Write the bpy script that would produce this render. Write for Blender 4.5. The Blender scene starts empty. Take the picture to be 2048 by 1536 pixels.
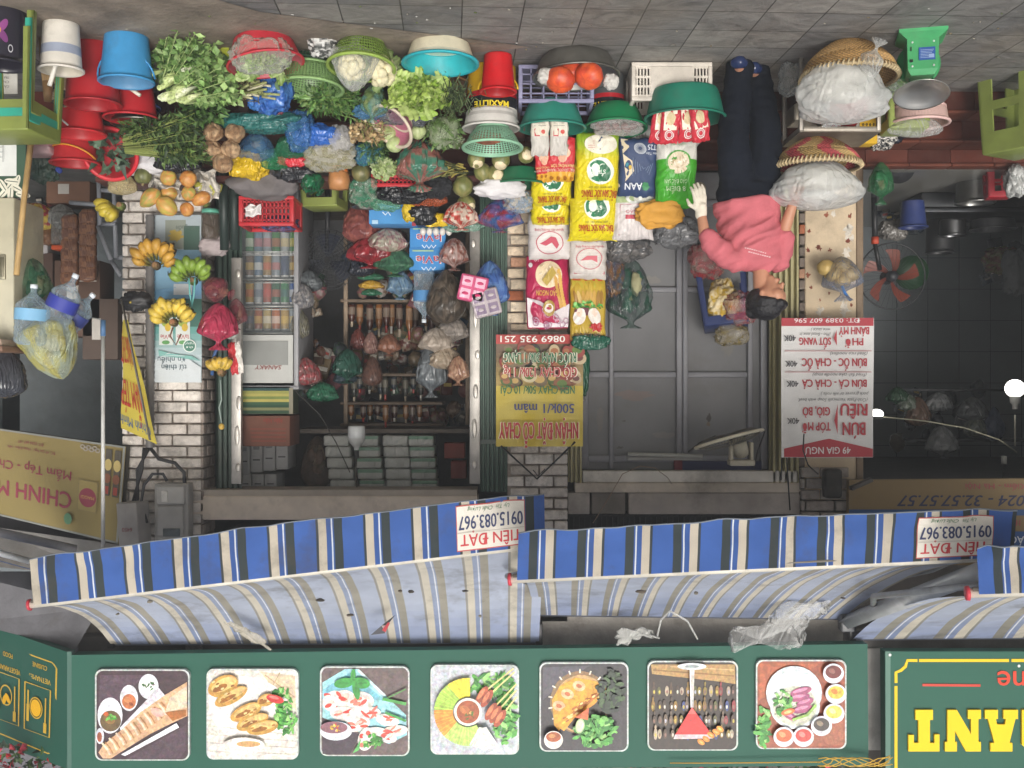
import bpy, bmesh, math, random
from mathutils import Vector, Matrix, noise
from mathutils.geometry import tessellate_polygon

# ------------------------------------------------------------------ camera, sky, sun, exposure
scene = bpy.context.scene
COL = scene.collection
F, H = 2200.0, 1.93                     # focal length in photo pixels, eye height in metres
cam = bpy.data.cameras.new("camera")
cam.sensor_width = 36.0
cam.lens = 36.0 * F / 2048.0
cam.clip_start, cam.clip_end = 0.05, 400
camo = bpy.data.objects.new("camera", cam)
COL.objects.link(camo)
camo.location = (0, 0, H)
camo.rotation_euler = (Matrix.Rotation(math.radians(90), 3, 'X') @ Matrix.Rotation(math.radians(180), 3, 'Z')).to_euler()   # held upside down
scene.camera = camo

world = bpy.data.worlds.new("World")
scene.world = world
world.use_nodes = True
wn = world.node_tree
sky = wn.nodes.new("ShaderNodeTexSky")
sky.sky_type = 'NISHITA'
sky.sun_disc = False
SUN_EL, SUN_AZ = math.radians(21), math.radians(187)
sky.sun_elevation = SUN_EL
sky.sun_rotation = SUN_AZ
sky.dust_density = 4.0
sky.air_density = 1.0
hs = wn.nodes.new("ShaderNodeHueSaturation")      # pale overcast sky
hs.inputs["Saturation"].default_value = 0.25
wn.links.new(sky.outputs[0], hs.inputs["Color"])
wn.links.new(hs.outputs[0], wn.nodes["Background"].inputs[0])
wn.nodes["Background"].inputs[1].default_value = 0.13
sl = bpy.data.lights.new("sun", 'SUN')
sl.energy = 1.5
sl.angle = math.radians(20)
sl.color = (1.0, 0.96, 0.9)
slo = bpy.data.objects.new("sun", sl)
COL.objects.link(slo)
sd = Vector((math.sin(SUN_AZ) * math.cos(SUN_EL), math.cos(SUN_AZ) * math.cos(SUN_EL), math.sin(SUN_EL)))
slo.rotation_euler = sd.to_track_quat('Z', 'Y').to_euler()
scene.view_settings.view_transform = 'Standard'
scene.view_settings.look = 'None'
scene.view_settings.exposure = 0.27
scene.view_settings.gamma = 1
scene.render.engine = 'CYCLES'
scene.cycles.transparent_max_bounces = 16
scene.cycles.max_bounces = 8
scene.cycles.use_denoising = True

# ------------------------------------------------------------------ helpers
def W(x, y, D):                          # photo pixel at a depth -> world point
    return Vector(((1024 - x) / F * D, D, H + (y - 768) / F * D))
def S(n, D): return n / F * D            # pixels at a depth -> metres
def DG(y, z=0.0): return F * (H - z) / (768 - y)
def G(x, y, z=0.0):
    return W(x, y, DG(y, z))
def lin(c): return c / 12.92 if c <= 0.04045 else ((c + 0.055) / 1.055) ** 2.4
def C(h):
    if not isinstance(h, str): return tuple(h)
    return tuple(lin(int(h[i:i + 2], 16) / 255) for i in (0, 2, 4))
def mix(a, b, t):
    a, b = C(a), C(b)
    return tuple(a[i] * (1 - t) + b[i] * t for i in range(3))
def dim(a, k): return tuple(x * k for x in C(a))
def nz(p, f, s=0): return noise.noise(Vector((p[0] * f + s * 7.31, p[1] * f + s * 3.17, p[2] * f - s * 5.7)))
def ridge(p, f, s=0): return 1 - 2 * abs(nz(p, f, s))
def sstep(a, b, t):
    t = max(0, min(1, (t - a) / (b - a)))
    return t * t * (3 - 2 * t)

class MB:
    def __init__(s): s.v, s.f, s.c, s.m, s.sm, s.uv = [], [], [], [], [], []
    def add(s, verts, faces, col, mi=0, sm=False, M=None, uvs=None):
        b = len(s.v)
        if M is not None: verts = [M @ Vector(v) for v in verts]
        s.v += [tuple(v) for v in verts]
        cc = None if callable(col) else C(col)
        for k, f in enumerate(faces):
            s.f.append([b + i for i in f])
            s.c.append(cc if cc else C(col(k)))
            s.m.append(mi); s.sm.append(sm)
            s.uv.append(uvs[k] if uvs else [(0, 0)] * len(f))
        return s
    def grid(s, fn, nu, nv, col, mi=0, sm=True, cu=False, M=None):
        mu = nu if cu else nu + 1
        vs = [fn(i / nu, j / nv) for j in range(nv + 1) for i in range(mu)]
        fs, uvs, cs = [], [], []
        for j in range(nv):
            for i in range(nu):
                i2 = (i + 1) % mu
                fs.append((j * mu + i, j * mu + i2, (j + 1) * mu + i2, (j + 1) * mu + i))
                uvs.append([(i / nu, j / nv), ((i + 1) / nu, j / nv), ((i + 1) / nu, (j + 1) / nv), (i / nu, (j + 1) / nv)])
                if callable(col): cs.append(col((i + .5) / nu, (j + .5) / nv))
        return s.add(vs, fs, (lambda k: cs[k]) if callable(col) else col, mi, sm, M, uvs)
    def box(s, c, d, col, M=None, mi=0, bev=0.0):
        x, y, z = d[0] / 2, d[1] / 2, d[2] / 2
        if bev <= 0:
            vs = [(c[0] + a * x, c[1] + b * y, c[2] + e * z) for e in (-1, 1) for b in (-1, 1) for a in (-1, 1)]
            fs = [(0, 2, 3, 1), (4, 5, 7, 6), (0, 1, 5, 4), (2, 6, 7, 3), (0, 4, 6, 2), (1, 3, 7, 5)]
            u = [(0, 0), (1, 0), (1, 1), (0, 1)]
            return s.add(vs, fs, col, mi, False, M, [u] * 6)
        bm = bmesh.new()
        bmesh.ops.create_cube(bm, size=1)
        for v in bm.verts: v.co = Vector((v.co.x * 2 * x + c[0], v.co.y * 2 * y + c[1], v.co.z * 2 * z + c[2]))
        bmesh.ops.bevel(bm, geom=bm.edges[:], offset=bev, segments=2, affect='EDGES', profile=.5)
        bm.verts.index_update()
        s.add([v.co.copy() for v in bm.verts], [[v.index for v in f.verts] for f in bm.faces], col, mi, True, M)
        bm.free()
        return s
    def lathe(s, prof, col, n=36, M=None, mi=0, sm=True, wob=0, seed=0, sq=None):
        k = len(prof)
        def fn(u, v):
            r, z = prof[min(k - 1, int(round(v * (k - 1))))][:2]
            a = u * 2 * math.pi
            w = 1 + wob * nz((math.cos(a), math.sin(a), z * 3), 1.5, seed) if wob else 1
            return (r * w * math.cos(a), r * w * math.sin(a), z)
        c2 = col
        if len(prof[0]) > 2:
            c2 = lambda u, v: prof[min(k - 1, int(v * (k - 1)) + 1)][2]
        return s.grid(fn, n, k - 1, c2, mi, sm, True, M)
    def tube(s, pts, r, col, n=8, M=None, mi=0, cap=True, flat=1.0):
        pts = [Vector(p) for p in pts]
        m = len(pts)
        rs = r if isinstance(r, (list, tuple)) else [r] * m
        ref = None
        vs = []
        for i, p in enumerate(pts):
            t = (pts[min(i + 1, m - 1)] - pts[max(i - 1, 0)])
            t = t.normalized() if t.length > 1e-9 else Vector((0, 0, 1))
            if ref is None:
                ref = Vector((0, 0, 1)) if abs(t.z) < .9 else Vector((1, 0, 0))
            a = t.cross(ref).normalized(); b = a.cross(t).normalized()
            ref = b
            for k in range(n):
                g = 2 * math.pi * k / n
                vs.append(p + a * (rs[i] * math.cos(g)) + b * (rs[i] * flat * math.sin(g)))
        fs = [(i * n + k, i * n + (k + 1) % n, (i + 1) * n + (k + 1) % n, (i + 1) * n + k) for i in range(m - 1) for k in range(n)]
        if cap: fs += [tuple(range(n))[::-1], tuple(range((m - 1) * n, m * n))]
        return s.add(vs, fs, col, mi, True, M)
    def prism(s, pts, y0, y1, col, M=None, mi=0, sm=False):      # outline (x, z) pulled along y
        n = len(pts)
        vs = [(p[0], y0, p[1]) for p in pts] + [(p[0], y1, p[1]) for p in pts]
        tri = tessellate_polygon([[Vector((p[0], p[1], 0)) for p in pts]])
        fs = [tuple(t) for t in tri] + [tuple(n + i for i in t)[::-1] for t in tri]
        fs += [(i, (i + 1) % n, n + (i + 1) % n, n + i) for i in range(n)]
        return s.add(vs, fs, col, mi, sm, M)
    def blob(s, c, r, col, seed=0, amp=.12, f=2.0, nu=28, nv=18, rid=0.0, M=None, mi=0, col2=None, cf=4.0, sq=1.0):
        c = Vector(c)
        def fn(u, v):
            a, b = u * 2 * math.pi, (v - .5) * math.pi
            d = Vector((math.cos(a) * math.cos(b), math.sin(a) * math.cos(b), math.sin(b)))
            if sq != 1.0: d = Vector([math.copysign(abs(q) ** sq, q) for q in d])
            k = 1 + amp * nz(d, f, seed) + (rid * ridge(d, f * 2.2, seed + 9) if rid else 0)
            return c + Vector((d.x * r[0], d.y * r[1], d.z * r[2])) * k
        cc = col
        if col2 is not None:
            a1, a2 = C(col), C(col2)
            def cc(u, v):
                a, b = u * 2 * math.pi, (v - .5) * math.pi
                d = (math.cos(a) * math.cos(b), math.sin(a) * math.cos(b), math.sin(b))
                return mix(a1, a2, sstep(-.25, .25, nz(d, cf, seed + 3)))
        return s.grid(fn, nu, nv, cc, mi, True, True, M)
    def shift(s, d):
        s.v = [(v[0] + d[0], v[1] + d[1], v[2] + d[2]) for v in s.v]
        return s
    def build(s, name, mats, parent=None):
        me = bpy.data.meshes.new(name)
        me.from_pydata(s.v, [], s.f)
        if not isinstance(mats, (list, tuple)): mats = [mats]
        for m in mats: me.materials.append(m)
        ca = me.color_attributes.new("Col", 'FLOAT_COLOR', 'CORNER')
        uvl = me.uv_layers.new(name="UVMap")
        cols, uvs = [], []
        for f, c, u in zip(s.f, s.c, s.uv):
            for k in range(len(f)):
                cols += (c[0], c[1], c[2], 1.0)
                uvs += u[k]
        ca.data.foreach_set("color", cols)
        uvl.data.foreach_set("uv", uvs)
        me.polygons.foreach_set("material_index", s.m)
        me.polygons.foreach_set("use_smooth", s.sm)
        me.update()
        o = bpy.data.objects.new(name, me)
        COL.objects.link(o)
        if parent: o.parent = parent
        return o

def tag(o, label=None, cat=None, group=None, kind=None):
    if label: o["label"] = label
    if cat: o["category"] = cat
    if group: o["group"] = group
    if kind: o["kind"] = kind
    return o
def thing(name, label, cat, loc=(0, 0, 0), rot=(0, 0, 0), group=None):
    o = bpy.data.objects.new(name, None)
    o.empty_display_size = .05
    COL.objects.link(o)
    o.location = loc; o.rotation_euler = rot
    return tag(o, label, cat, group)
def solo(name, mb, mat, label, cat, loc=(0, 0, 0), rot=(0, 0, 0), group=None):
    o = mb.build(name, mat)
    o.location = loc; o.rotation_euler = rot
    return tag(o, label, cat, group)
def world_solo(name, mb, mat, label, cat, base, group=None):      # geometry given in world coordinates
    mb.shift((-base[0], -base[1], -base[2]))
    return solo(name, mb, mat, label, cat, base, group=group)
def world_part(name, mb, mat, parent):
    b = parent.location
    if parent.parent: b = b + parent.parent.location
    mb.shift((-b[0], -b[1], -b[2]))
    return mb.build(name, mat, parent)
def copy_tree(o, parent=None):
    c = o.copy(); COL.objects.link(c)
    if parent: c.parent = parent
    for ch in list(o.children): copy_tree(ch, c)
    return c
def T(x=0, y=0, z=0): return Matrix.Translation((x, y, z))
def R(deg, ax): return Matrix.Rotation(math.radians(deg), 4, ax)

# lettering
_tg = {}
def tgeo(s, bold=0.0, shear=0.0):
    k = (s, bold, shear)
    if k not in _tg:
        cu = bpy.data.curves.new("lettering", 'FONT')
        cu.body = s; cu.size = 1; cu.resolution_u = 3; cu.offset = bold; cu.shear = shear
        ob = bpy.data.objects.new("lettering", cu)
        COL.objects.link(ob)
        bpy.context.view_layer.update()
        me = bpy.data.meshes.new_from_object(ob)
        vs = [(v.co.x, v.co.y) for v in me.vertices]
        fs = [tuple(p.vertices) for p in me.polygons]
        bpy.data.objects.remove(ob); bpy.data.curves.remove(cu); bpy.data.meshes.remove(me)
        _tg[k] = (vs, fs)
    return _tg[k]

class Art:                               # flat print on a surface; coordinates are photo pixels on that surface
    def __init__(s, mb, surf, mi=0, step=.0009, h0=.0012):
        s.mb, s.surf, s.mi, s.step, s.h = mb, surf, mi, step, h0
    def up(s): s.h += s.step
    def _put(s, vs, fs, col):
        s.mb.add([s.surf(x, y, s.h) for x, y in vs], fs, col, s.mi, False)
        s.up()
    def rect(s, x0, y0, x1, y1, col, n=1, m=1):
        vs = [(x0 + (x1 - x0) * i / n, y0 + (y1 - y0) * j / m) for j in range(m + 1) for i in range(n + 1)]
        fs = [(j * (n + 1) + i, j * (n + 1) + i + 1, (j + 1) * (n + 1) + i + 1, (j + 1) * (n + 1) + i) for j in range(m) for i in range(n)]
        s._put(vs, fs, col)
    def ell(s, cx, cy, rx, ry=None, col=(1, 1, 1), rot=0, n=26, inner=0.0, jag=0, seed=0):
        ry = ry or rx
        c, q = math.cos(math.radians(rot)), math.sin(math.radians(rot))
        rnd = random.Random(seed)
        js = [1 + jag * rnd.uniform(-1, 1) for _ in range(n)]
        def P(k, r):
            a = 2 * math.pi * k / n
            x, y = rx * r * math.cos(a) * js[k % n], ry * r * math.sin(a) * js[k % n]
            return (cx + x * c - y * q, cy + x * q + y * c)
        if inner:
            vs = [P(k, 1) for k in range(n)] + [P(k, inner) for k in range(n)]
            fs = [(k, (k + 1) % n, n + (k + 1) % n, n + k) for k in range(n)]
        else:
            vs = [(cx, cy)] + [P(k, .55) for k in range(n)] + [P(k, 1) for k in range(n)]
            fs = [(0, 1 + k, 1 + (k + 1) % n) for k in range(n)] + [(1 + k, n + 1 + k, n + 1 + (k + 1) % n, 1 + (k + 1) % n) for k in range(n)]
        s._put(vs, fs, col)
    def poly(s, pts, col):
        tri = tessellate_polygon([[Vector((p[0], p[1], 0)) for p in pts]])
        s._put(pts, [tuple(t) for t in tri], col)
    def line(s, pts, w, col):
        vs, fs = [], []
        for i, p in enumerate(pts):
            a, b = pts[max(i - 1, 0)], pts[min(i + 1, len(pts) - 1)]
            dx, dy = b[0] - a[0], b[1] - a[1]
            L = math.hypot(dx, dy) or 1
            vs += [(p[0] - dy / L * w / 2, p[1] + dx / L * w / 2), (p[0] + dy / L * w / 2, p[1] - dx / L * w / 2)]
        fs = [(2 * i, 2 * i + 1, 2 * i + 3, 2 * i + 2) for i in range(len(pts) - 1)]
        s._put(vs, fs, col)
    def text(s, t, x, y, h, col, w=None, bold=.02, shear=0, al='c', rot=0):
        # x,y: photo pixel of the middle of the line (al 'c'), its left end ('l') or right end ('r'); h = cap height, w = width
        vs, fs = tgeo(t, 0, shear)
        if not vs: return
        x0, x1 = min(v[0] for v in vs), max(v[0] for v in vs)
        k = h / .72
        kx = k if w is None else w / (x1 - x0)
        o = {'c': (x0 + x1) / 2, 'l': x0, 'r': x1}[al]
        c, q = math.cos(math.radians(rot)), math.sin(math.radians(rot))
        out = []
        for a, b in vs:
            p, r = (a - o) * kx, (b - .36) * k
            p, r = p * c - r * q, p * q + r * c
            out.append((x - p, y + r))
        b = bold * h * .75
        offs = [(0, 0)] if b < .12 else [(-b, 0), (b, 0), (0, b * .6), (0, -b * .6)] if bold < .05 else [(b * math.cos(k * .7854), b * math.sin(k * .7854)) for k in range(8)]
        for dx, dy in offs:
            s.mb.add([s.surf(p[0] + dx, p[1] + dy, s.h) for p in out], fs, col, s.mi, False); s.h += s.step * .25
        s.up()
def flat(D): return lambda x, y, h: W(x, y, D - h)
def quad(p00, p10, p11, p01, x0, y0, x1, y1, nrm=None):
    # plane through four world points for pixels (x0,y0) (x1,y0) (x1,y1) (x0,y1)
    n = nrm or (p10 - p00).cross(p01 - p00).normalized()
    if n.y > 0: n = -n
    def f(x, y, h):
        u, v = (x - x0) / (x1 - x0), (y - y0) / (y1 - y0)
        return p00.lerp(p10, u).lerp(p01.lerp(p11, u), v) + n * h
    return f

# ------------------------------------------------------------------ materials (colour comes from each face's own paint)
MATS = {}
def material(name, rough=.5, metal=0.0, var=.12, vs=6.0, bump=0.0, bs=30.0, spec=.5, clear=None, transl=0.0, coat=0.0, wr=0, grime=0.0, alpha_holes=None, ior=None):
    if name in MATS: return MATS[name]
    m = bpy.data.materials.new(name); m.use_nodes = True
    nt = m.node_tree; N, L = nt.nodes, nt.links
    bs_ = N["Principled BSDF"]; out = N["Material Output"]
    at = N.new("ShaderNodeAttribute"); at.attribute_name = "Col"
    tc = N.new("ShaderNodeTexCoord")
    no = N.new("ShaderNodeTexNoise"); no.inputs["Scale"].default_value = vs; no.inputs["Detail"].default_value = 5
    L.new(tc.outputs["Object"], no.inputs["Vector"])
    mr = N.new("ShaderNodeMapRange"); mr.inputs[1].default_value = .3; mr.inputs[2].default_value = .7
    mr.inputs[3].default_value = 1 - var; mr.inputs[4].default_value = 1 + var
    L.new(no.outputs[0], mr.inputs[0])
    mu = N.new("ShaderNodeVectorMath"); mu.operation = 'SCALE'
    L.new(at.outputs["Color"], mu.inputs[0]); L.new(mr.outputs[0], mu.inputs["Scale"])
    col = mu.outputs[0]
    if grime:
        n2 = N.new("ShaderNodeTexNoise"); n2.inputs["Scale"].default_value = vs * .7; n2.inputs["Detail"].default_value = 8; n2.inputs["Roughness"].default_value = .7
        L.new(tc.outputs["Object"], n2.inputs["Vector"])
        r2 = N.new("ShaderNodeMapRange"); r2.inputs[1].default_value = .52; r2.inputs[2].default_value = .72; r2.inputs[4].default_value = grime
        L.new(n2.outputs[0], r2.inputs[0])
        mx = N.new("ShaderNodeMix"); mx.data_type = 'RGBA'
        L.new(r2.outputs[0], mx.inputs[0]); L.new(col, mx.inputs[6]); mx.inputs[7].default_value = (.1, .085, .07, 1)
        col = mx.outputs[2]
    L.new(col, bs_.inputs["Base Color"])
    bs_.inputs["Roughness"].default_value = rough
    bs_.inputs["Metallic"].default_value = metal
    bs_.inputs["Specular IOR Level"].default_value = spec
    bs_.inputs["Coat Weight"].default_value = coat
    if bump or wr:
        b = N.new("ShaderNodeBump")
        if wr:                            # sharp creases of crumpled film
            w1 = N.new("ShaderNodeTexNoise"); w1.inputs["Scale"].default_value = bs; w1.inputs["Detail"].default_value = 1.6; w1.inputs["Distortion"].default_value = 2.6
            mp = N.new("ShaderNodeMapping"); mp.inputs["Scale"].default_value = (1, 1, .45)
            L.new(tc.outputs["Object"], mp.inputs[0]); L.new(mp.outputs[0], w1.inputs["Vector"])
            m1 = N.new("ShaderNodeMath"); m1.operation = 'SUBTRACT'; m1.inputs[1].default_value = .5
            m2 = N.new("ShaderNodeMath"); m2.operation = 'ABSOLUTE'
            L.new(w1.outputs[0], m1.inputs[0]); L.new(m1.outputs[0], m2.inputs[0]); L.new(m2.outputs[0], b.inputs["Height"])
            b.inputs["Strength"].default_value = wr; b.inputs["Distance"].default_value = .05
        else:
            w1 = N.new("ShaderNodeTexNoise"); w1.inputs["Scale"].default_value = bs; w1.inputs["Detail"].default_value = 6
            L.new(tc.outputs["Object"], w1.inputs["Vector"]); L.new(w1.outputs[0], b.inputs["Height"])
            b.inputs["Strength"].default_value = bump; b.inputs["Distance"].default_value = .02
        L.new(b.outputs[0], bs_.inputs["Normal"])
    sh = bs_.outputs[0]
    if transl:
        tr = N.new("ShaderNodeBsdfTranslucent"); L.new(col, tr.inputs[0])
        ms = N.new("ShaderNodeMixShader"); ms.inputs[0].default_value = transl
        L.new(sh, ms.inputs[1]); L.new(tr.outputs[0], ms.inputs[2]); sh = ms.outputs[0]
    if clear is not None:                 # thin clear film: see-through face on, glossier at grazing angles and creases
        lo, hi = clear
        lw = N.new("ShaderNodeLayerWeight"); lw.inputs[0].default_value = .35
        if bump or wr: L.new(b.outputs[0], lw.inputs["Normal"])
        r3 = N.new("ShaderNodeMapRange"); r3.inputs[3].default_value = lo; r3.inputs[4].default_value = hi
        L.new(lw.outputs["Facing"], r3.inputs[0])
        tp = N.new("ShaderNodeBsdfTransparent")
        ms = N.new("ShaderNodeMixShader")
        L.new(r3.outputs[0], ms.inputs[0]); L.new(tp.outputs[0], ms.inputs[1]); L.new(sh, ms.inputs[2]); sh = ms.outputs[0]
    if alpha_holes:                       # round or square holes in a plastic wall: (holes round, holes up, size, from v, to v)
        nu_, nv_, sz, v0, v1 = alpha_holes
        uv = N.new("ShaderNodeUVMap"); uv.uv_map = "UVMap"
        sx = N.new("ShaderNodeSeparateXYZ"); L.new(uv.outputs[0], sx.inputs[0])
        def fr(o, k):
            a = N.new("ShaderNodeMath"); a.operation = 'MULTIPLY'; a.inputs[1].default_value = k; L.new(o, a.inputs[0])
            f_ = N.new("ShaderNodeMath"); f_.operation = 'FRACT'; L.new(a.outputs[0], f_.inputs[0])
            c_ = N.new("ShaderNodeMath"); c_.operation = 'SUBTRACT'; c_.inputs[1].default_value = .5; L.new(f_.outputs[0], c_.inputs[0])
            d_ = N.new("ShaderNodeMath"); d_.operation = 'ABSOLUTE'; L.new(c_.outputs[0], d_.inputs[0])
            e_ = N.new("ShaderNodeMath"); e_.operation = 'LESS_THAN'; e_.inputs[1].default_value = sz; L.new(d_.outputs[0], e_.inputs[0])
            return e_.outputs[0]
        def cmp(o, op, k):
            a = N.new("ShaderNodeMath"); a.operation = op; a.inputs[1].default_value = k; L.new(o, a.inputs[0]); return a.outputs[0]
        def mul(a_, b_):
            a = N.new("ShaderNodeMath"); a.operation = 'MULTIPLY'; L.new(a_, a.inputs[0]); L.new(b_, a.inputs[1]); return a.outputs[0]
        g = mul(mul(fr(sx.outputs[0], nu_), fr(sx.outputs[1], nv_)), mul(cmp(sx.outputs[1], 'GREATER_THAN', v0), cmp(sx.outputs[1], 'LESS_THAN', v1)))
        tp = N.new("ShaderNodeBsdfTransparent")
        ms = N.new("ShaderNodeMixShader")
        L.new(g, ms.inputs[0]); L.new(sh, ms.inputs[1]); L.new(tp.outputs[0], ms.inputs[2]); sh = ms.outputs[0]
    L.new(sh, out.inputs[0])
    MATS[name] = m
    return m
plastic = material("plastic", .42, var=.14, vs=7, grime=.3, bump=.03, bs=40, spec=.35)
shiny = material("shiny_plastic", .2, var=.05, grime=.08)
matte = material("matte", .8, var=.16, vs=8, bump=.15, bs=60, grime=.25)
paper = material("paper", .75, var=.06, vs=14, bump=.2, bs=20)
vinyl = material("vinyl_print", .6, var=.05, vs=5, bump=.12, bs=7, grime=.12)
board = material("printed_board", .55, var=.03, vs=3, spec=.25)
glossp = material("glossy_pack", .28, var=.08, vs=10, wr=.55, bs=7, spec=.3)
woven = material("woven_sack", .5, var=.06, vs=10, bump=.25, bs=120)
cloth = material("cloth", .95, var=.1, vs=10, bump=.5, bs=16, spec=.1)
metal = material("steel", .34, 1.0, var=.12, vs=7)
dullmetal = material("dull_metal", .45, .7, var=.15, vs=12, grime=.3)
paintm = material("painted_metal", .45, 0, var=.1, vs=7, grime=.35)
film = material("clear_film", .1, var=.05, wr=.9, bs=7, clear=(.12, .9))
film2 = material("tinted_film", .14, var=.1, vs=14, wr=.9, bs=7, clear=(.36, .95))
filmo = material("carrier_film", .2, var=.1, vs=10, wr=.9, bs=7)
filmw = material("milky_film", .14, var=.05, vs=6, wr=.8, bs=5, clear=(.42, .96))
leafm = material("leaf", .5, var=.25, vs=20, transl=.25)
fruitm = material("fruit_skin", .42, var=.2, vs=22, bump=.08, bs=60)
roughv = material("rough_skin", .85, var=.45, vs=30, bump=.9, bs=45)
wood = material("wood", .6, var=.25, vs=9, bump=.2, bs=40)
card = material("cardboard", .8, var=.08, vs=10)
glassm = material("glass_pane", .05, var=.0, clear=(.06, .75))
conc = material("concrete", .9, var=.22, vs=4, bump=.3, bs=25, grime=.5)
rubber = material("black_rubber", .5, var=.1)
skinm = material("skin", .5, var=.07, vs=14)

def photo_print():
    m = bpy.data.materials.new("food_print"); m.use_nodes = True
    N, L = m.node_tree.nodes, m.node_tree.links; b = N["Principled BSDF"]
    at = N.new("ShaderNodeAttribute"); at.attribute_name = "Col"; tc = N.new("ShaderNodeTexCoord")
    src = at.outputs["Color"]
    for sc, lo, hi, dist in ((14, .72, 1.2, 1.5), (55, .78, 1.2, .6)):
        n = N.new("ShaderNodeTexNoise"); n.inputs["Scale"].default_value = sc; n.inputs["Detail"].default_value = 4; n.inputs["Distortion"].default_value = dist; L.new(tc.outputs["Object"], n.inputs["Vector"])
        r = N.new("ShaderNodeMapRange"); r.inputs[1].default_value = .3; r.inputs[2].default_value = .7; r.inputs[3].default_value = lo; r.inputs[4].default_value = hi; L.new(n.outputs[0], r.inputs[0])
        v = N.new("ShaderNodeVectorMath"); v.operation = 'SCALE'; L.new(src, v.inputs[0]); L.new(r.outputs[0], v.inputs["Scale"]); src = v.outputs[0]
    n = N.new("ShaderNodeTexNoise"); n.inputs["Scale"].default_value = 38; n.inputs["Detail"].default_value = 3; L.new(tc.outputs["Object"], n.inputs["Vector"])
    x = N.new("ShaderNodeMix"); x.data_type = 'RGBA'; x.blend_type = 'OVERLAY'; x.inputs[0].default_value = .28; L.new(src, x.inputs[6]); L.new(n.outputs[1], x.inputs[7])
    L.new(x.outputs[2], b.inputs["Base Color"]); b.inputs["Roughness"].default_value = .4; b.inputs["Specular IOR Level"].default_value = .3
    return m
foodp = photo_print()
# ------------------------------------------------------------------ setting: ground
def ground_material():
    m = bpy.data.materials.new("slate_paving"); m.use_nodes = True
    N, L = m.node_tree.nodes, m.node_tree.links
    b = N["Principled BSDF"]
    tc = N.new("ShaderNodeTexCoord"); mp = N.new("ShaderNodeMapping")
    mp.inputs["Rotation"].default_value = (0, 0, math.radians(3.2))
    mp.inputs["Location"].default_value = (.06, .07, 0)
    L.new(tc.outputs["Object"], mp.inputs[0])
    br = N.new("ShaderNodeTexBrick"); br.offset = 0.0; br.squash = 1
    br.inputs["Scale"].default_value = 1; br.inputs["Brick Width"].default_value = .315; br.inputs["Row Height"].default_value = .3
    br.inputs["Mortar Size"].default_value = .0035; br.inputs["Mortar Smooth"].default_value = .3; br.inputs["Bias"].default_value = 0
    br.inputs["Color1"].default_value = (*C("777675"), 1); br.inputs["Color2"].default_value = (*C("908c86"), 1); br.inputs["Mortar"].default_value = (*C("3c3a37"), 1)
    L.new(mp.outputs[0], br.inputs["Vector"])
    st = N.new("ShaderNodeMapping"); st.inputs["Scale"].default_value = (4, 7, 1); L.new(mp.outputs[0], st.inputs[0])
    n1 = N.new("ShaderNodeTexNoise"); n1.inputs["Scale"].default_value = 1; n1.inputs["Detail"].default_value = 9; n1.inputs["Roughness"].default_value = .72; n1.inputs["Distortion"].default_value = 1.4
    L.new(st.outputs[0], n1.inputs["Vector"])
    r1 = N.new("ShaderNodeMapRange"); r1.inputs[1].default_value = .3; r1.inputs[2].default_value = .72; r1.inputs[3].default_value = .55; r1.inputs[4].default_value = 1.5
    L.new(n1.outputs[0], r1.inputs[0])
    n2 = N.new("ShaderNodeTexNoise"); n2.inputs["Scale"].default_value = 1.7; n2.inputs["Detail"].default_value = 6; L.new(mp.outputs[0], n2.inputs["Vector"])
    r2 = N.new("ShaderNodeMapRange"); r2.inputs[1].default_value = .48; r2.inputs[2].default_value = .7; r2.inputs[4].default_value = .45
    L.new(n2.outputs[0], r2.inputs[0])
    mx = N.new("ShaderNodeMix"); mx.data_type = 'RGBA'; mx.inputs[7].default_value = (*C("85796a"), 1)
    L.new(r2.outputs[0], mx.inputs[0]); L.new(br.outputs[0], mx.inputs[6])
    sc = N.new("ShaderNodeVectorMath"); sc.operation = 'SCALE'; L.new(mx.outputs[2], sc.inputs[0]); L.new(r1.outputs[0], sc.inputs["Scale"])
    L.new(sc.outputs[0], b.inputs["Base Color"]); b.inputs["Roughness"].default_value = .6
    bu = N.new("ShaderNodeBump"); bu.inputs["Strength"].default_value = .8; bu.inputs["Distance"].default_value = .012
    ad = N.new("ShaderNodeMath"); ad.operation = 'MULTIPLY_ADD'; ad.inputs[1].default_value = -1.2
    L.new(br.outputs["Fac"], ad.inputs[0]); L.new(n1.outputs[0], ad.inputs[2]); L.new(ad.outputs[0], bu.inputs["Height"]); L.new(bu.outputs[0], b.inputs["Normal"])
    return m
mb = MB(); mb.add([(-80, -80, 0), (80, -80, 0), (80, 80, 0), (-80, 80, 0)], [(0, 1, 2, 3)], "777777")
tag(mb.build("ground", ground_material()), kind='structure')
# worn concrete strip along the stalls at the left of the photograph
mb = MB()
pts = [(-60, 0), (-60, 96), (240, 90), (520, 110), (860, 112), (1060, 93), (1000, 84), (700, 46), (520, 22), (300, -40), (-60, -60)]
mb.add([Vector((p.x, p.y, .004)) for p in (G(*q) for q in pts)], [tuple(range(len(pts)))], "897d70")
tag(mb.build("pavement", material("worn_concrete", .85, var=.35, vs=5, bump=.5, bs=30, grime=.7)), kind='structure')
rnd = random.Random(5)
mb = MB()
for k in range(50):
    x, y = rnd.uniform(200, 2040), rnd.uniform(2, 118)
    p = G(x, y); r = rnd.uniform(.002, .006) * (2.2 if k % 23 == 0 else 1)
    mb.blob((p.x, p.y, .006), (r * 1.5, r, .003), rnd.choice(["a9a294", "b8b6b2", "887a60", "6f7d4a", "858078"]), seed=k, nu=8, nv=5, amp=.5)
tag(mb.build("litter", paper), kind='stuff')

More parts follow.
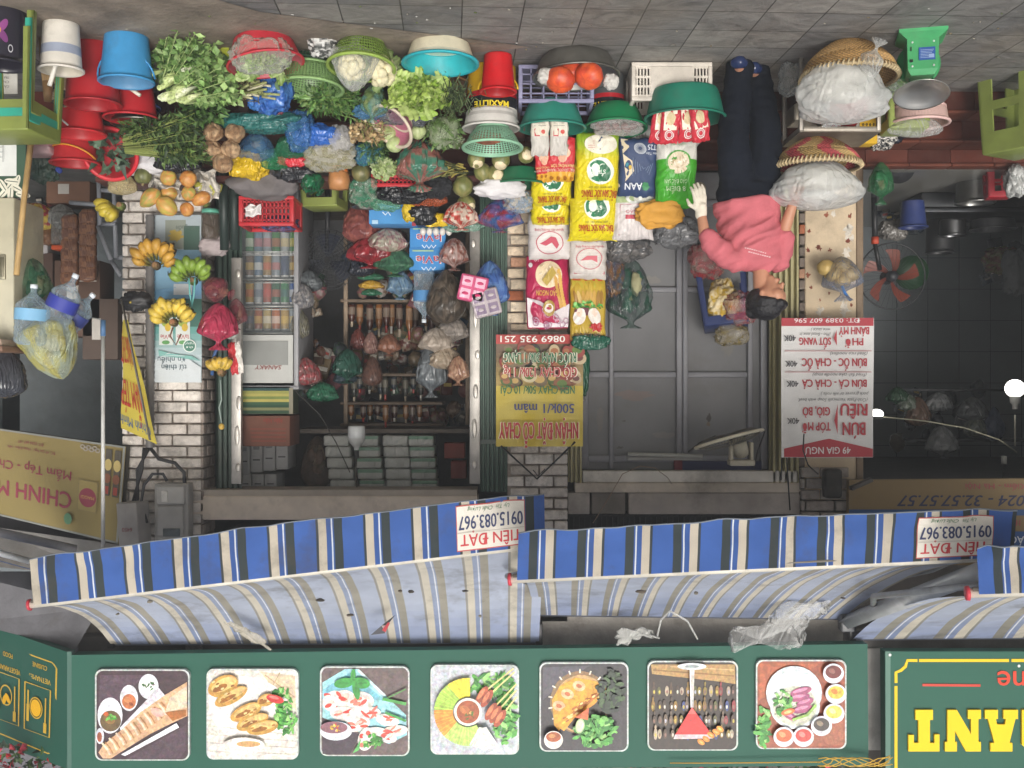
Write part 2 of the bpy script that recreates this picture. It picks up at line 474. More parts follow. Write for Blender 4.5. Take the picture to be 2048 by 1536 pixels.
# ------------------------------------------------------------------ buildings
FY = 7.7                                  # depth of the shop fronts
ZF = .42                                  # shop floor
def X(x, D=FY): return (1024 - x) / F * D
def Z(y, D=FY): return H + (y - 768) / F * D
def bricks(mb, xa, xb, z0, z1, yf, rnd, cols, red=.08, bl=.205, bh=.066, gap=.012, side=None, depth=.3):
    """courses of single bricks on the face of a pillar (front face, or a side face at x=side)"""
    z, row = z0, 0
    while z < z1 - .02:
        h = min(bh, z1 - z)
        u, end = (xa, xb) if side is None else (yf, yf + depth)
        off = (.5 if row % 2 else 0) * bl
        a = u - off
        while a < end - .01:
            b = min(a + bl - gap, end); a2 = max(a, u)
            if b - a2 > .02:
                c = rnd.choice(cols) if rnd.random() > red else rnd.choice(["a5603f", "8f5238", "b98d72"])
                c = dim(c, rnd.uniform(.8, 1.08)); h2 = rnd.uniform(-.005, .003)
                j = rnd.uniform(0, .006)
                if side is None: mb.box(((a2 + b) / 2, yf + .02 - j, z + h / 2), (b - a2, .05, h + h2), c, bev=.006)
                else: mb.box((side - j * (1 if side > 0 else -1), (a2 + b) / 2, z + h / 2), (.03, b - a2, h), c, bev=.006)
            a += bl
        z += h + gap; row += 1
brickm = material("painted_brick", .85, var=.2, vs=18, bump=.5, bs=55, grime=.55)
plasterm = material("old_plaster", .9, var=.12, vs=6, bump=.3, bs=22, grime=.3)
tilem = material("red_step_tile", .7, spec=.15, var=.2, vs=9, bump=.1, grime=.3)
rnd = random.Random(11)
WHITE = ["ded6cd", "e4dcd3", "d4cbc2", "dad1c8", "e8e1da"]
TAN = ["e8d6bc", "decab0", "ecdcc2", "dac8ae"]

# grocery shop: brick pillars, beam, green folding shutters, steps, a deep dim room
shop = thing("shop_building", "grocery shop between whitewashed brick pillars with green folding shutters and a deep dim room", "building", (0, 0, 0))
mb = MB()
x0, x1 = X(402), X(245)
mb.box(((x0 + x1) / 2, FY + .19, (ZF + 3.6) / 2 + .0), (x1 - x0, .3, 3.6 - ZF), "a89c92", M=T(0, 0, ZF / 2))
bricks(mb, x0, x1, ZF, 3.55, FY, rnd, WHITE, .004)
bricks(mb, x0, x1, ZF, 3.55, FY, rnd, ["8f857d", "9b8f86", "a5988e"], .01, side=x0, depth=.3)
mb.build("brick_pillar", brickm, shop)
mb = MB()
x0, x1 = X(1135), X(1015)
mb.box(((x0 + x1) / 2, FY + .19, 1.8 + ZF / 2), (x1 - x0, .3, 3.6 - ZF), "a89c92")
bricks(mb, x0, x1, ZF, Z(660), FY, rnd, TAN, .14)
bricks(mb, x0, x1, Z(660) + .012, 3.55, FY, rnd, WHITE + ["b7aca2"], .03)
mb.build("brick_pillar", brickm, shop)
def corrug(mb, xa, xb, z0, z1, y, col, n=6, dep=.035):
    vs = []
    for i in range(n):
        u0, w = xa + (xb - xa) * i / n, (xb - xa) / n
        for q, d in ((0, 0), (.36, 0), (.5, dep), (.86, dep)):
            vs.append((u0 + w * q, y + d))
    vs.append((xb, y))
    k = len(vs)
    vv = [(a, b, z0) for a, b in vs] + [(a, b, z1) for a, b in vs]
    mb.add(vv, [(i, i + 1, k + i + 1, k + i) for i in range(k - 1)], col)
mb = MB(); corrug(mb, X(477), X(425), ZF, Z(985), FY + .1, "33493f", 5)
mb.build("folding_shutter", paintm, shop)
mb = MB(); corrug(mb, X(1014), X(959), ZF, Z(985), FY + .04, "476456", 6)
mb.box((X(986), FY + .06, Z(884)), (X(959) - X(1014), .05, .03), "55625c")
mb.build("folding_shutter", paintm, shop)
for xa, xb, ya, yb in ((462, 482, 515, 968), (939, 960, 450, 968)):
    mb = MB()
    mb.box((X((xa + xb) / 2), FY + .03, (Z(ya) + Z(yb)) / 2), (X(xa) - X(xb), .05, Z(yb) - Z(ya)), "b3afa9", bev=.004)
    for q in range(7):
        mb.blob((X((xa + xb) / 2) + rnd.uniform(-.02, .02), FY + .002, Z(ya + (yb - ya) * (q + .5) / 7)), (.018, .006, .03 + .02 * (q % 3)), "cfcac2", seed=q, nu=12, nv=8)
    mb.build("guide_rail", dullmetal, shop)
# beam above the opening and the loft edge
mb = MB()
mb.box((X(650), FY + .12, (Z(992) + Z(1040)) / 2), (X(402) - X(1015) - .01, .24, Z(1040) - Z(992)), "e2d4c4", bev=.01)
mb.box((X(650), FY + .14, Z(987)), (X(402) - X(1015) - .02, .26, .05), "b4a99c")
mb.build("beam", plasterm, shop)
# inside shell
mb = MB()
xl, xr = X(1000), X(420)
mb.box(((xl + xr) / 2, 10.2, 1.8), (xr - xl + .6, .1, 4), "6c6c6e")
mb.box((xr + .22, 9.0, 1.8), (.1, 2.3, 4), "626366")
mb.box((xl - .22, 9.0, 1.8), (.1, 2.3, 4), "626366")
mb.box(((xl + xr) / 2, 9.05, 3.15), (xr - xl + .6, 2.4, .1), "7d7d7c")
mb.build("inner_wall", plasterm, shop)
mb = MB(); mb.box(((xl + xr) / 2, 9.0, ZF - .05), (xr - xl + .6, 2.4, .1), "6a625a"); mb.build("floor", tilem, shop)
mb = MB()
mb.box((X(770, 8.3), 8.55, Z(862, 8.3)), (X(598, 8.3) - X(945, 8.3), .55, .03), "5c534a")
mb.build("loft_shelf", wood, shop)
# fascia above the shops
mb = MB()
mb.box(((X(2150) + X(150)) / 2, FY + .3, (Z(1085) + 5.4) / 2), (X(150) - X(2150), .3, 5.4 - Z(1085)), "77706a")
for xa, xb, ya, yb, c in ((1080, 1690, 1222, 1300, "a39e98"), (1690, 2060, 1262, 1302, "7a7672"), (150, 1080, 1276, 1312, "67625e"), (1736, 1772, 1295, 1505, "c6c2bc")):
    mb.box((X((xa + xb) / 2), FY + .1, (Z(ya) + Z(yb)) / 2), (X(xa) - X(xb), .12, Z(yb) - Z(ya)), c, bev=.008)
mb.build("fascia", conc, shop)
# steps of red tile
mb = MB()
xa, xb = X(2150), X(120)
for D, z0, z1, dn in ((7.25, 0, .15, 7.45), (7.45, .15, .30, 7.65), (7.65, .30, ZF, 7.72)):
    n = 24
    for i in range(n):
        w = (xb - xa) / n
        c = dim(rnd.choice(["55291f", "4a241c", "5c3026"]), rnd.uniform(.85, 1.1))
        mb.box((xa + (i + .5) * w, (D + .01 + FY + .1) / 2, (z0 + z1) / 2 - .012), (w - .004, FY + .1 - D - .01, z1 - z0 - .024), c)
        mb.box((xa + (i + .5) * w, (D - .02 + FY + .1) / 2, z1 - .012), (w - .004, FY + .12 - D, .022), dim("5f3428", rnd.uniform(.85, 1.1)), bev=.006)
mb.build("steps", tilem, shop)

# house with grey steel doors
house = thing("house_front", "house front with grey panelled steel doors, cracked concrete lintel and barred vent", "building", (0, 0, 0))
DY = FY + .14
xl, xr = X(1545), X(1165)
mb = MB()
mb.box(((xl + xr) / 2, DY + .05, (ZF + Z(942)) / 2), (xr - xl, .06, Z(942) - ZF), "6a6a6c")

for k, (x, y, a_, b_, c) in enumerate(((1418, 836, 5, 9, "3a3632"), (1417, 848, 4, 6, "6a5a4a"), (1240, 895, 7, 3, "4c4a48"), (1248, 842, 5, 2, "55524e"), (1266, 628, 4, 2, "4f4c4a"), (1300, 560, 22, 9, "767470"), (1270, 790, 40, 12, "776a66"), (1455, 690, 14, 30, "72706c"), (1200, 840, 10, 26, "726f6c"), (1330, 870, 30, 8, "747270"))):
    rr = random.Random(k); mb.add([W(x, y, DY + .0165)] + [W(x + a_ * math.cos(q * .35) * rr.uniform(.5, 1.2), y + b_ * math.sin(q * .35) * rr.uniform(.5, 1.2), DY + .0165) for q in range(18)], [(0, 1 + q, 1 + (q + 1) % 18) for q in range(18)], c)
mb.build("door_panel", material("door_paint", .5, var=.16, vs=2.5, grime=.55, bump=.1, bs=5), house)
mb = MB()
fr_ = "7d7d82"
for x, w in ((1172, 14), (1226, 9), (1364, 12), (1376, 10), (1508, 10), (1536, 14)):
    mb.box((X(x), DY, (ZF + Z(940)) / 2), (S(w, FY), .05, Z(940) - ZF), fr_, bev=.005)
for y, h in ((400, 12), (576, 10), (749, 11), (920, 14)):
    for a, b in ((1179, 1222), (1231, 1358), (1381, 1503)):
        mb.box((X((a + b) / 2), DY + .004, Z(y)), (X(a) - X(b) - .002, .04, S(h, FY)), fr_, bev=.004)
mb.build("door_frame", paintm, house)
mb = MB()
mb.box((X(1383), FY + .08, Z(954)), (X(1166) - X(1600), .1, Z(965) - Z(942)), "d6d1c8", bev=.006)
mb.box((X(1383), FY + .1, Z(976)), (X(1136) - X(1602), .16, Z(986) - Z(966)), "c4b9aa", bev=.008)
for a, b, c in ((1136, 1180, "a8a19a"), (1184, 1252, "7d766f"), (1258, 1602, "a69e97")):
    mb.box((X((a + b) / 2), FY + .12 + (.02 if c == "7d766f" else 0), Z(1008)), (X(a) - X(b), .2, Z(1030) - Z(987)), c, bev=.008)
mb.build("lintel", conc, house)
mb = MB()
for i in range(42):
    mb.box((X(1140 + i * 11.2), FY + .12, Z(1050)), (.012, .012, Z(1075) - Z(1031)), "1d1d1f")
mb.box((X(1370), FY + .12, Z(1036)), (X(1136) - X(1604), .016, .014), "222224")
mb.build("vent_bars", rubber, house)
mb = MB(); mb.box((X(1370), FY + .45, 2.1), (X(1120) - X(1740), .05, 3.6), "4a4a4a"); mb.build("inner_wall", plasterm, house)
mb = MB(); mb.box((X(1370), FY + .2, Z(1058)), (X(1136) - X(1604), .03, Z(1085) - Z(1031)), "2a2b2e"); mb.build("vent_recess", matte, house)
for a, b in ((1136, 1164), (1541, 1600)):
    mb = MB()
    corrug(mb, X(b), X(a), ZF, Z(966), FY + .03, "a39b6f", 3 if b < 1200 else 5, .05)
    mb.build("folding_gate", paintm, house)
mb = MB()                                  # peeling plaster pillar with brick reveal and a timber post
mb.box((X(1668), FY + .15, (ZF + Z(1000)) / 2), (X(1612) - X(1726), .28, Z(1000) - ZF), "cbb89c", bev=.01)
mb.build("plaster_pillar", plasterm, house)
mb = MB()
def patch(x, y, r, col, n=17, seed=0, D=FY + .009):
    rr = random.Random(seed)
    vs = [W(x + r * 1.0 * math.cos(6.283 * k / n) * rr.uniform(.25, 1.25), y + r * 1.2 * math.sin(6.283 * k / n) * rr.uniform(.25, 1.3), D) for k in range(n)]
    mb.add([W(x, y, D)] + vs, [(0, 1 + k, 1 + (k + 1) % n) for k in range(n)], col)
for k, (x, y, r) in enumerate([(1653, 430, 5), (1638, 495, 7), (1660, 500, 4), (1700, 432, 5), (1697, 482, 6), (1615, 500, 5), (1616, 550, 5), (1622, 575, 4), (1658, 587, 3), (1703, 610, 4), (1690, 392, 6), (1618, 462, 4), (1640, 600, 3)]):
    patch(x, y, r, "7d4130" if k % 3 else "8b4d38", seed=k)
for k, (x, y, r) in enumerate([(1668, 428, 6), (1697, 460, 12), (1700, 478, 10), (1694, 505, 10), (1690, 620, 14), (1640, 622, 10), (1680, 560, 12), (1660, 640, 9)]):
    patch(x, y, r, "d5cdc0", seed=40 + k, D=FY + .0095)
mb.build("peeled_patches", brickm, house)  # patches of bare brick and paler plaster where the coat came off
mb = MB()
bricks(mb, X(1611), X(1600), ZF, Z(990), FY + .02, rnd, ["6e645b", "7d7167", "5e554e"], .12)
bricks(mb, X(1696), X(1602), Z(935), Z(1100), FY - .012, rnd, ["9a9088", "8d847d", "a49b93"], .02)
mb.box((X(1650), FY + .2, Z(1010)), (X(1600) - X(1698), .3, .55), "5b544d")
mb.build("brick_edge", brickm, house)
mb = MB(); mb.box((X(1720), FY + .06, (ZF + Z(960)) / 2), (S(14, FY), .12, Z(960) - ZF), "7d6a55", bev=.006); mb.build("timber_post", wood, house)

# noodle shop on the right-hand edge of the photograph
noodle = thing("shop_building", "open noodle shop with a dark grey tiled room beside the plaster pillar", "building", (0, 0, 0))
xl, xr = X(2250), X(1728)
BY = 10.6
mb = MB()
mb.box((X(2150, BY), BY, 1.9), (4.2, .08, 4), "868d91")
for k in range(11):
    mb.box((X(1790, BY) - k * .3, BY - .041, 1.9), (.004, .006, 4), "363a3c")
for k in range(10):
    mb.box((X(2150, BY), BY - .042, ZF + k * .3), (4.2, .006, .004), "363a3c")
mb.build("tiled_wall", material("wall_tile", .35, var=.1, vs=2, grime=.15), noodle)
mb = MB()
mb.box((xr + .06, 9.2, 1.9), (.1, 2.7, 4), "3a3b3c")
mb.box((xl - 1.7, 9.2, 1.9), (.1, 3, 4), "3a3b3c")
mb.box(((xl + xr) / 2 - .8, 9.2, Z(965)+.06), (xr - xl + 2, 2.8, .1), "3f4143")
mb.box(((xl - 1.7 + X(2090)) / 2, FY + .12, 1.9), (X(2090) - xl + 1.7, .1, 4), "6a6763")  # front piece out of view, added to keep light out of the room
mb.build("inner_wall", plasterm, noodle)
mb = MB(); mb.box(((xl + xr) / 2 - .8, 9.2, ZF - .05), (xr - xl + 2, 2.9, .1), "77756f"); mb.build("floor", material("floor_tile", .3, var=.1, vs=3), noodle)

# shop beyond the banana pillar, left-hand edge of the photograph
dark = thing("shop_building", "unlit shop room with hanging snack strips left of the banana pillar", "building", (0, 0, 0))
xl, xr = X(250), X(-220)
mb = MB()
mb.box(((xl + xr) / 2, 10.0, 1.9), (xr - xl + .8, .1, 4), "71787c")
mb.box((xr + .2, 8.9, 1.9), (.1, 2.3, 4), "71787c")
mb.box(((xl + xr) / 2, 8.9, 3.2), (xr - xl + .8, 2.3, .1), "71787c")
mb.box((xl - .12, 8.9, 1.9), (.1, 2, 4), "71787c")
mb.build("inner_wall", plasterm, dark)
mb = MB(); mb.box(((xl + xr) / 2, 8.9, ZF - .05), (xr - xl + .8, 2.4, .1), "6a6a68"); mb.build("floor", tilem, dark)
mb = MB(); corrug(mb, X(262), X(243), ZF, Z(840), FY + .1, "5f8f83", 2, .04); mb.build("folding_gate", paintm, dark)
mb = MB()
mb.add([W(-40, 1050, 7.9), W(240, 1090, 7.6), W(240, 1160, 7.55), W(-40, 1130, 7.7)], [(0, 1, 2, 3)], "767472")
mb.box((X(60, 8.8), 8.8, Z(1300, 8.8)), (X(-160) - X(190), .2, 2.4), "6b6a70")
mb.add([W(-60, 1245, 8.3), W(150, 1300, 7.62), W(200, 1215, 7.62), W(-60, 1150, 8.3)], [(0, 1, 2, 3)], "6d6c70")
mb.build("fascia", conc, dark)
# ------------------------------------------------------------------ restaurant signboards over the awnings
SD = 7.42
def rrect(x0, y0, x1, y1, r, n=6):
    out = []
    for cx, cy, a in ((x1 - r, y1 - r, 0), (x0 + r, y1 - r, 90), (x0 + r, y0 + r, 180), (x1 - r, y0 + r, 270)):
        for k in range(n + 1):
            t = math.radians(a + 90 * k / n)
            out.append((cx + r * math.cos(t), cy + r * math.sin(t)))
    return out
def slab(mb, pts, D, th, col):            # outline in photo pixels -> upright slab of that thickness
    n = len(pts)
    fr = [W(x, y, D) for x, y in pts]; bk = [p + Vector((0, th, 0)) for p in fr]
    tri = tessellate_polygon([[Vector((p[0], p[1], 0)) for p in pts]])
    fs = [tuple(t) for t in tri] + [tuple(n + i for i in t) for t in tri] + [(i, (i + 1) % n, n + (i + 1) % n, n + i) for i in range(n)]
    mb.add(fr + bk, fs, col)
GREEN = "265a4b"
sign = thing("restaurant_sign", "long dark green signboard with seven square food photographs above the striped awnings", "sign", W(940, 1290, SD))
mb = MB(); slab(mb, [(143, 1310), (1735, 1288), (1737, 1531), (1300, 1535), (143, 1541)], SD, .1, GREEN)
world_part("board", mb, board, sign)
rnd = random.Random(3)
def pic_base(x0, y0, x1, y1, bg):
    mb = MB()
    slab(mb, rrect(x0 - 3, y0 - 3, x1 + 3, y1 + 2, 14), SD - .035, .034, "c9d0cc")
    slab(mb, rrect(x0, y0, x1, y1, 13), SD - .037, .002, bg)
    return mb, Art(mb, flat(SD - .037), h0=.001, step=.00025)
def greens(a, cx, cy, rx, ry, n, cols, seed, L=9):
    r = random.Random(seed)
    for _ in range(n):
        t, q = r.uniform(0, 6.283), math.sqrt(r.random())
        a.ell(cx + rx * q * math.cos(t), cy + ry * q * math.sin(t), r.uniform(.5, 1) * L, r.uniform(.2, .5) * L, r.choice(cols), r.uniform(0, 180), n=8, jag=.3, seed=_)
GR = ["3f8f35", "57a845", "2f7a2c", "7cc25e", "4d9a3c", "9bd07a"]
# 1 filled baguette with dips
mb, a = pic_base(193, 1342, 376, 1519, "4b3a40")
a.poly([(200, 1350), (290, 1350), (240, 1400), (197, 1420)], "5d4a55")
a.poly([(250, 1519), (372, 1450), (372, 1500), (360, 1516)], "56454f")
a.ell(297, 1373, 20, 25, "e9eaf0"); a.ell(297, 1369, 15, 18, "f5f5f2"); greens(a, 297, 1370, 11, 12, 9, ["3d6a3a", "557a48", "7a5a6a"], 1, 5)
a.ell(258, 1396, 18, 26, "e9e9f0"); a.ell(258, 1403, 14, 15, "c4764a"); a.ell(256, 1400, 8, 6, "d6905e", 20); a.ell(262, 1408, 5, 3, "8d4a2c", 30)
a.ell(220, 1431, 25, 36, "eaeaf1"); a.ell(221, 1442, 21, 21, "6e5a3c"); a.ell(218, 1438, 13, 9, "8b6d42", 30); greens(a, 222, 1437, 8, 8, 10, GR, 2, 6); a.ell(212, 1428, 5, 4, "cc6a3a")
a.ell(200, 1472, 8, 16, "e4e4ee"); a.ell(199, 1474, 5, 10, "a05a40")
a.poly([(317, 1375), (331, 1392), (285, 1450), (243, 1470), (240, 1455)], "e4e0ea")
a.poly([(374, 1364), (375, 1432), (340, 1448), (300, 1468), (258, 1494), (222, 1517), (206, 1517), (197, 1505), (205, 1492), (240, 1462), (280, 1425), (330, 1390)], "dcb28c")
for k in range(9):
    x = 222 + k * 14; y = 1492 - k * 10
    a.line([(x - 18, y - 6), (x - 8, y + 6), (x - 2, y + 18)], 4, "f0d9c0"); a.line([(x - 12, y - 8), (x - 2, y + 4), (x + 4, y + 15)], 3, "b98458")
a.poly([(340, 1395), (374, 1372), (374, 1415), (330, 1425)], "e2d0b4"); a.poly([(330, 1425), (372, 1420), (372, 1432), (345, 1442)], "b5713c")
a.ell(315, 1425, 14, 8, "e8b8a8", 20)
a.poly([(353, 1446), (358, 1455), (250, 1512), (242, 1509)], "f1f2f8")
mb.shift(tuple(-v for v in sign.location)); tag(mb.build("food_picture", foodp, sign), "picture of a baguette with dips")
# 2 fried rolls
mb, a = pic_base(416, 1341, 594, 1517, "e3dcd3")
a.poly([(520, 1343), (590, 1352), (592, 1420), (565, 1400)], "d9c4a6"); a.line([(530, 1350), (590, 1395)], 2, "b99f7c"); a.line([(560, 1345), (545, 1372)], 2, "b99f7c")
a.ell(500, 1420, 85, 66, "efece8", 20)
for k in range(4): a.line([(420, 1452 + k * 17), (592, 1470 + k * 13)], 1.5, "c9c2ba")
greens(a, 563, 1398, 20, 20, 40, GR, 5, 9); greens(a, 572, 1440, 20, 28, 46, GR, 6, 9)
for k, (x, y, rx, ry, ro) in enumerate([(446, 1372, 32, 20, -25), (462, 1393, 36, 14, -28), (492, 1424, 34, 15, -25), (505, 1444, 34, 14, -22), (532, 1400, 18, 12, -20), (525, 1455, 32, 14, -12)]):
    a.ell(x, y, rx, ry, "c99a4a", ro); a.ell(x + 2, y - 3, rx * .85, ry * .6, "e3c07a", ro); a.ell(x - 6, y + 4, rx * .5, ry * .3, "9d6424", ro)
    for q in range(5): a.ell(x + rnd.uniform(-.7, .7) * rx, y + rnd.uniform(-.4, .4) * ry, 4, 2, rnd.choice(["b27a30", "f0d79c", "8d5a22"]), ro, n=8)
a.ell(550, 1398, 18, 8, "cf3030", 15); a.ell(548, 1395, 10, 3, "f07a70", 15); a.ell(487, 1492, 42, 17, "e9e2d8"); a.ell(492, 1488, 36, 11, "f6f3ee"); a.ell(497, 1488, 24, 6, "cfa26a")
mb.shift(tuple(-v for v in sign.location)); tag(mb.build("food_picture", foodp, sign), "picture of fried rolls")
# 3 summer rolls
mb, a = pic_base(643, 1336, 816, 1510, "6a5b5a")
a.poly([(645, 1365), (690, 1338), (716, 1338), (812, 1430), (814, 1470), (778, 1488), (645, 1435)], "9fd5de")
a.poly([(645, 1380), (700, 1345), (770, 1400), (650, 1400)], "77b9cc"); a.line([(716, 1340), (770, 1392)], 5, "d5f1f4")
a.poly([(645, 1436), (720, 1470), (700, 1508), (645, 1508)], "463a44")
for k, (x, y, rx, ry, ro) in enumerate([(668, 1402, 24, 20, -25), (690, 1398, 22, 18, 10), (722, 1402, 26, 19, 5), (690, 1428, 30, 15, 5), (730, 1425, 32, 13, 0), (715, 1448, 26, 15, -15), (775, 1440, 24, 12, 10), (790, 1462, 26, 11, -8), (765, 1470, 30, 13, 20), (732, 1478, 16, 24, 15)]):
    a.ell(x, y, rx, ry, "e7e3de", ro); 
    for q in range(7): a.ell(x + rnd.uniform(-.6, .6) * rx, y + rnd.uniform(-.6, .5) * ry, rx * .32, ry * .2, rnd.choice(["e0584a", "e8806c", "f4c6ba", "cdeadf", "d94438"]), rnd.uniform(-50, 50), n=10)
for x, y, rx, ry, ro in ((688, 1366, 20, 10, -10), (722, 1366, 18, 11, 10), (712, 1378, 7, 22, -10), (706, 1352, 5, 14, 5)): a.ell(x, y, rx, ry, "3f9a44", ro); a.line([(x - rx * .7, y), (x + rx * .7, y)] if rx > ry else [(x, y - ry * .7), (x, y + ry * .7)], 1.2, "2c7434")
a.line([(765, 1398), (812, 1408)], 6, "4fa24e"); a.line([(770, 1425), (812, 1442)], 5, "3d9445"); a.line([(775, 1396), (812, 1378)], 3, "5d8c50")
greens(a, 745, 1484, 20, 12, 26, GR, 9, 8); a.poly([(705, 1507), (722, 1478), (718, 1500)], "5fb060")
a.ell(672, 1462, 32, 19, "dfe6ee"); a.ell(668, 1455, 27, 12, "8d5f6b"); greens(a, 672, 1456, 11, 6, 14, ["e4b23f", "d84a3a", "f0d98a"], 3, 4)
mb.shift(tuple(-v for v in sign.location)); tag(mb.build("food_picture", foodp, sign), "picture of summer rolls on a blue plate")
# 4 skewers round a dip
mb, a = pic_base(864, 1333, 1035, 1507, "c4c8d0")
greens(a, 985, 1372, 44, 26, 70, GR, 12, 11); greens(a, 1010, 1440, 24, 50, 80, GR, 13, 11)
for k in range(26):
    t = math.radians(72 + k * 8.2); cx, cy = 936, 1424
    c = "e9d936" if k < 5 else "a9cf52" if k < 11 else "e3953a" if k < 17 else "b6d86c"
    p = (cx + 30 * math.cos(t) * -1, cy - 30 * math.sin(t)); q = (cx + 70 * math.cos(t) * -1, cy - 66 * math.sin(t))
    p = (cx - 30 * math.sin(t - 1.25), cy - 30 * math.cos(t - 1.25)); q = (cx - 68 * math.sin(t - 1.25), cy - 68 * math.cos(t - 1.25))
    a.line([p, q], 9, dim(c, rnd.uniform(.85, 1.1))); a.line([p, q], 2, dim(c, 1.25))
for k in range(12):
    t = math.radians(-10 + k * 7); a.line([(960 + k, 1455), (940 + k * 5 , 1500 - abs(k - 6) * 1.5)], 4, rnd.choice(["f1f1ec", "e4e6e0", "dfe2da"]))
for k, (x, y) in enumerate([(967, 1385), (977, 1392), (985, 1418), (994, 1424), (1003, 1432)]):
    a.line([(x, y), (x + 60 - k * 8, y - 48)] if k < 2 else [(x, y), (1033, y - 62 + k * 6)], 3, "e8d98c")
    a.ell(x - 3, y + 5, 20, 8, "a94a2a", -58); a.ell(x - 5, y + 3, 13, 4, "d98055", -58); a.ell(x, y + 10, 5, 2.5, "6b2716", -58)
a.ell(936, 1424, 28, 28, "efe8dc"); a.ell(936, 1424, 23, 23, "a4532d"); a.ell(930, 1420, 12, 8, "bf7140", 30); greens(a, 938, 1430, 9, 9, 12, ["57702c", "d9a25e", "7f4a24"], 15, 5)
mb.shift(tuple(-v for v in sign.location)); tag(mb.build("food_picture", foodp, sign), "picture of skewers and vegetable sticks round a dip")
# 5 crepe in a basket
mb, a = pic_base(1082, 1328, 1254, 1501, "3b373c")
a.poly([(1086, 1335), (1180, 1331), (1120, 1370), (1086, 1400)], "54505a")
a.ell(1160, 1405, 60, 63, "8a6c48", 0); a.ell(1162, 1408, 55, 58, "c8a06a"); a.ell(1164, 1412, 50, 52, "3f3a34")
for k in range(9): t = math.radians(150 + k * 20); a.line([(1160 + 56 * math.cos(t), 1405 + 59 * math.sin(t)), (1160 + 64 * math.cos(t), 1405 + 67 * math.sin(t))], 3, "e6dfd2")
a.poly([(1104, 1400), (1120, 1372), (1150, 1355), (1190, 1362), (1208, 1372), (1190, 1390), (1130, 1440), (1118, 1462), (1108, 1450)], "d99f2f")
for x, y in ((1158, 1372), (1135, 1388), (1118, 1412)): a.ell(x, y, 13, 10, "e9b98a", 20); a.ell(x, y, 6, 4, "c06a3a", 20)
a.poly([(1112, 1452), (1122, 1420), (1160, 1390), (1205, 1370), (1212, 1378), (1190, 1408), (1150, 1435), (1128, 1462)], "e4a02c"); a.poly([(1130, 1440), (1160, 1408), (1195, 1384), (1200, 1388), (1165, 1420)], "c06f20")
for q in range(30): a.ell(1130 + q * 2.4 + rnd.uniform(-6, 6), 1440 - q * 2 + rnd.uniform(-8, 8), 4, 2, rnd.choice(["f2c24c", "b5681f", "f7d98a"]), -35, n=8)
greens(a, 1222, 1385, 24, 40, 70, ["2b3a2a", "38522f", "25302a", "46603a"], 17, 12); greens(a, 1190, 1462, 44, 30, 110, GR, 18, 11)
a.poly([(1150, 1435), (1178, 1415), (1176, 1440)], "dc6a3a"); a.ell(1160, 1452, 9, 15, "b9d79a", 10); a.ell(1160, 1452, 7, 12, "dcebc4", 10)
a.ell(1107, 1480, 19, 18, "e8e3dc"); a.ell(1107, 1474, 15, 10, "a6552a"); a.ell(1104, 1472, 7, 4, "d08a50")
mb.shift(tuple(-v for v in sign.location)); tag(mb.build("food_picture", foodp, sign), "picture of a yellow crepe with herbs in a basket")
# 6 red cocktail
mb, a = pic_base(1298, 1325, 1473, 1499, "33261f")
a.poly([(1302, 1329), (1470, 1329), (1471, 1368), (1430, 1362), (1304, 1348)], "b38d55"); a.line([(1306, 1340), (1468, 1352)], 3, "8f6b38"); a.line([(1340, 1333), (1468, 1340)], 2, "d1b078")
for row, y in enumerate((1382, 1412, 1440, 1468)):
    for k in range(15):
        x = 1309 + k * 11.2 + rnd.uniform(-3, 3)
        c = rnd.choice(["6c5a4a", "87722f", "4e3a2c", "8a6a2a", "903038", "3c4880", "b6a38c", "5d5a32", "48342a"])
        a.ell(x, y, 4, rnd.uniform(8, 13), c, n=10); a.ell(x + rnd.uniform(-1, 1), y + 2, 2, 4, rnd.choice(["d9d6c8", "c9b450", "b0b0ba", "8a6658"]), n=8)
        if k % 3 == 0: a.ell(x, y - 14, 2, 5, c, n=8)
a.ell(1384, 1333, 29, 7, "d9dfe2"); a.ell(1384, 1333, 14, 3, "8f9a9e")
a.poly([(1379, 1338), (1389, 1338), (1387, 1415), (1381, 1415)], "cfc9c4"); a.line([(1381, 1340), (1382, 1412)], 1.5, "f5f5f5")
a.poly([(1384, 1414), (1424, 1470), (1350, 1470)], "dd2a28"); a.poly([(1384, 1414), (1392, 1428), (1376, 1428)], "f0605a"); a.poly([(1350, 1469), (1424, 1469), (1426, 1477), (1347, 1478)], "dcc4c8")
for x, y in ((1402, 1484), (1412, 1478), (1422, 1470), (1432, 1464), (1440, 1458)): a.ell(x, y, 8, 5, "e8902c", 35); a.ell(x, y, 4, 2, "f8c064", 35)
mb.shift(tuple(-v for v in sign.location)); tag(mb.build("food_picture", foodp, sign), "picture of a red cocktail in front of a bar")
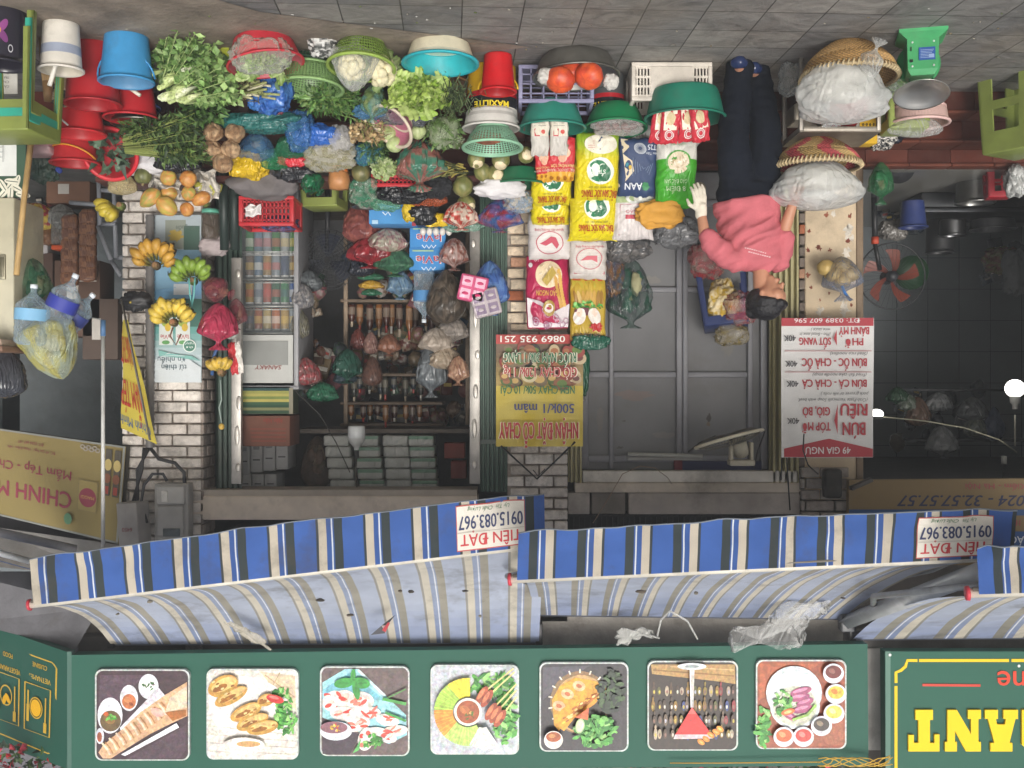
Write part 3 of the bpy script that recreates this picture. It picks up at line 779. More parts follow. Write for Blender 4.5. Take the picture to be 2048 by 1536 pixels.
# 7 beef noodle soup
mb, a = pic_base(1515, 1323, 1690, 1496, "9d5238")
a.poly([(1520, 1327), (1640, 1327), (1560, 1380), (1518, 1400)], "b5603c"); a.poly([(1640, 1440), (1686, 1400), (1687, 1490), (1600, 1494)], "a8644a")
greens(a, 1527, 1452, 12, 40, 60, GR, 21, 10)
a.ell(1588, 1386, 56, 54, "d9e3e8"); a.ell(1590, 1390, 50, 46, "eef3f5"); a.ell(1590, 1412, 50, 46, "e3eaec"); a.ell(1590, 1412, 44, 40, "cfd2bd")
for q in range(26): a.line([(1570 + rnd.uniform(-22, 40), 1400 + rnd.uniform(-24, 32)), (1580 + rnd.uniform(-22, 40), 1410 + rnd.uniform(-24, 30))], 2, rnd.choice(["eef0e4", "d8dcc8", "a9c48a"]))
for x, y, rx, ry, ro in ((1602, 1383, 22, 8, -15), (1598, 1395, 22, 8, -10), (1610, 1405, 18, 8, -20), (1605, 1418, 20, 8, -15), (1580, 1432, 16, 7, 30)): a.ell(x, y, rx, ry, "a9557a", ro); a.ell(x - 2, y - 2, rx * .7, ry * .4, "d78fae", ro)
greens(a, 1566, 1405, 16, 26, 40, GR, 22, 8); a.ell(1576, 1424, 14, 6, "e2703a", -15); a.ell(1576, 1424, 8, 3, "f3c27a", -15); a.line([(1585, 1440), (1615, 1430), (1632, 1410)], 5, "9cc463")
for x, y, c, c2 in ((1667, 1347, "6d2f2c", "8c5a50"), (1672, 1388, "dcc24a", "e3803a"), (1668, 1427, "d9d25c", "eef0a0"), (1643, 1452, "4c4540", "8a7a68"), (1607, 1474, "d04a42", "f08a80"), (1568, 1474, "d9673a", "ec9a68")):
    a.ell(x, y, 21, 20, "dfe2ea"); a.ell(x, y - 3, 16, 13, c); a.ell(x - 3, y - 5, 7, 5, c2, 30)
mb.shift(tuple(-v for v in sign.location)); tag(mb.build("food_picture", foodp, sign), "picture of beef noodle soup with six small bowls")

# side board with gilt icons, turning back at the left end
q = quad(W(-30, 1247, 8.35), W(140, 1306, 7.44), W(132, 1537, 7.44), W(-30, 1478, 8.35), -30, 1247, 140, 1537)
sb = thing("side_sign", "green side board with gilt plate and cutlery icons turning the corner of the food signboard", "sign", W(140, 1306, 7.5))
mb = MB()
slabp = [q(-30, 1247, 0), q(141, 1247, 0), q(141, 1537, 0), q(-30, 1537, 0)]
mb.add(slabp + [p + Vector((0, .08, 0)) for p in slabp], [(0, 1, 2, 3), (4, 5, 6, 7), (0, 1, 5, 4), (1, 2, 6, 5), (2, 3, 7, 6), (3, 0, 4, 7)], GREEN)
mb.box((X(141, 7.44), 7.45, Z(1422, 7.44)), (.03, .06, Z(1540, 7.44) - Z(1300, 7.44)), "4a6a60")
a = Art(mb, q); gold = "d9b13c"
def sk(x, y): return y - (x + 30) * (59 / 170.0)       # undo the slope: photo pixel -> board pixel
def sq(pts): return [(x, sk(x, y) ) for x, y in pts]
ya = lambda x, y: (x, (y - (1247 + (x + 30) * 59 / 170.0)) / 231 * 290 + 1247)
L_ = lambda pts, w, c=gold: a.line([ya(*p) for p in pts], w, c)
L_([(-28, 1278), (108, 1326), (112, 1330), (117, 1338), (117, 1500), (112, 1506), (105, 1508), (-28, 1455)], 3)
for t, x, y, h, w in (("VIETNAMES", 86, 1360, 13, 42), ("CUISINE", 86, 1334, 12, 28), ("VEGETARIAN", 25, 1340, 13, 46), ("FOOD", 22, 1311, 12, 20)):
    xx, yy = ya(x, y); a.text(t, xx, yy, h, gold, w=w, bold=.015)
for cx, k in ((84, 0), (24, 1)):
    y0 = 1405 - (0 if k == 0 else 23)
    P0 = lambda dx, dy: (cx + dx, y0 + dy + dx * .35)
    L_([P0(-25, -32), P0(25, -32), P0(25, 62), P0(-25, 62), P0(-25, -32)], 2.5)
    L_([P0(-18, -18), P0(-18, 30)], 3); L_([P0(-18, 10), P0(-18, 44)], 5)
    L_([P0(17, -14), P0(17, 50)], 2.5); L_([P0(17, 36), P0(17, 56)], 6)
    xx, yy = ya(*P0(-1, 12))
    if k == 0: a.ell(xx, yy, 13, 27, gold); a.ell(xx, yy, 11.5, 24, "6a5a20"); a.ell(xx, yy, 10, 21, "f0b818")
    else:
        a.ell(xx, yy - 4, 13, 26, gold, inner=.86); a.ell(xx - 3, yy + 8, 4, 13, "f0b818", 10); a.ell(xx + 4, yy + 2, 4, 12, "f0b818", -18)
mb.shift(tuple(-v for v in sb.location)); mb.build("board", board, sb)

# the restaurant name board at the right
nb = thing("restaurant_sign", "green restaurant board with tall yellow slab letters and a yellow border", "sign", W(1900, 1300, SD))
mb = MB(); slab(mb, [(1770, 1303), (2400, 1303), (2400, 1620), (1772, 1620)], SD, .1, "255a4a")
a = Art(mb, flat(SD))
a.line([(1776, 1700), (1776, 1303)], 10, "5d7f72")
YB = "e3c21e"
for pts in ([(1792, 1700), (1792, 1372)], [(1792, 1366), (1792, 1345), (1802, 1341), (1811, 1333), (1815, 1321), (1835, 1321)], [(1838, 1321), (2018, 1321)], [(2023, 1321), (2390, 1321)]): a.line(pts, 6, YB)
a.line([(1845, 1370), (1961, 1371)], 5, "c8473a")
a.text("ne", 1995, 1365, 45, "d8452e", al='r', bold=.015)
for p in ((1780, 1310), (2038, 1332)): a.ell(p[0], p[1], 3, 3, "d9dcd8", n=10)
world_part("board", mb, board, nb)
mb = MB()
def letter(pts): slab(mb, pts, SD - .022, .021, "eec912")
def M_(pts, dx=0): return [(x + dx, y) for x, y in pts]
letter([(1831, 1420), (1866, 1420), (1866, 1440), (1860, 1440), (1860, 1486), (1869, 1486), (1869, 1469), (1879, 1469), (1879, 1503), (1817, 1503), (1817, 1470), (1828, 1470), (1828, 1486), (1837, 1486), (1837, 1440), (1831, 1440)])   # T
letter([(1895, 1420), (1914, 1420), (1942, 1468), (1942, 1438), (1936, 1438), (1936, 1420), (1962, 1420), (1962, 1438), (1957, 1438), (1957, 1484), (1962, 1484), (1962, 1503), (1932, 1503), (1910, 1462), (1910, 1484), (1914, 1484), (1914, 1503), (1890, 1503), (1890, 1484), (1895, 1484)])   # N
letter([(1970, 1420), (1996, 1420), (1996, 1438), (1992, 1438), (1994, 1449), (2010, 1449), (2012, 1438), (2007, 1438), (2007, 1420), (2036, 1420), (2036, 1438), (2031, 1438), (2019, 1486), (2025, 1486), (2025, 1503), (1981, 1503), (1981, 1486), (1989, 1486), (1976, 1438), (1970, 1438)])   # A
letter([(2044, 1420), (2068, 1420), (2068, 1450), (2080, 1420), (2110, 1420), (2110, 1503), (2060, 1503), (2044, 1490)])
world_part("raised_letters", mb, board, nb)

# foliage, blossoms and cable over the boards
def leaf(mb, p, d, n, L, wd, col, curl=.2, mi=0):
    p, d = Vector(p), Vector(d).normalized()
    s = d.cross(Vector(n)); s = s.normalized() if s.length > 1e-5 else d.orthogonal().normalized()
    u = s.cross(d)
    m = p + d * L * .5 + u * L * curl * .4
    e = p + d * L - u * L * curl * .5
    vs = [p, m + s * wd / 2 + u * wd * .12, m, m - s * wd / 2 + u * wd * .12, e]
    mb.add(vs, [(0, 1, 2), (0, 2, 3), (1, 4, 2), (2, 4, 3)], dim(col, 1), mi, False)
def rdir(r, up=0.0):
    while True:
        v = Vector((r.uniform(-1, 1), r.uniform(-1, 1), r.uniform(-1, 1)))
        if .05 < v.length < 1: break
    v.normalize(); v.z += up
    return v.normalized()
def leafpile(mb, c, rad, n, L, wd, cols, seed, out=.7, up=.1, tilt=0):
    r = random.Random(seed); c = Vector(c)
    for _ in range(n):
        d = rdir(r); q = r.uniform(.35, 1)
        p = c + Vector((d.x * rad[0], d.y * rad[1], d.z * rad[2])) * q
        dd = (d * out + rdir(r, up) * (1 - out) * 1.6)
        leaf(mb, p, dd, rdir(r), L * r.uniform(.6, 1.2), wd * r.uniform(.6, 1.2), dim(r.choice(cols), r.uniform(.75, 1.2)), r.uniform(0, .6))
for nm, lab, x0, x1, y, seed, red in (("flower_planter", "dark leafy planting with red blossoms behind the top edge of the food signboard", 1010, 1760, 1540, 1, .1), ("flower_planter", "leafy planting with pink and red flowers over the side board corner", -40, 135, 1530, 2, .35)):
    mb = MB(); r = random.Random(seed)
    for k in range(int((x1 - x0) * 1.1)):
        x = r.uniform(x0, x1); yy = y + r.uniform(-10, 60) - (0 if seed == 1 else (140 - x) * .33)
        c = r.choice(["b53a4a", "d8566a", "c22f3a"]) if r.random() < red else r.choice(["32452c", "3f5a33", "28382a", "56703f"])
        leaf(mb, W(x, yy, 7.6 + r.uniform(-.05, .3)), rdir(r, .3), rdir(r), .07, .04, c)
    world_solo(nm, mb, leafm, lab, "plants", W((x0 + x1) / 2, y, 7.7))
mb = MB()
for k in range(5):
    r = random.Random(k); pts = [W(1640 + t * 16 + r.uniform(-6, 6), 1524 + 9 * math.sin(t * .9 + k) - (t == 9) * 4, 7.36 - .02 * k) for t in range(10)]
    mb.tube(pts, .0035, "d2a83a", n=6)
mb.tube([W(1340, 1526, 7.37), W(1440, 1526, 7.37), W(1640, 1524, 7.36)], .0035, "c99a35", n=6)
world_solo("loose_cable", mb, plastic, "tangle of thin yellow cable along the top edge of the food signboard", "cable", W(1700, 1524, 7.36))

# ------------------------------------------------------------------ striped awnings
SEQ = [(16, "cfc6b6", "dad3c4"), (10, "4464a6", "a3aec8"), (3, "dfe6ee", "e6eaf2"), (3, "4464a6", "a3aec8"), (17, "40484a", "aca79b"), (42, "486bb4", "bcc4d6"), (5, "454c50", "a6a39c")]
canvas = material("awning_canvas", .8, var=.12, vs=4, bump=.3, bs=9, grime=.55, transl=.28, spec=.2)
def bounds(n0, total, rev):
    seq = SEQ[::-1] if rev else SEQ
    out, x, k = [], n0, 0
    while x < total:
        w, a_, b_ = seq[k % len(seq)]
        if x + w > 0: out.append((max(x, 0) / total, min(x + w, total) / total, a_, b_))
        x += w; k += 1
    return out
def awning(label, bar, hem, Df, wall, Dw, n0, total, rev, sag=.5, side=None, cap=None):
    """bar, hem, wall: left and right photo points; Df depths of the front bar's two ends"""
    BL, BR = W(*bar[0], Df[0]), W(*bar[1], Df[1])
    WL, WR = W(*wall[0], Dw), W(*wall[1], Dw)
    root = thing("awning", label, "awning", (WL + WR) / 2)
    bs_ = bounds(n0, total, rev)
    mt, mv = MB(), MB()
    def top(s, t):
        p = WL.lerp(WR, s).lerp(BL.lerp(BR, s), t)
        p.z -= sag * t * (1 - t) * .9 + .012 * nz((s * 9, t * 3, 0), 2, 1) * t * (1 - t) * 4
        return p + Vector((0, 0, .02))
    def pl(pts, x):
        for i in range(len(pts) - 1):
            if x <= pts[i + 1][0] or i == len(pts) - 2:
                (xa, ya_), (xb, yb_) = pts[i], pts[i + 1]
                return ya_ + (yb_ - ya_) * (x - xa) / (xb - xa)
    def val(s, t):
        D = Df[0] + (Df[1] - Df[0]) * s
        xb = bar[0][0] + (bar[-1][0] - bar[0][0]) * s; xh = hem[0][0] + (hem[-1][0] - hem[0][0]) * s
        p = W(xb, pl(bar, xb), D).lerp(W(xh, pl(hem, xh), D), t)
        wv = .012 * math.sin(s * total / 95 * 2.1 + 1) + .022 * nz((s * 9, t, 3), 2, 4) + .006 * ridge((s * 30, t * .6, 1), 1.3, 5)
        p.y += wv * t * 1.5 - .032
        p.z += .014 * nz((s * 8, 0, 1), 2, 8) * t
        return p
    for s0, s1, cv, ct in bs_:
        n = 2 if s1 - s0 > .02 else 1
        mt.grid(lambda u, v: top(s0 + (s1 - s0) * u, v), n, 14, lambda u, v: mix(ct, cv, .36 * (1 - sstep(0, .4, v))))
        mv.grid(lambda u, v: val(s0 + (s1 - s0) * u, v), n, 6, cv)
    hm = MB(); hm.tube([val(i / 60, 1) + Vector((0, -.002, 0)) for i in range(61)], .004, "8f97a2", n=5)
    world_part("canopy", mt, canvas, root)
    world_part("valance", mv, canvas, root)
    world_part("hem", hm, canvas, root)
    mb = MB()
    d = (BR - BL).normalized()
    mb.tube([BL - d * .03, BR + d * .01], .022, "d5cfc2", n=12)
    mb.tube([BL - d * .02 + Vector((0, -.014, -.02)), BR + Vector((0, -.014, -.02))], .011, "6f6a62", n=8)
    world_part("front_bar", mb, plastic, root)
    mb = MB(); mb.tube([BL - d * .045, BL - d * .03], [.032, .034], "c8404e", n=18)
    world_part("end_cap", mb, plastic, root)
    mb = MB(); mb.tube([WL + Vector((0, .03, 0)), WR + Vector((0, .03, 0))], .035, "8a8fa0", n=12)
    for p in (WL, WR): mb.box(p + Vector((0, .06, -.03)), (.05, .14, .16), "4a4a4c", bev=.008)
    world_part("roller", mb, dullmetal, root)
    for s in (.06, .94):
        mb = MB(); p, q = top(s, .03) - Vector((0, 0, .16)), BL.lerp(BR, s) - Vector((0, -.04, .03)); e = p.lerp(q, .5) + Vector((.25 if s < .5 else -.25, 0, -.03))
        mb.tube([p, e, q], .018, "8f9296", n=8)
        world_part("arm", mb, dullmetal, root)
    return root, val
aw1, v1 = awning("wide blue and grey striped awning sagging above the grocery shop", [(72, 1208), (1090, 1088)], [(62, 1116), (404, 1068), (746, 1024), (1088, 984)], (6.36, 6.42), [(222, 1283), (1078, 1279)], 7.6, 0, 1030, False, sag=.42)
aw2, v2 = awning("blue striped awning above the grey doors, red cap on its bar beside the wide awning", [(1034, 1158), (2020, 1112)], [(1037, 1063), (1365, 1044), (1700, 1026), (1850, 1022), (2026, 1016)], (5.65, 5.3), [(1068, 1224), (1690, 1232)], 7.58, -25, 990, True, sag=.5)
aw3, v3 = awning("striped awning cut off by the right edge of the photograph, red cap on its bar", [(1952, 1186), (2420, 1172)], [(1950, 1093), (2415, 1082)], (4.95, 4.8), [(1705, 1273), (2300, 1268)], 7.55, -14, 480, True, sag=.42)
mb = MB()
p, q = W(1692, 1244, 7.5), W(1955, 1146, 5.15)
d = (q - p).normalized()
mb.tube([p, q], .05, "b9bbbd", n=4)
for k in (-1, 0, 1): mb.tube([p + Vector((0, -.02, .02 * k - .01)) - Vector((.03, 0, 0)), q + Vector((0, -.02, .02 * k - .01)) - Vector((.03, 0, 0))], .009, "8d9094" if k else "e2e4e6", n=6)
mb.box(p, (.09, .1, .12), "55575a", bev=.01)
world_part("arm", mb, paintm, aw3)
def sticker(vf, s0, s1, t0, t1, label, flip=0):
    root_p = vf((s0 + s1) / 2, (t0 + t1) / 2)
    mb = MB()
    def sf(x, y, h):                       # x 0..140 along, y 0 (hem) .. 80 (bar)
        p = vf(s0 + (s1 - s0) * x / 140, t1 + (t0 - t1) * y / 80); return p - Vector((0, h + .004, 0))
    a = Art(mb, sf)
    a.rect(0, 0, 140, 80, "b8544e", 12, 6); a.rect(1.5, 2, 138.5, 78, "ddd7cc", 12, 6)
    a.text("TIÊN ĐẠT", 70, 62, 20, "c2333a", w=124, bold=.03)
    a.text("0915.083.967", 70, 32, 24, "303a63", w=130, bold=.03)
    a.text("Uy Tín  Chất Lượng", 66, 9, 7, "4c7a52", w=86, shear=.35)
    a.line([(2, 48), (138, 48)], .8, "a9a39a")
    world_solo("awning_label", mb, vinyl, label, "sticker", root_p)
sticker(v1, .828, .962, .06, .93, "white phone number sticker on the drooping corner of the wide awning's valance")
sticker(v2, .803, .957, .06, .88, "white phone number sticker near the right end of the second awning's valance")
# corner of the next awning at the far left, debris on the canvas, film scraps under the board
mb = MB(); r = random.Random(9)
for x, y, D in ((930, 1182, 6.75), (800, 1182, 6.75), (822, 1183, 6.76), (300, 1203, 6.55), (235, 1228, 6.5), (1283, 1183, 6.2), (1686, 1196, 6.4), (1392, 1186, 6.3), (960, 1232, 7.1), (640, 1200, 6.7), (700, 1230, 7.0)):
    p = W(x, y, D); mb.blob(p, (r.uniform(.01, .03), .02, r.uniform(.004, .01)), r.choice(["4a4440", "5c5248", "8a8478"]), x, .5, 3, 8, 6)
tag(mb.build("debris", matte), kind='stuff')
mb = MB()
pa, pb = W(58, 1122, 6.6), W(-160, 1062, 6.0)
mb.tube([pa, pb], .02, "d9dde0", n=10)
mb.grid(lambda u, v: pa.lerp(pb, u) + Vector((0, .9 * v, .05 + .25 * v)), 6, 4, lambda u, v: "5d7ec6" if int(u * 6) % 2 else "8b93a0")
mb.tube([W(150, 1098, 7.3), W(-80, 1048, 6.8)], .03, "a9a9ae", n=10)
world_solo("awning", mb, canvas, "corner of a neighbouring awning with a white bar at the left edge", "awning", pa)
mb = MB()
def crum(mb, pts, wd, col, seed, th=.03):
    r = random.Random(seed); n = len(pts)
    P = [Vector(p) for p in pts]
    def fn(u, v):
        k = v * (n - 1); i = min(int(k), n - 2); p = P[i].lerp(P[i + 1], k - i)
        a = u * 6.283; w = wd[min(int(round(k)), n - 1)] * (1 + .5 * ridge((u * 3, v * 4, seed), 2, seed))
        return p + Vector((math.cos(a) * w, math.sin(a) * th, math.sin(a) * w * .3 + .2 * w * math.sin(a * 3)))
    mb.grid(fn, 24, 6 * n, col, cu=True)
crum(mb, [W(1520, 1283, 7.3), W(1570, 1255, 7.25), W(1590, 1225, 7.2), W(1640, 1205, 7.1)], [.16, .1, .1, .05], "dcdcda", 3)
world_solo("plastic_sheet", mb, film, "crumpled clear plastic sheet caught under the awning edge above the grey doors", "plastic sheet", W(1560, 1260, 7.25))
mb = MB(); crum(mb, [W(1245, 1288, 7.35), W(1262, 1262, 7.32), W(1312, 1276, 7.3)], [.03, .06, .02], "cfcfca", 5, .02); mb.tube([W(1314, 1275, 7.3), W(1322, 1240, 7.25), W(1340, 1222, 7.2), W(1375, 1242, 7.25), W(1395, 1278, 7.3)], .007, "d4d4d0", n=6)
world_solo("plastic_scrap", mb, film2, "torn clear plastic scrap and looped strip on the ledge above the grey doors", "plastic scrap", W(1300, 1270, 7.3))
mb = MB(); mb.add([W(742, 1262, 7.1), W(764, 1243, 7.05), W(792, 1221, 6.95), W(776, 1242, 7.0), W(772, 1258, 7.05)], [(0, 1, 4), (1, 2, 3), (1, 3, 4)], lambda k: ["55555a", "4a4a4e", "d8c9c4"][k])
mb.add([W(765, 1252, 7.04), W(777, 1236, 6.98), W(781, 1238, 6.97), W(772, 1256, 7.03)], [(0, 1, 2, 3)], "c04a50")
mb.shift((0, -.03, .02)); world_solo("scrap", mb, paper, "torn grey and red wrapper lying on the wide awning", "scrap", W(765, 1245, 7))
mb = MB(); crum(mb, [W(455, 1245, 7.0), W(500, 1270, 7.2), W(542, 1300, 7.32)], [.02, .035, .012], "cfc8b8", 8, .02)
world_solo("scrap", mb, film2, "twisted pale plastic strip draped from the wide awning over the signboard edge", "scrap", W(500, 1270, 7.2))

# ------------------------------------------------------------------ banners and posters
def banner(name, label, x0, y0, x1, y1, D, col, wave=.012):
    root_p = W((x0 + x1) / 2, y1, D)
    mb = MB()
    def sf(x, y, h):
        p = W(x, y, D); p.y += wave * math.sin((x - x0) / (x1 - x0) * 5 + (y - y0) / 90) + wave * .6 * nz((x / 60, y / 60, 0), 1, 3); p.y -= h
        return p
    mb.grid(lambda u, v: sf(x0 + (x1 - x0) * u, y0 + (y1 - y0) * v, 0), 20, 24, col)
    return mb, Art(mb, sf, h0=.0015, step=.0006), (name, label, root_p)
def fin(mb, info, cat="banner", mat=None): return world_solo(info[0], mb, mat or vinyl, info[1], cat, info[2])
def crect(a, x0, y0, x1, y1, col): a.rect(x0, y0, x1, y1, col, 16, max(1, int((y1 - y0) / 12)))

mb, a, inf = banner("price_banner", "yellow vegetarian feast price banner hung on the brick pillar between the shops", 992, 669, 1166, 893, 7.5, lambda u, v: "b2413e" if v < .09 else mix("6e5a48", "b9a060", sstep(.12, .5, v)) if v < .45 else mix("cdb84e", "d9ca7a", nz((u * 4, v * 4, 0), 1)))
r = random.Random(8)
for k in range(46):
    x, y = r.uniform(1000, 1158), r.uniform(696, 768); q = r.uniform(9, 18)
    a.ell(x, y, q, q * .8, r.choice(["4d3a30", "7a6a52", "8a5a40", "566b3c", "b9a684", "8f3f38", "d1c3a0", "33302c"]), r.uniform(0, 90), n=14)
    a.ell(x, y, q * .6, q * .45, r.choice(["a06a48", "5f7a3c", "c9a86a", "6b3f3a"]), n=10)
a.text("0869 935 251", 1065, 679, 13, "e8e4dc", w=128, bold=.025)
for t, y, h, c, w, x, o in (("RUỐC NẤM 30k/ 1 LẠNG", 716, 19, "2f6b4a", 142, 1080, "d8d4c0"), ("GIÒ CHAY 120k/ 1 kg", 745, 19, "b23a40", 144, 1080, "e2d8c4"), ("NEM CHAY 50k/ 10 CÁI", 780, 16, "2f7048", 146, 1075, None), ("500k/1 mâm", 817, 19, "33407a", 118, 1088, None), ("NHẬN ĐẶT CỖ CHAY", 861, 33, "b5343c", 156, 1077, None)):
    if o: a.text(t, x, y, h, o, w=w + 3, bold=.07)
    elif h > 30: a.text(t, x, y, h, "e8dfb8", w=w + 2, bold=.06)
    a.text(t, x, y, h, c, w=w, bold=.03)
fin(mb, inf)

mb, a, inf = banner("menu_banner", "white and red noodle menu banner with prices hung on the plaster pillar", 1563, 636, 1747, 915, 7.5, "dcdbd9", .01)
crect(a, 1563, 636, 1746, 652, "ad3440")
a.text("ĐT: 0389 607 596", 1654, 641, 9, "e3dcdc", w=130, bold=.02)
for k in range(22):
    xa, xb = 1568 + k * 8.1, 1568 + (k + 1) * 8.1; yc = lambda x: 877 + abs(x - 1656) * .23
    a._put([(xa, yc(xa)), (xb, yc(xb)), (xb, 905), (xa, 905), (xb, 914), (xa, 914)], [(0, 1, 2, 3), (3, 2, 4, 5)], "b23641"); a.h -= a.step
a.h += .002
a.text("49 GIA NGƯ", 1655, 901, 14, "eae4e2", w=92, bold=.03)
red = "b83a44"
for t, x, y, h, w in (("BÁNH MỲ", 1707, 662, 15, 59), ("PHỞ", 1707, 684, 15, 36), ("SỐT VANG", 1630, 683, 15, 62), ("BÚN ỐC - CHẢ ỐC", 1668, 725, 16, 128), ("BÚN CÁ - CHẢ CÁ", 1668, 767, 15, 128), ("RIÊU", 1707, 820, 24, 54), ("BÚN", 1707, 858, 26, 46), ("GIÒ, BÒ", 1631, 823, 17, 53), ("TÓP MỠ", 1631, 853, 17, 55)):
    a.text(t, x, y, h, red, w=w, bold=.04)
for t, y, x in (("40K", 677, 1579), ("40K", 728, 1582), ("40K", 768, 1584), ("40K", 842, 1585)): a.text(t, x, y, 12, "2f2d35", w=24, bold=.02)
for t, x, y, w in (("(Pho - Bread stew in", 1629, 669, 61), ("wine sauce )", 1640, 660, 38), ("(Snail rice noodles)", 1695, 708, 74), ("(Fried fish cake noodle soup)", 1677, 750, 107), ("pork greaves or silk rolls )", 1687, 788, 96), ("(Crab Paste Vermicelli Soup with beef,", 1664, 800, 138)):
    a.text(t, x, y, 6.5, "4c474a", w=w, shear=.3, bold=.01)
for y in (702, 744): a.line([(1568, y), (1740, y)], 1.2, "b4565e")
a.poly([(1671, 660), (1671, 692), (1665, 677)], red); a.poly([(1672, 808), (1672, 868), (1665, 840)], red)
fin(mb, inf)

mb, a, inf = banner("hanging_banner", "narrow slanting yellow shrimp paste banner left of the brick pillar", 246, 640, 282, 880, 7.42, "c9b444", .02)
for i, v in enumerate(mb.v): pass
mb = MB()
bq = quad(W(246, 640, 7.45), W(256, 640, 7.4), W(315, 889, 7.3), W(243, 856, 7.45), 0, 0, 100, 100)
mb.grid(lambda u, v: bq(u * 100, v * 100, .006 * math.sin(v * 9)), 6, 16, "c8b647")
a = Art(mb, bq, h0=.009)
for t, x, y, rot, h, w, c in (("Chinh Minh", 46, 91, 0, 9, 90, "4d6a8e"), ("MẮM TÉP", 46, 66, 0, 24, 84, "b53c30"), ("CHƯNG THỊT", 48, 27, 0, 24, 84, "b53c30")): a.text(t, x, y, h, c, w=w, bold=.02, rot=rot)
world_solo("hanging_banner", mb, vinyl, inf[1], "banner", W(280, 870, 7.4))

q = quad(W(-80, 846, 8.0), W(251, 893, 7.62), W(236, 1088, 7.62), W(-80, 1012, 8.0), -80, 860, 250, 1060)
mb = MB(); mb.grid(lambda u, v: q(-80 + 331 * u, 860 + 200 * v, 0), 4, 4, "8f8052")
mb.grid(lambda u, v: q(-80 + 331 * u, 860 + 200 * v, -.05), 1, 1, "55524a")
a = Art(mb, q)
a.rect(-80, 860, 250, 864, "8b8d88"); a.rect(246, 860, 250, 1060, "9a9c98"); a.rect(-80, 1056, 250, 1060, "8b8d88")
pk = "8e4150"
a.text("CHINH MINH", 152, 994, 36, pk, al='l', w=215, bold=.03); a.text("Mắm Tép - Chưng Thịt", 150, 940, 20, pk, al='l', w=232, bold=.01)
a.text("ĐC: 49 Gia Ngư - Hoàn Kiếm - HN", 117, 897, 7, "8a4a4c", al='l', w=96, bold=.015); a.text("ĐT: 0384 687 197", 93, 882, 7, "8a4a4c", al='l', w=52, bold=.015)
a.rect(166, 942, 205, 1008, "8a7c55"); a.rect(168, 944, 203, 1006, "9a8a58"); a.ell(186, 978, 17, 20, pk); a.text("MAGGI", 186, 978, 7, "c4a05a", w=26, bold=.02)
for k, (x, y) in enumerate(((222, 900), (240, 900))): a.rect(x - 6, y - 30, x + 6, y + 66, "5a554c"); a.ell(x, y + 2, 7, 12, "c9b476"); a.ell(x, y + 30, 7, 10, "8a5a44"); a.rect(x - 4, y + 46, x + 4, y + 62, "a04a40")
for k in range(6): a.ell(172 + k * 6, 872 + (k % 2) * 4, 5, 5, "9c9488", inner=.5)
a.ell(152, 1030, 8, 12, "5f8a6a")
world_solo("shop_sign", mb, board, "faded mustard shop sign with dark pink lettering tilted over the unlit left shop", "sign", W(90, 1050, 7.8))

mb = MB(); slab(mb, [(1698, 960), (2330, 955), (2330, 1130), (1698, 1130)], 7.6, .06, "7f6b49")
a = Art(mb, flat(7.6))
a.text("024 - 32.57.57.57", 1794, 1002, 22, "2e3350", al='r', w=256, bold=.03, shear=.25)
a.text("Hoàn Kiếm - Hà Nội", 1931, 973, 11, "94444c", al='r', w=170, bold=.03)
a.rect(1698, 1019, 2330, 1031, "33527e"); a.rect(2010, 1063, 2330, 1130, "2f4f82"); a.text("187", 2019, 1046, 12, "94444c", al='r', bold=.03); a.text("SÁO", 2018, 1080, 15, "c9cdd2", al='r', bold=.02)
world_solo("shop_sign", mb, board, "brown and blue phone number sign above the noodle shop", "sign", W(1900, 960, 7.6))

mb, a, inf = banner("water_poster", "blue and green water poster on the brick pillar behind the hanging bananas", 308, 430, 403, 765, 7.6, lambda u, v: "a9b4ba" if v < .2 else mix("8fb4c8", "4f86ae", v) if v < .5 else "3a6a5e" if v < .68 else mix("5f9a94", "b4c4c8", sstep(.68, .85, v)), .006)
crect(a, 330, 440, 372, 498, "8d9388"); a.ell(352, 472, 14, 10, "b9a04c", jag=.4); crect(a, 368, 452, 400, 500, "3f5c50"); a.text("Vì nguồn", 372, 456, 9, "55625a", w=40, shear=.2)
a.text("ơn", 345, 550, 14, "33424c", bold=.02); crect(a, 348, 568, 385, 590, "c8cdd0"); a.poly([(310, 600), (402, 590), (402, 560), (350, 575), (310, 580)], "6fa0c4")
for x in (333, 367):
    crect(a, x - 14, 634, x + 14, 690, "d3d9d4"); a.ell(x, 645, 9, 9, "9db04a"); a.ell(x + 4, 655, 6, 8, "d4b23e"); a.text("laVie", x, 674, 9, "b24a50", w=22, bold=.02); a.ell(x, 685, 8, 4, "5f9a5a")
a.ell(380, 692, 13, 13, "dfe6e2"); a.ell(380, 692, 11, 11, "3f7a66"); a.text("thơ", 380, 695, 5, "e6ece8", w=15); a.text("ngay!", 380, 688, 5, "e6ece8", w=17)
a.poly([(310, 720), (340, 705), (370, 712), (403, 735), (403, 765), (310, 765)], "ccd3d6"); a.poly([(318, 700), (350, 708), (385, 712), (403, 722), (360, 716), (320, 712)], "7db3ac")
a.text("ơn nhiều", 345, 720, 11, "53666e", w=56, bold=.02); a.text("từ thiên", 350, 735, 11, "53666e", w=50, bold=.02)
fin(mb, inf, "poster")
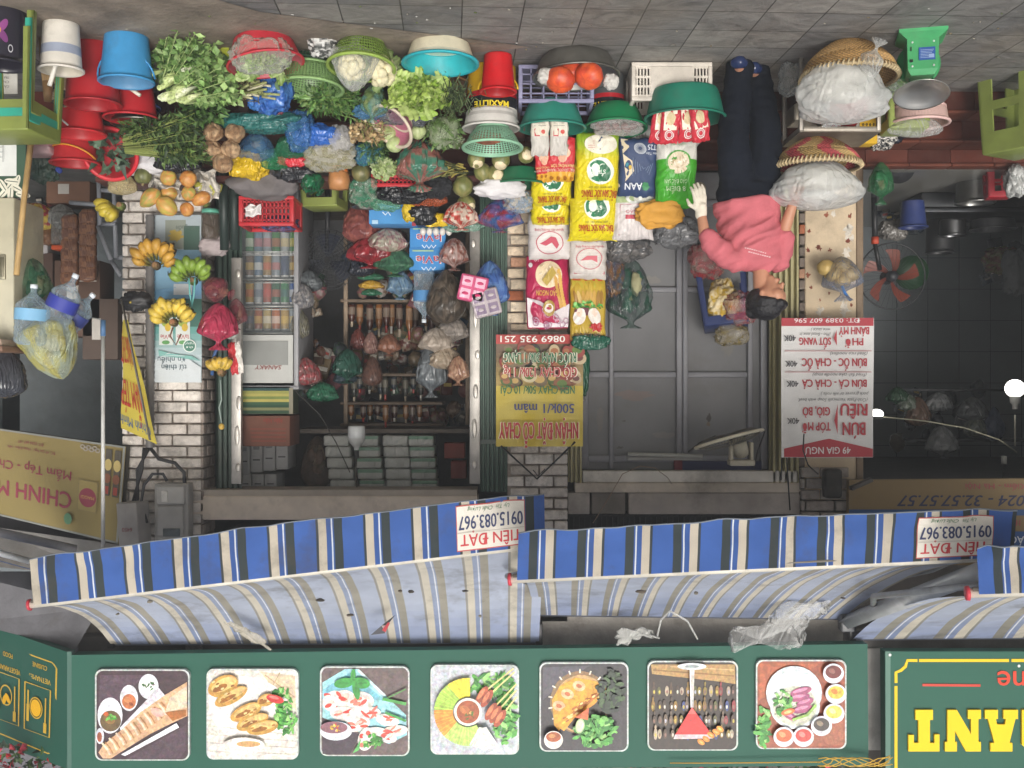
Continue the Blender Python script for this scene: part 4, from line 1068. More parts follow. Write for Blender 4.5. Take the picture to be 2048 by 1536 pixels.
# ------------------------------------------------------------------ builders for the goods
def ptone(k): return k
def vessel(name, label, cat, pos, rb, rt, h, col, rot=(0, 0, 0), group=None, mat=None, lip=.012, inner=None, rim=None, th=.006, foot=0, curve=0.0, handle=None, bands=None, ibase=None):
    """bucket, basin or bowl: base radius, rim radius, height; rounded wall with a rolled rim"""
    mat = mat or plastic
    root = thing(name, label, cat, pos, [math.radians(a) for a in rot], group)
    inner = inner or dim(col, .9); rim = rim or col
    mb = MB()
    P = [(0.001, .004, col), (rb - .012, .004, col), (rb - .003, .001, col), (rb, .006, col)]
    n = 10
    for k in range(1, n + 1):
        t = k / n
        r = rb + (rt - rb) * (t ** (1 - curve) if curve >= 0 else t)
        c = col
        if bands:
            for b0, b1, bc in bands:
                if b0 <= t <= b1: c = bc
        P.append((r, .006 + (h - .006) * t, c))
    P += [(rt + lip * .7, h - .001, rim), (rt + lip, h - .006, rim), (rt + lip, h + .004, rim), (rt + lip * .5, h + .008, rim), (rt - th * .5, h + .005, rim)]
    for k in range(n, -1, -1):
        t = k / n
        r = rb + (rt - rb) * (t ** (1 - curve) if curve >= 0 else t) - th
        P.append((r, max(.012, .006 + (h - .006) * t), inner))
    P[-1] = (P[-1][0], P[-1][1], inner); P.append((rb * .9, .0125, ibase or inner)); P.append((.001, .0125, ibase or inner))
    mb.lathe(P, col, 44)
    mb.build("bowl" if cat in ("basin", "bowl", "pan") else "body", mat, root)
    if handle:
        hc, ang, drop = handle
        mb = MB()
        pts = []
        for k in range(17):
            a = math.pi * k / 16
            x, s = math.cos(a) * (rt + lip + .004), math.sin(a) * (rt + lip + .004)
            d = math.radians(drop)
            v = Vector((x, -s * math.cos(d), h - .015 - s * math.sin(d)))
            v.rotate(Matrix.Rotation(math.radians(ang), 3, 'Z')); pts.append(v)
        mb.tube(pts, .0055, hc, n=8)
        mb.build("handle", mat, root)
    return root
def colander(name, label, pos, rb, rt, h, col, rot=(0, 0, 0), holes=(46, 9, .28), group=None, rim=None):
    root = thing(name, label, "colander", pos, [math.radians(a) for a in rot], group)
    hm = material("colander_%d_%d_%d" % (holes[0], holes[1], int(holes[2] * 100)), .4, var=.08, alpha_holes=(holes[0], holes[1], holes[2], .08, .9))
    mb = MB()
    def wall(u, v):
        a = u * 6.28318; r = rb + (rt - rb) * v ** .6
        return (r * math.cos(a), r * math.sin(a), .012 + (h - .012) * v)
    mb.grid(wall, 44, 12, col, cu=True)
    mb.grid(lambda u, v: (rb * v * math.cos(u * 6.28318), rb * v * math.sin(u * 6.28318), .012), 44, 4, col, cu=True)
    mb.build("wall", hm, root)
    mb = MB()
    c = rim or dim(col, 1.1)
    mb.lathe([(rt - .004, h - .004), (rt + .012, h - .008), (rt + .016, h), (rt + .012, h + .008), (rt, h + .008), (rt - .006, h + .002), (rt - .004, h - .004)], c, 44)
    mb.lathe([(rb - .012, 0), (rb + .002, 0), (rb + .004, .014), (rb - .01, .014), (rb - .012, 0)], c, 44)
    mb.build("rim", plastic, root)
    return root
def bag(mb, c, w, h, d, col, seed=0, neck=.22, col2=None, amp=.14, axis=None, tuft=.4, mi=0, cf=5, nu=44, nv=34, fold=.1, base=.75):
    """knotted carrier bag: full belly, pinched neck, flared tuft; axis points from base to knot"""
    c = Vector(c); r = random.Random(seed)
    ax = Vector(axis or (0, 0, 1)).normalized()
    Q = ax.to_track_quat('Z', 'Y').to_matrix().to_4x4()
    kf = r.randint(7, 11); ph = r.uniform(0, 6)
    nt = 1 - neck
    def fn(u, v):
        a = u * 6.28318
        if v <= nt:
            t = v / nt
            if t < base: rr = math.sin(min(1, t / base * 1.05) * 1.5708) ** .62
            else: rr = 1 - sstep(base, 1, t) * .88 if neck > 0 else max(0, math.cos((t - base) / (1 - base) * 1.5708)) ** .6
            z = t
            if neck > 0: z = t * (1 - neck * .6)
        else:
            t = (v - nt) / neck; rr = .12 + tuft * sstep(.1, 1, t) * .8
            z = (1 - neck * .6) + neck * .6 * t
        dd = (math.cos(a), math.sin(a), z * 2 - 1)
        wv = 1 + amp * nz(dd, 1.6, seed) + amp * .55 * ridge(dd, 3.2, seed + 2)
        if neck > 0: wv += fold * math.sin(kf * a + ph + 2 * nz(dd, 2, seed)) * (sstep(.3, .8, v) + .15)
        rr *= max(.15, wv)
        return Vector((rr * math.cos(a) * w / 2, rr * math.sin(a) * d / 2, (z - .45) * h))
    cc = col
    if col2:
        a1, a2 = C(col), C(col2)
        def cc(u, v):
            a = u * 6.28318
            return mix(a1, a2, sstep(-.2, .25, nz((math.cos(a), math.sin(a), v * 2), cf * .5, seed + 5)))
    mb.grid(fn, nu, nv, cc, mi, True, True, T(*c) @ Q)
def put_bag(label, x, y, D, wp, hp, col, seed, mat=None, group=None, name="plastic_bag", cat="bag", contents=None, **k):
    """bag centred on a photo pixel, its size in photo pixels"""
    mb = MB(); p = W(x, y, D)
    w, h = S(wp, D), S(hp, D)
    bag(mb, (0, 0, 0), w, h, k.pop("d", None) or min(w, h) * .8, col, seed, **k)
    o = solo(name, mb, mat or filmo, label, cat, p, group=group)
    if mat in (film2,) and not contents and w > .08:
        r = random.Random(seed); m2 = MB(); c2 = k.get("col2") or col
        for q in range(9): e = rdir(r); m2.blob((e.x * w * .22, e.y * w * .16 + .01, e.z * h * .2 - .03 * h), (w * r.uniform(.12, .2), w * .13, h * r.uniform(.1, .17)), dim(r.choice([c2, col, mix(c2, "c9b88c", .5), mix(c2, "3a4a2c", .5)]), r.uniform(.6, 1.1)), q, .35, 2.5, 14, 10, .1)
        m2.build("contents", matte, o)
    if contents:
        m2 = MB(); contents(m2, w, h); m2.build("contents", contents.mat if hasattr(contents, "mat") else leafm, o)
    return o
def crumple(label, x, y, D, wp, hp, col, seed, mat=None, col2=None, name="plastic_bag", cat="bag", rid=.22, amp=.3, dp=None, cf=4, group=None):
    mb = MB(); p = W(x, y, D); w, h = S(wp, D), S(hp, D)
    mb.blob((0, 0, 0), (w / 2, (S(dp, D) if dp else min(w, h)) / 2, h / 2), col, seed, amp, 1.7, 48, 32, rid, col2=col2, cf=cf, sq=.8)
    return solo(name, mb, mat or filmo, label, cat, p, group=group)
def fruit(name, label, cat, p, r, col, col2=None, seed=0, stemc=None, ribs=0, rot=(0, 0, 0), group=None, mat=None, amp=.05, taper=0.0, cut=None):
    root = thing(name, label, cat, p, [math.radians(a) for a in rot], group)
    mb = MB()
    a1, a2 = C(col), C(col2 or col)
    def fn(u, v):
        a, b = u * 6.28318, (v - .5) * math.pi
        k = 1 + amp * nz((math.cos(a) * math.cos(b), math.sin(a) * math.cos(b), math.sin(b)), 1.8, seed)
        if ribs: k *= 1 - .06 * abs(math.sin(ribs * a / 2)) ** .5 * math.cos(b) + .03
        tp = 1 - taper * math.sin(b)
        dip = 1 - .12 * sstep(.85, 1, abs(math.sin(b))) * (1 if ribs else 0)
        return (r[0] * math.cos(a) * math.cos(b) * k * tp, r[1] * math.sin(a) * math.cos(b) * k * tp, r[2] * math.sin(b) * k * dip)
    mb.grid(fn, 32, 20, lambda u, v: mix(a1, a2, sstep(-.3, .4, nz((math.cos(u * 6.28), math.sin(u * 6.28), v * 2), 2.2, seed + 4))), cu=True)
    mb.build("skin", mat or fruitm, root)
    if stemc:
        mb = MB(); mb.tube([(0, 0, r[2] * .86), (0, .002, r[2] * 1.02), (.006, 0, r[2] * 1.14)], [.011, .006, .008], stemc, n=7)
        mb.build("stalk", fruitm, root)
    if cut:
        mb = MB(); d = Vector(cut).normalized()
        q = d.to_track_quat('Z', 'Y').to_matrix().to_4x4()
        k = (r[0] + r[1] + r[2]) / 3
        mb.lathe([(0.001, k * .99), (k * .3, k * .985), (k * .5, k * .93), (k * .62, k * .84), (k * .66, k * .74)], "e3d2ae", 20, M=q, wob=.12, seed=seed)
        mb.build("cut_face", fruitm, root)
    return root
def herb(name, label, cat, base, axis, L, spread, n, lL, lW, cols, stem, seed, bulbs=None, group=None, r0=.03, bend=.25, lstart=.35):
    """bunch of leafy stalks: stems fan out from a tied end; leaves along their upper part"""
    base = Vector(base); ax = Vector(axis).normalized()
    root = thing(name, label, cat, base, (0, 0, 0), group)
    r = random.Random(seed)
    ms, ml, mbul = MB(), MB(), MB()
    s1 = ax.orthogonal().normalized(); s2 = ax.cross(s1)
    for k in range(n):
        a, q = r.uniform(0, 6.283), math.sqrt(r.random())
        off = (s1 * math.cos(a) + s2 * math.sin(a)) * q
        p0 = off * r0
        d = (ax + off * spread).normalized()
        l = L * r.uniform(.7, 1.1)
        sag = Vector((0, 0, -1)) * bend * l
        pts = [p0 + d * l * t + sag * t * t * r.uniform(.6, 1) for t in (0, .25, .5, .75, 1)]
        ms.tube(pts, [.004, .0035, .003, .0025, .0015], dim(stem, r.uniform(.8, 1.15)), n=5, cap=False)
        if bulbs:
            mbul.blob(p0 - d * .008, (bulbs, bulbs, bulbs * 1.2), dim("d3dcae", r.uniform(.85, 1.1)), seed=k, nu=10, nv=7, amp=.2)
        m = 7
        for j in range(m):
            t = lstart + (1 - lstart) * j / (m - 1); i = min(int(t * 4), 3); p = pts[i].lerp(pts[i + 1], t * 4 - i)
            for _ in range(2):
                leaf(ml, p, d * .5 + rdir(r, .1) * .9, rdir(r), lL * r.uniform(.6, 1.15), lW * r.uniform(.6, 1.15), dim(r.choice(cols), r.uniform(.75, 1.2)), r.uniform(-.1, .5))
    ms.build("stems", leafm, root); ml.build("leaves", leafm, root)
    if bulbs: mbul.build("cut_ends", fruitm, root)
    return root
def ruffle(mb, p, d, n, L, wd, col, col2, seed, freq=5):
    """wide frilled lettuce or cabbage leaf"""
    p, d = Vector(p), Vector(d).normalized(); s = d.cross(Vector(n)).normalized(); u_ = s.cross(d)
    r = random.Random(seed); ph = r.uniform(0, 6); cu = r.uniform(.15, .5)
    c1, c2 = C(col), C(col2)
    def fn(u, v):
        x = (u - .5) * 2; w = wd * .5 * math.sin(min(1, v * 1.15 + .12) * 2.4) ** .7
        e = abs(x) ** 1.5 * v
        wv = .16 * wd * e * math.sin(freq * v * 3 + ph + x * 2) + .1 * wd * math.sin(freq * 1.7 * x + ph) * v * v
        return p + d * (L * v * (1 - .12 * x * x)) + s * (x * w) + u_ * (wv + cu * L * (v * v - .2 * v) * -.6 + .25 * wd * x * x * (1 - v))
    mb.grid(fn, 10, 9, lambda u, v: mix(c1, c2, min(1, v * .8 + abs(u - .5) * .7)))
def lettuce(name, label, cat, c, R, n, cols, heart, seed, group=None, flat=.7):
    root = thing(name, label, cat, c, (0, 0, 0), group); r = random.Random(seed); mb = MB()
    for k in range(n):
        d = rdir(r, .25); d.z = d.z * flat
        o = Vector((r.uniform(-1, 1) * R[0] * .6, r.uniform(-1, 1) * R[1] * .5, r.uniform(-1, 1) * R[2] * .5))
        sz = (R[0] + R[2]) / 2
        ruffle(mb, o, d + Vector((0, -.3, 0)), rdir(r, .5), sz * r.uniform(.5, .85), sz * r.uniform(.5, .9), heart, r.choice(cols), seed * 50 + k)
    mb.build("leaves", leafm, root)
    return root
def bananas(label, p, Rr, a0, a1, n, col, seed, rows=2, L=.11, face=(0, -1, 0), stem="6e5a3a", tip="3a2e20", group="hanging and piled banana hands", cutc="8a6a48"):
    """hand of bananas fanned round a cut stalk; angles in the picture plane (degrees, 0 = +x, 90 = up)"""
    root = thing("banana_bunch", label, "bananas", p, (0, 0, 0), group); r = random.Random(seed)
    for row in range(rows):
        m = n - row * 2
        for k in range(m):
            a = math.radians(a0 + (a1 - a0) * (k + .5 * row + .3) / max(1, m - .4)) + r.uniform(-.1, .1)
            d = Vector((math.cos(a), 0, math.sin(a)))
            out = Vector((0, -1, 0))
            l = L * r.uniform(.78, 1.08)
            pts, rs = [], []
            for j in range(9):
                t = j / 8
                pts.append(d * (Rr * .42 + l * (t - .1 * t * t)) + out * (.035 * row - .03 + .06 * math.sin(t * 2.4)) + Vector((0, 0, -.05 * t * t * max(.15, abs(math.cos(a))) - .01 * math.sin(t * 3.14))))
                rs.append(.0275 * (.22 if j == 0 else .26 if j == 1 else [0, 0, .55, 1, 1.08, 1.05, .95, .66, .28][j]) * (l / .11) ** .6)
            cs = dim(col, r.uniform(.85, 1.12)); mb = MB()
            b0 = len(mb.f)
            mb.tube(pts, rs, cs, n=7)
            for q in range(b0, len(mb.f)):
                i = (q - b0) // 7
                if i == 7: mb.c[q] = C(tip) if r.random() < .7 else C(cs)
                elif i <= 1: mb.c[q] = mix(cs, "5f6a34", .85 - .3 * i)
                elif r.random() < .06: mb.c[q] = dim(cs, .55)
            mb.build("banana", fruitm, root)
    mb = MB(); mb.tube([(0, .03, .0), (0, -.005, 0), (0, -.02, -.005)], [.03, .026, .02], stem, n=12)
    mb.blob((0, -.022, -.005), (.019, .006, .019), cutc, nu=12, nv=8)
    mb.build("stalk", roughv, root)
    return root
def pack(label, x0, y0, x1, y1, D, th, col, art=None, mat=None, name="rice_bag", cat="bag", lean=0.0, group=None, seed=0, pinch=.06, ends=True, tilt=0.0, wr=.007):
    """filled flat bag leaning back: front face bulges, ends pinched to a seam. col(u,v) or colour; art drawn in photo pixels"""
    cx, cy = (x0 + x1) / 2, (y0 + y1) / 2
    p0 = W(cx, cy, D); Hh = (y1 - y0) / 2
    ct, st = math.cos(math.radians(tilt)), math.sin(math.radians(tilt))
    def bulge(u, v):
        e = (max(0, 1 - (2 * u - 1) ** 4) * max(0, 1 - (2 * v - 1) ** 4)) ** .55
        return th * e
    def sf(x, y, h, side=-1):
        u, v = (x - x0) / (x1 - x0), (y - y0) / (y1 - y0)
        xx = cx + (x - cx) * (1 - pinch * (1 - abs(2 * v - 1) ** 3) * 0 - pinch * (abs(2 * v - 1) ** 6)) ; yy = y
        if tilt: xx, yy = cx + (xx - cx) * ct - (yy - cy) * st, cy + (xx - cx) * st + (yy - cy) * ct
        p = W(xx, yy, D)
        p.y += lean * (v - .5) + side * (bulge(u, v) / 2 + h) + wr * ridge((u * 2.5, v * 3, seed), 1.7, seed) * (.5 + 2 * abs(2 * v - 1) ** 3) + .005 * nz((u * 5, v * 3, seed), 1.6, seed + 1)
        p.z += .012 * nz((u * 5, v, seed), 1, seed) * abs(2 * v - 1) ** 5; p.x += .008 * nz((u, v * 6, seed), 1, seed + 2)
        return p
    mb = MB()
    mb.grid(lambda u, v: sf(x0 + (x1 - x0) * u, y0 + (y1 - y0) * v, 0), 40, 48, col)
    mb.grid(lambda u, v: sf(x0 + (x1 - x0) * u, y0 + (y1 - y0) * v, 0, 1), 22, 26, col)
    if art: art(Art(mb, lambda x, y, h: sf(x, y, h), h0=.005, step=.0005))
    return world_solo(name, mb, mat or glossp, label, cat, p0, group=group)
def crate(name, label, x0, x1, y0, y1, D, depth, col, rows, cols, group=None, mode="grid", t=.008, cat="crate", z0=None):
    """slatted plastic crate, front face spans the photo pixels"""
    a, b = W(x1, y0, D), W(x0, y1, D)
    w, h = b.x - a.x, b.z - a.z
    root = thing(name, label, cat, ((a.x + b.x) / 2, D + depth / 2, a.z), (0, 0, 0), group)
    def side(mb, ln, hh, M):
        mb.box((0, 0, hh - .012), (ln, .022, .024), col, M, bev=.004); mb.box((0, 0, .012), (ln, .018, .024), col, M, bev=.003)
        for s in (-1, 1): mb.box((s * (ln / 2 - .012), 0, hh / 2), (.024, .024, hh - .05), col, M, bev=.003)
        if mode == "grid":
            for k in range(1, rows): mb.box((0, 0, hh * k / rows), (ln - .05, .007, t), col, M)
            for k in range(1, cols): mb.box((-ln / 2 + ln * k / cols, .001, hh / 2), (t, .009, hh - .05), col, M)
        else:
            mb.box((0, .001, hh * .5), (ln * .52, .012, hh - .05), col, M, bev=.002)
            for s in (-1, 1):
                for k in range(rows + 1): mb.box((s * ln * .37, .002, .03 + (hh - .06) * k / rows), (ln * .24, .01, .014), col, M)
                for k in range(cols + 1): mb.box((s * (ln * .27 + ln * .2 * k / cols), .004, hh / 2), (.009, .01, hh - .05), col, M)
    mb = MB(); side(mb, w, h, T(0, -depth / 2, 0)); side(mb, w, h, T(0, depth / 2, 0))
    for s in (-1, 1): side(mb, depth - .03, h, T(s * (w / 2 - .011), 0, 0) @ R(90, 'Z'))
    mb.build("sides", plastic, root)
    mb = MB(); mb.box((0, 0, .01), (w - .03, depth - .03, .012), dim(col, .9)); mb.build("bottom", plastic, root)
    return root
def stool(label, pos, w, h, col, rot=(0, 0, 0), group=None, leg=.45, bar=True, apron=.8):
    """low moulded plastic stool: square seat, four flared sides with an arch cut out, corner legs"""
    root = thing("plastic_stool", label, "stool", pos, [math.radians(a) for a in rot], group)
    mb = MB(); s = w / 2; sb = s * 1.12
    def wallf(M):
        def q(x, z): k = 1 + .12 * (1 - z / h); return (x * k, -s * k, z)
        for xa, xb, za, zb in ((-s, -s * leg, 0, h), (s * leg, s, 0, h), (-s * leg, s * leg, h * apron, h)) + (((-s * leg, s * leg, h * .3, h * .42),) if bar else ()):
            vs = [q(xa, za), q(xb, za), q(xb, zb), q(xa, zb)]
            vi = [(v[0], v[1] + .012, v[2]) for v in vs]
            mb.add(vs + vi, [(0, 1, 2, 3), (4, 7, 6, 5), (0, 4, 5, 1), (1, 5, 6, 2), (2, 6, 7, 3), (3, 7, 4, 0)], col, M=M)
    for k in range(4): wallf(R(90 * k, 'Z'))
    mb.build("legs", plastic, root)
    mb = MB(); mb.box((0, 0, h), (w, w, .018), dim(col, 1.12), bev=.008); mb.build("seat", plastic, root)
    return root
def basket(name, label, pos, rt, h, col, band, seed, rot=(0, 0, 0), group=None, rim="c9b48c"):
    """coiled bamboo basket: round belly, laced rim"""
    root = thing(name, label, "basket", pos, [math.radians(a) for a in rot], group)
    wm = material("bamboo_weave", .75, var=.12, vs=20)
    mb = MB(); a1 = C(col); nu, nv = 120, 26
    r = random.Random(seed)
    def fn(u, v):
        a = u * 6.28318
        rr = rt * (math.sin(min(1, .18 + v * .85) * 1.5708) ** .8)
        k = .004 * (1 if (int(u * nu) + int(v * nv)) % 2 else -1)
        return ((rr + k) * math.cos(a), (rr + k) * math.sin(a), h * v)
    cs = {}
    def cc(u, v):
        i, j = int(u * nu), int(v * nv)
        c = C(band) if band and ((u * 7 + .15 * math.sin(v * 9)) % 1) < .42 else a1
        k = (.72 if (i + j) % 2 else 1.18) * r.uniform(.75, 1.2)
        return dim(c, k)
    mb.grid(fn, nu, nv, cc, cu=True, sm=False)
    mb.grid(lambda u, v: (rt * .3 * v * math.cos(u * 6.283), rt * .3 * v * math.sin(u * 6.283), .004), 24, 2, dim(col, .6), cu=True)
    mb.build("weave", wm, root)
    mb = MB()
    mb.tube([(rt * 1.0 * math.cos(k / 48 * 6.28318), rt * math.sin(k / 48 * 6.28318), h) for k in range(49)], .011, dim(rim, .6), n=8, cap=False)
    for k in range(64):
        a = k / 64 * 6.28318
        mb.tube([(rt * 1.012 * math.cos(a), rt * 1.012 * math.sin(a), h - .026), ((rt + .016) * math.cos(a + .02), (rt + .016) * math.sin(a + .02), h), (rt * .985 * math.cos(a + .04), rt * .985 * math.sin(a + .04), h + .012)], .006, dim(rim, r.uniform(.8, 1.15)), n=5)
    mb.build("rim", wm, root)
    return root
# ------------------------------------------------------------------ goods on the ground and the display benches
def Dp(y): return 6.3 + (y - 100) * .0026
PI2 = "vegetables and plastic ware piled before the grocery shop"
for lab, x0, x1, z, d0, d1 in (("low dark wooden bench carrying the middle rows of vegetables", 1050, 190, .36, 6.82, 7.12), ("taller wooden bench carrying the upper rows of coconuts and cloth", 1050, 190, .62, 7.12, 7.42)):
    b = thing("display_bench", lab, "bench", (X((x0 + x1) / 2, d0), (d0 + d1) / 2, 0))
    w = X(x1, d0) - X(x0, d0)
    mb = MB(); mb.box((0, 0, z - .02), (w, d1 - d0, .04), "5c3028", bev=.005); mb.build("bench_top", wood, b)
    for s in (-1, -.33, .33, 1):
        mb = MB(); mb.box((s * (w / 2 - .06), 0, (z - .04) / 2), (.06, d1 - d0 - .06, z - .04), "3a2420"); mb.build("leg", wood, b)
RED, OLIVE = "c42a30", "75803e"
# left-hand corner
g = "green plastic stools nested in a stack"
for k, (c, z) in enumerate(((OLIVE, 0), ("2f9a84", .045), ("7f8a44", .09))):
    stool(["olive plastic stool, lowest of the nested stack at the left edge", "teal plastic stool nested between two olive ones", "light olive plastic stool on top of the nested stack at the left edge"][k], (W(26, 60, 5.86).x, 5.86, z), .35, .52, c, (0, 0, 2 * k), g, leg=.82, bar=False, apron=.88)
t = vessel("paint_tin", "black tin with a purple flower picture under the nested stools", "tin", (W(2, 60, 5.72).x, 5.72, 0), .135, .137, .27, "2a2833", mat=shiny, lip=.004)
mb = MB(); a = Art(mb, lambda x, y, h: Vector((math.sin((x) * .012) * (.1372 + h), -math.cos((x) * .012) * (.1372 + h), y / 340.0)), h0=.001)
for k in range(5): a.ell(-30 + 16 * math.cos(k * 1.256), 44 + 16 * math.sin(k * 1.256), 15, 8, ["8d4a86", "a0609a", "7a3f78"][k % 3], 72 * k, n=14)
a.ell(-30, 44, 6, 6, "d0b04a", n=10); a.text("COLOR", 22, 74, 8, "d0d0d6", bold=.02); a.ell(-62, 74, 7, 7, "b9b9be", inner=.7)
mb.build("printed_label", shiny, t)
w1 = vessel("bucket", "white paint bucket with a smeared blue band, nearest to the nested stools", "bucket", G(113, 40) + Vector((0, .06, 0)), .092, .108, .25, "d9d4ca", bands=[(.55, .7, "9aa2b5")], inner="cfc8b8")
mb = MB(); mb.tube([(-.02, 0, .05), (.05, -.03, .34)], .012, "e3dfd4", n=8); world_s = mb; mb.shift(w1.location); solo("scraper", mb, plastic, "white plastic scraper standing in the white paint bucket", "scraper")
vessel("bin", "tall dark red plastic bin behind the white bucket", "bin", G(172, 78) + Vector((0, .1, 0)), .12, .15, .34, "a52028")
vessel("basin", "small cream tub with red print lying tilted on the red bin", "basin", W(146, 140, 6.2), .07, .09, .07, "d6c8aa", rot=(28, 0, 0), bands=[(.3, .6, "c9a48a")])
vessel("basin", "navy blue basin stacked askew over the tall red bin", "basin", W(158, 172, 6.42), .12, .165, .05, "2a3358", rot=(6, -8, 0))
mb = MB(); mb.blob((0, 0, 0), (.08, .06, .05), "4a463f", 3, .4, 3, col2="b3a488", rid=.3); solo("mop_head", mb, roughv, "frayed grey mop head lying on the navy basin", "mop", W(128, 190, 6.38))
gb = "red plastic buckets stacked at the left"
vessel("bucket", "red plastic bucket with a white wire handle resting in the navy basin", "bucket", W(158, 180, 6.5), .105, .145, .26, RED, handle=("d9d6d0", 90, 40), group=gb)
vessel("bucket", "red plastic bucket with an orange handle, highest of the left stack", "bucket", W(150, 262, 6.78), .11, .14, .2, "b82a30", handle=("d8902c", 20, 30), group=gb)
mb = MB(); mb.box((0, 0, 0), (.17, .14, .13), "b98a92", bev=.015); mb.box((0, 0, .06), (.18, .15, .05), "c4a4a6", bev=.012); solo("foam_box", mb, matte, "dusty pink box beside the red bucket with the orange handle", "box", W(80, 284, 6.7))
crumple("crumpled dark green bag beneath the wooden pole", 82, 335, 6.9, 55, 50, "3a5348", 21, col2="5b6b60")
mb = MB(); mb.blob((0, 0, 0), (.05, .04, .03), "3f55b0", 3, .2); solo("plastic_bag", mb, filmo, "small bright blue bag below the tall red buckets", "bag", W(108, 340, 6.95))
r = random.Random(4); mb = MB()
for k in range(60):
    x = r.uniform(-.035, .035); mb.tube([(x * 1.3, r.uniform(-.02, .02), 0), (x, 0, .2), (x * .5, 0, .33)], .003, dim("a9895c", r.uniform(.7, 1.2)), n=4)
mb.tube([(0, 0, .25), (0, 0, .36)], [.03, .02], "8a6a44", n=10)
solo("hand_broom", mb, wood, "straw hand broom standing between the black tin and the white bucket", "broom", G(80, 62) + Vector((0, .1, 0)))
mb = MB(); p, q = W(66, 250, 6.3), W(33, 550, 6.15); mb.tube([p, p.lerp(q, .5) + Vector((.004, 0, 0)), q], [.017, .016, .016], "b3935f", n=12); world_solo("wooden_pole", mb, wood, "slanting bare wooden pole in front of the cream cabinet", "pole", p)
cab = thing("cabinet", "cream metal cabinet with a recessed handle cut by the left edge of the photograph", "cabinet", W(0, 395, 6.25))
mb = MB(); a_, b_ = W(28, 395, 6.25), W(-150, 690, 6.25)
mb.box(((a_.x + b_.x) / 2, 6.45, (a_.z + b_.z) / 2), (b_.x - a_.x, .4, b_.z - a_.z), "b9b39b", bev=.008); world_part("body", mb, paintm, cab)
mb = MB(); mb.box(W(4, 534, 6.243), (S(14, 6.25), .012, S(50, 6.25)), "9d9884", bev=.004); mb.box(W(4, 534, 6.238), (S(8, 6.25), .01, S(40, 6.25)), "77725f", bev=.003); world_part("handle", mb, dullmetal, cab)
mb = MB(); mb.box(W(-40, 700, 6.3), (S(170, 6.3), .5, .03), "7a5c4a", bev=.004); mb.box(W(-40, 688, 6.3), (S(160, 6.3), .46, .04), "a08a78", bev=.004); world_part("ledge", mb, wood, cab)
mb = MB(); mb.box(W(-45, 330, 6.3), (S(196, 6.3), .02, S(130, 6.3)), "35523f"); a = Art(mb, flat(6.289)); a.rect(-100, 262, 33, 352, "d6d8d4")
r = random.Random(2)
for k in range(9):
    x, y = r.uniform(4, 48), r.uniform(352, 392); t = r.uniform(0, 180); a.ell(x, y, 15, 6, "dcd9c8", t); a.line([(x - 12 * math.cos(math.radians(t)), y - 12 * math.sin(math.radians(t))), (x + 12 * math.cos(math.radians(t)), y + 12 * math.sin(math.radians(t)))], 1.6, "2f4a3a")
a.text("CHANH", 8, 269, 5, "4a4a4a", al='l', w=22); 
for k in range(4): a.line([(0, 284 + k * 10), (6, 284 + k * 10), (6, 294 + k * 10)], 1, "5a5a5a")
world_solo("menu_board", mb, paper, "white drinks board with a green leaf pattern under the cream cabinet", "board", W(-45, 265, 6.3))
mb = MB(); mb.box(W(-20, 150, 6.06), (S(110, 6.06), .006, S(76, 6.06)), "cfccc4"); a = Art(mb, flat(6.055))
for k, s in enumerate(("TRÀ CHANH", "TRÀ ĐÀO", "Trà sữa", "TRÀ MẠN", "Chanh", "CÀ PHÊ")): a.text(s, 18, 128 + k * 9, 5, "6a665f", al='l', w=24)
world_solo("paper_menu", mb, paper, "printed paper drinks menu standing under the olive stools", "menu", W(-20, 112, 6.06))
# hanging water bottles and bags beside the cabinet
def bottle(label, x, y, D, L, R_, ang, labc, seed, group="empty water bottles hanging by the cabinet", text=None, name="water_bottle"):
    root = thing(name, label, "bottle", W(x, y, D), (0, math.radians(ang), 0), group)
    mb = MB(); P = []
    for k in range(22):
        t = k / 21; z = (t - .5) * L
        rr = R_ * (1 - .06 * (k % 2)) if t < .66 else R_ * (1 - .82 * sstep(.66, .92, t))
        if k == 0: rr = R_ * .7
        P.append((rr, z))
    mb.lathe([(0.001, -L / 2)] + P, "bcd2e2", 28); mb.build("body", film, root)
    mb = MB(); mb.lathe([(R_ * 1.02, -.08 * L), (R_ * 1.02, .12 * L)], labc, 28); 
    mb.build("paper_label", vinyl, root)
    mb = MB(); mb.lathe([(R_ * .2, L * .47), (R_ * .22, L * .47), (R_ * .22, L * .54), (0.001, L * .54)], "dfe6ee", 16); mb.build("cap", plastic, root)
bottle("large ribbed clear water bottle hanging upside down nearest to the cream cabinet", 64, 632, 6.2, .33, .092, 184, "7fb4d8", 1)
bottle("clear water bottle with a deep blue label slanting away from the cabinet", 124, 610, 6.25, .36, .085, 205, "2f3a9a", 2)
bottle("half hidden water bottle with a navy label behind the blue labelled one", 148, 632, 6.4, .32, .08, 222, "2c3878", 3)
put_bag("translucent green bag hanging behind the clear water bottles", 66, 570, 6.45, 76, 120, "3f7a5c", 31, mat=film2, col2="24402f")
put_bag("big yellow translucent bag full of empty bottles under the hanging water bottles", 104, 695, 6.3, 128, 150, "cfc872", 32, mat=film2, col2="b9c4b0", axis=(.35, 0, -1), neck=.16, amp=.1)
put_bag("black bin bag at the left edge below the cabinet ledge", 10, 742, 6.4, 82, 100, "3b3d44", 33, neck=.0)
mb = MB(); mb.tube([W(206, 668, 6.9), W(206, 1100, 6.9)], .012, "c4c5c2", n=10); mb.tube([W(206, 640, 6.9), W(206, 672, 6.9)], .016, "5f86b4", n=10); mb.tube([W(170, 632, 6.9), W(205, 640, 6.9)], .004, "9a9a9a", n=6)
world_solo("hook_pole", mb, paintm, "thin white hook pole with a blue grip hanging from the awning", "pole", W(206, 1100, 6.9))

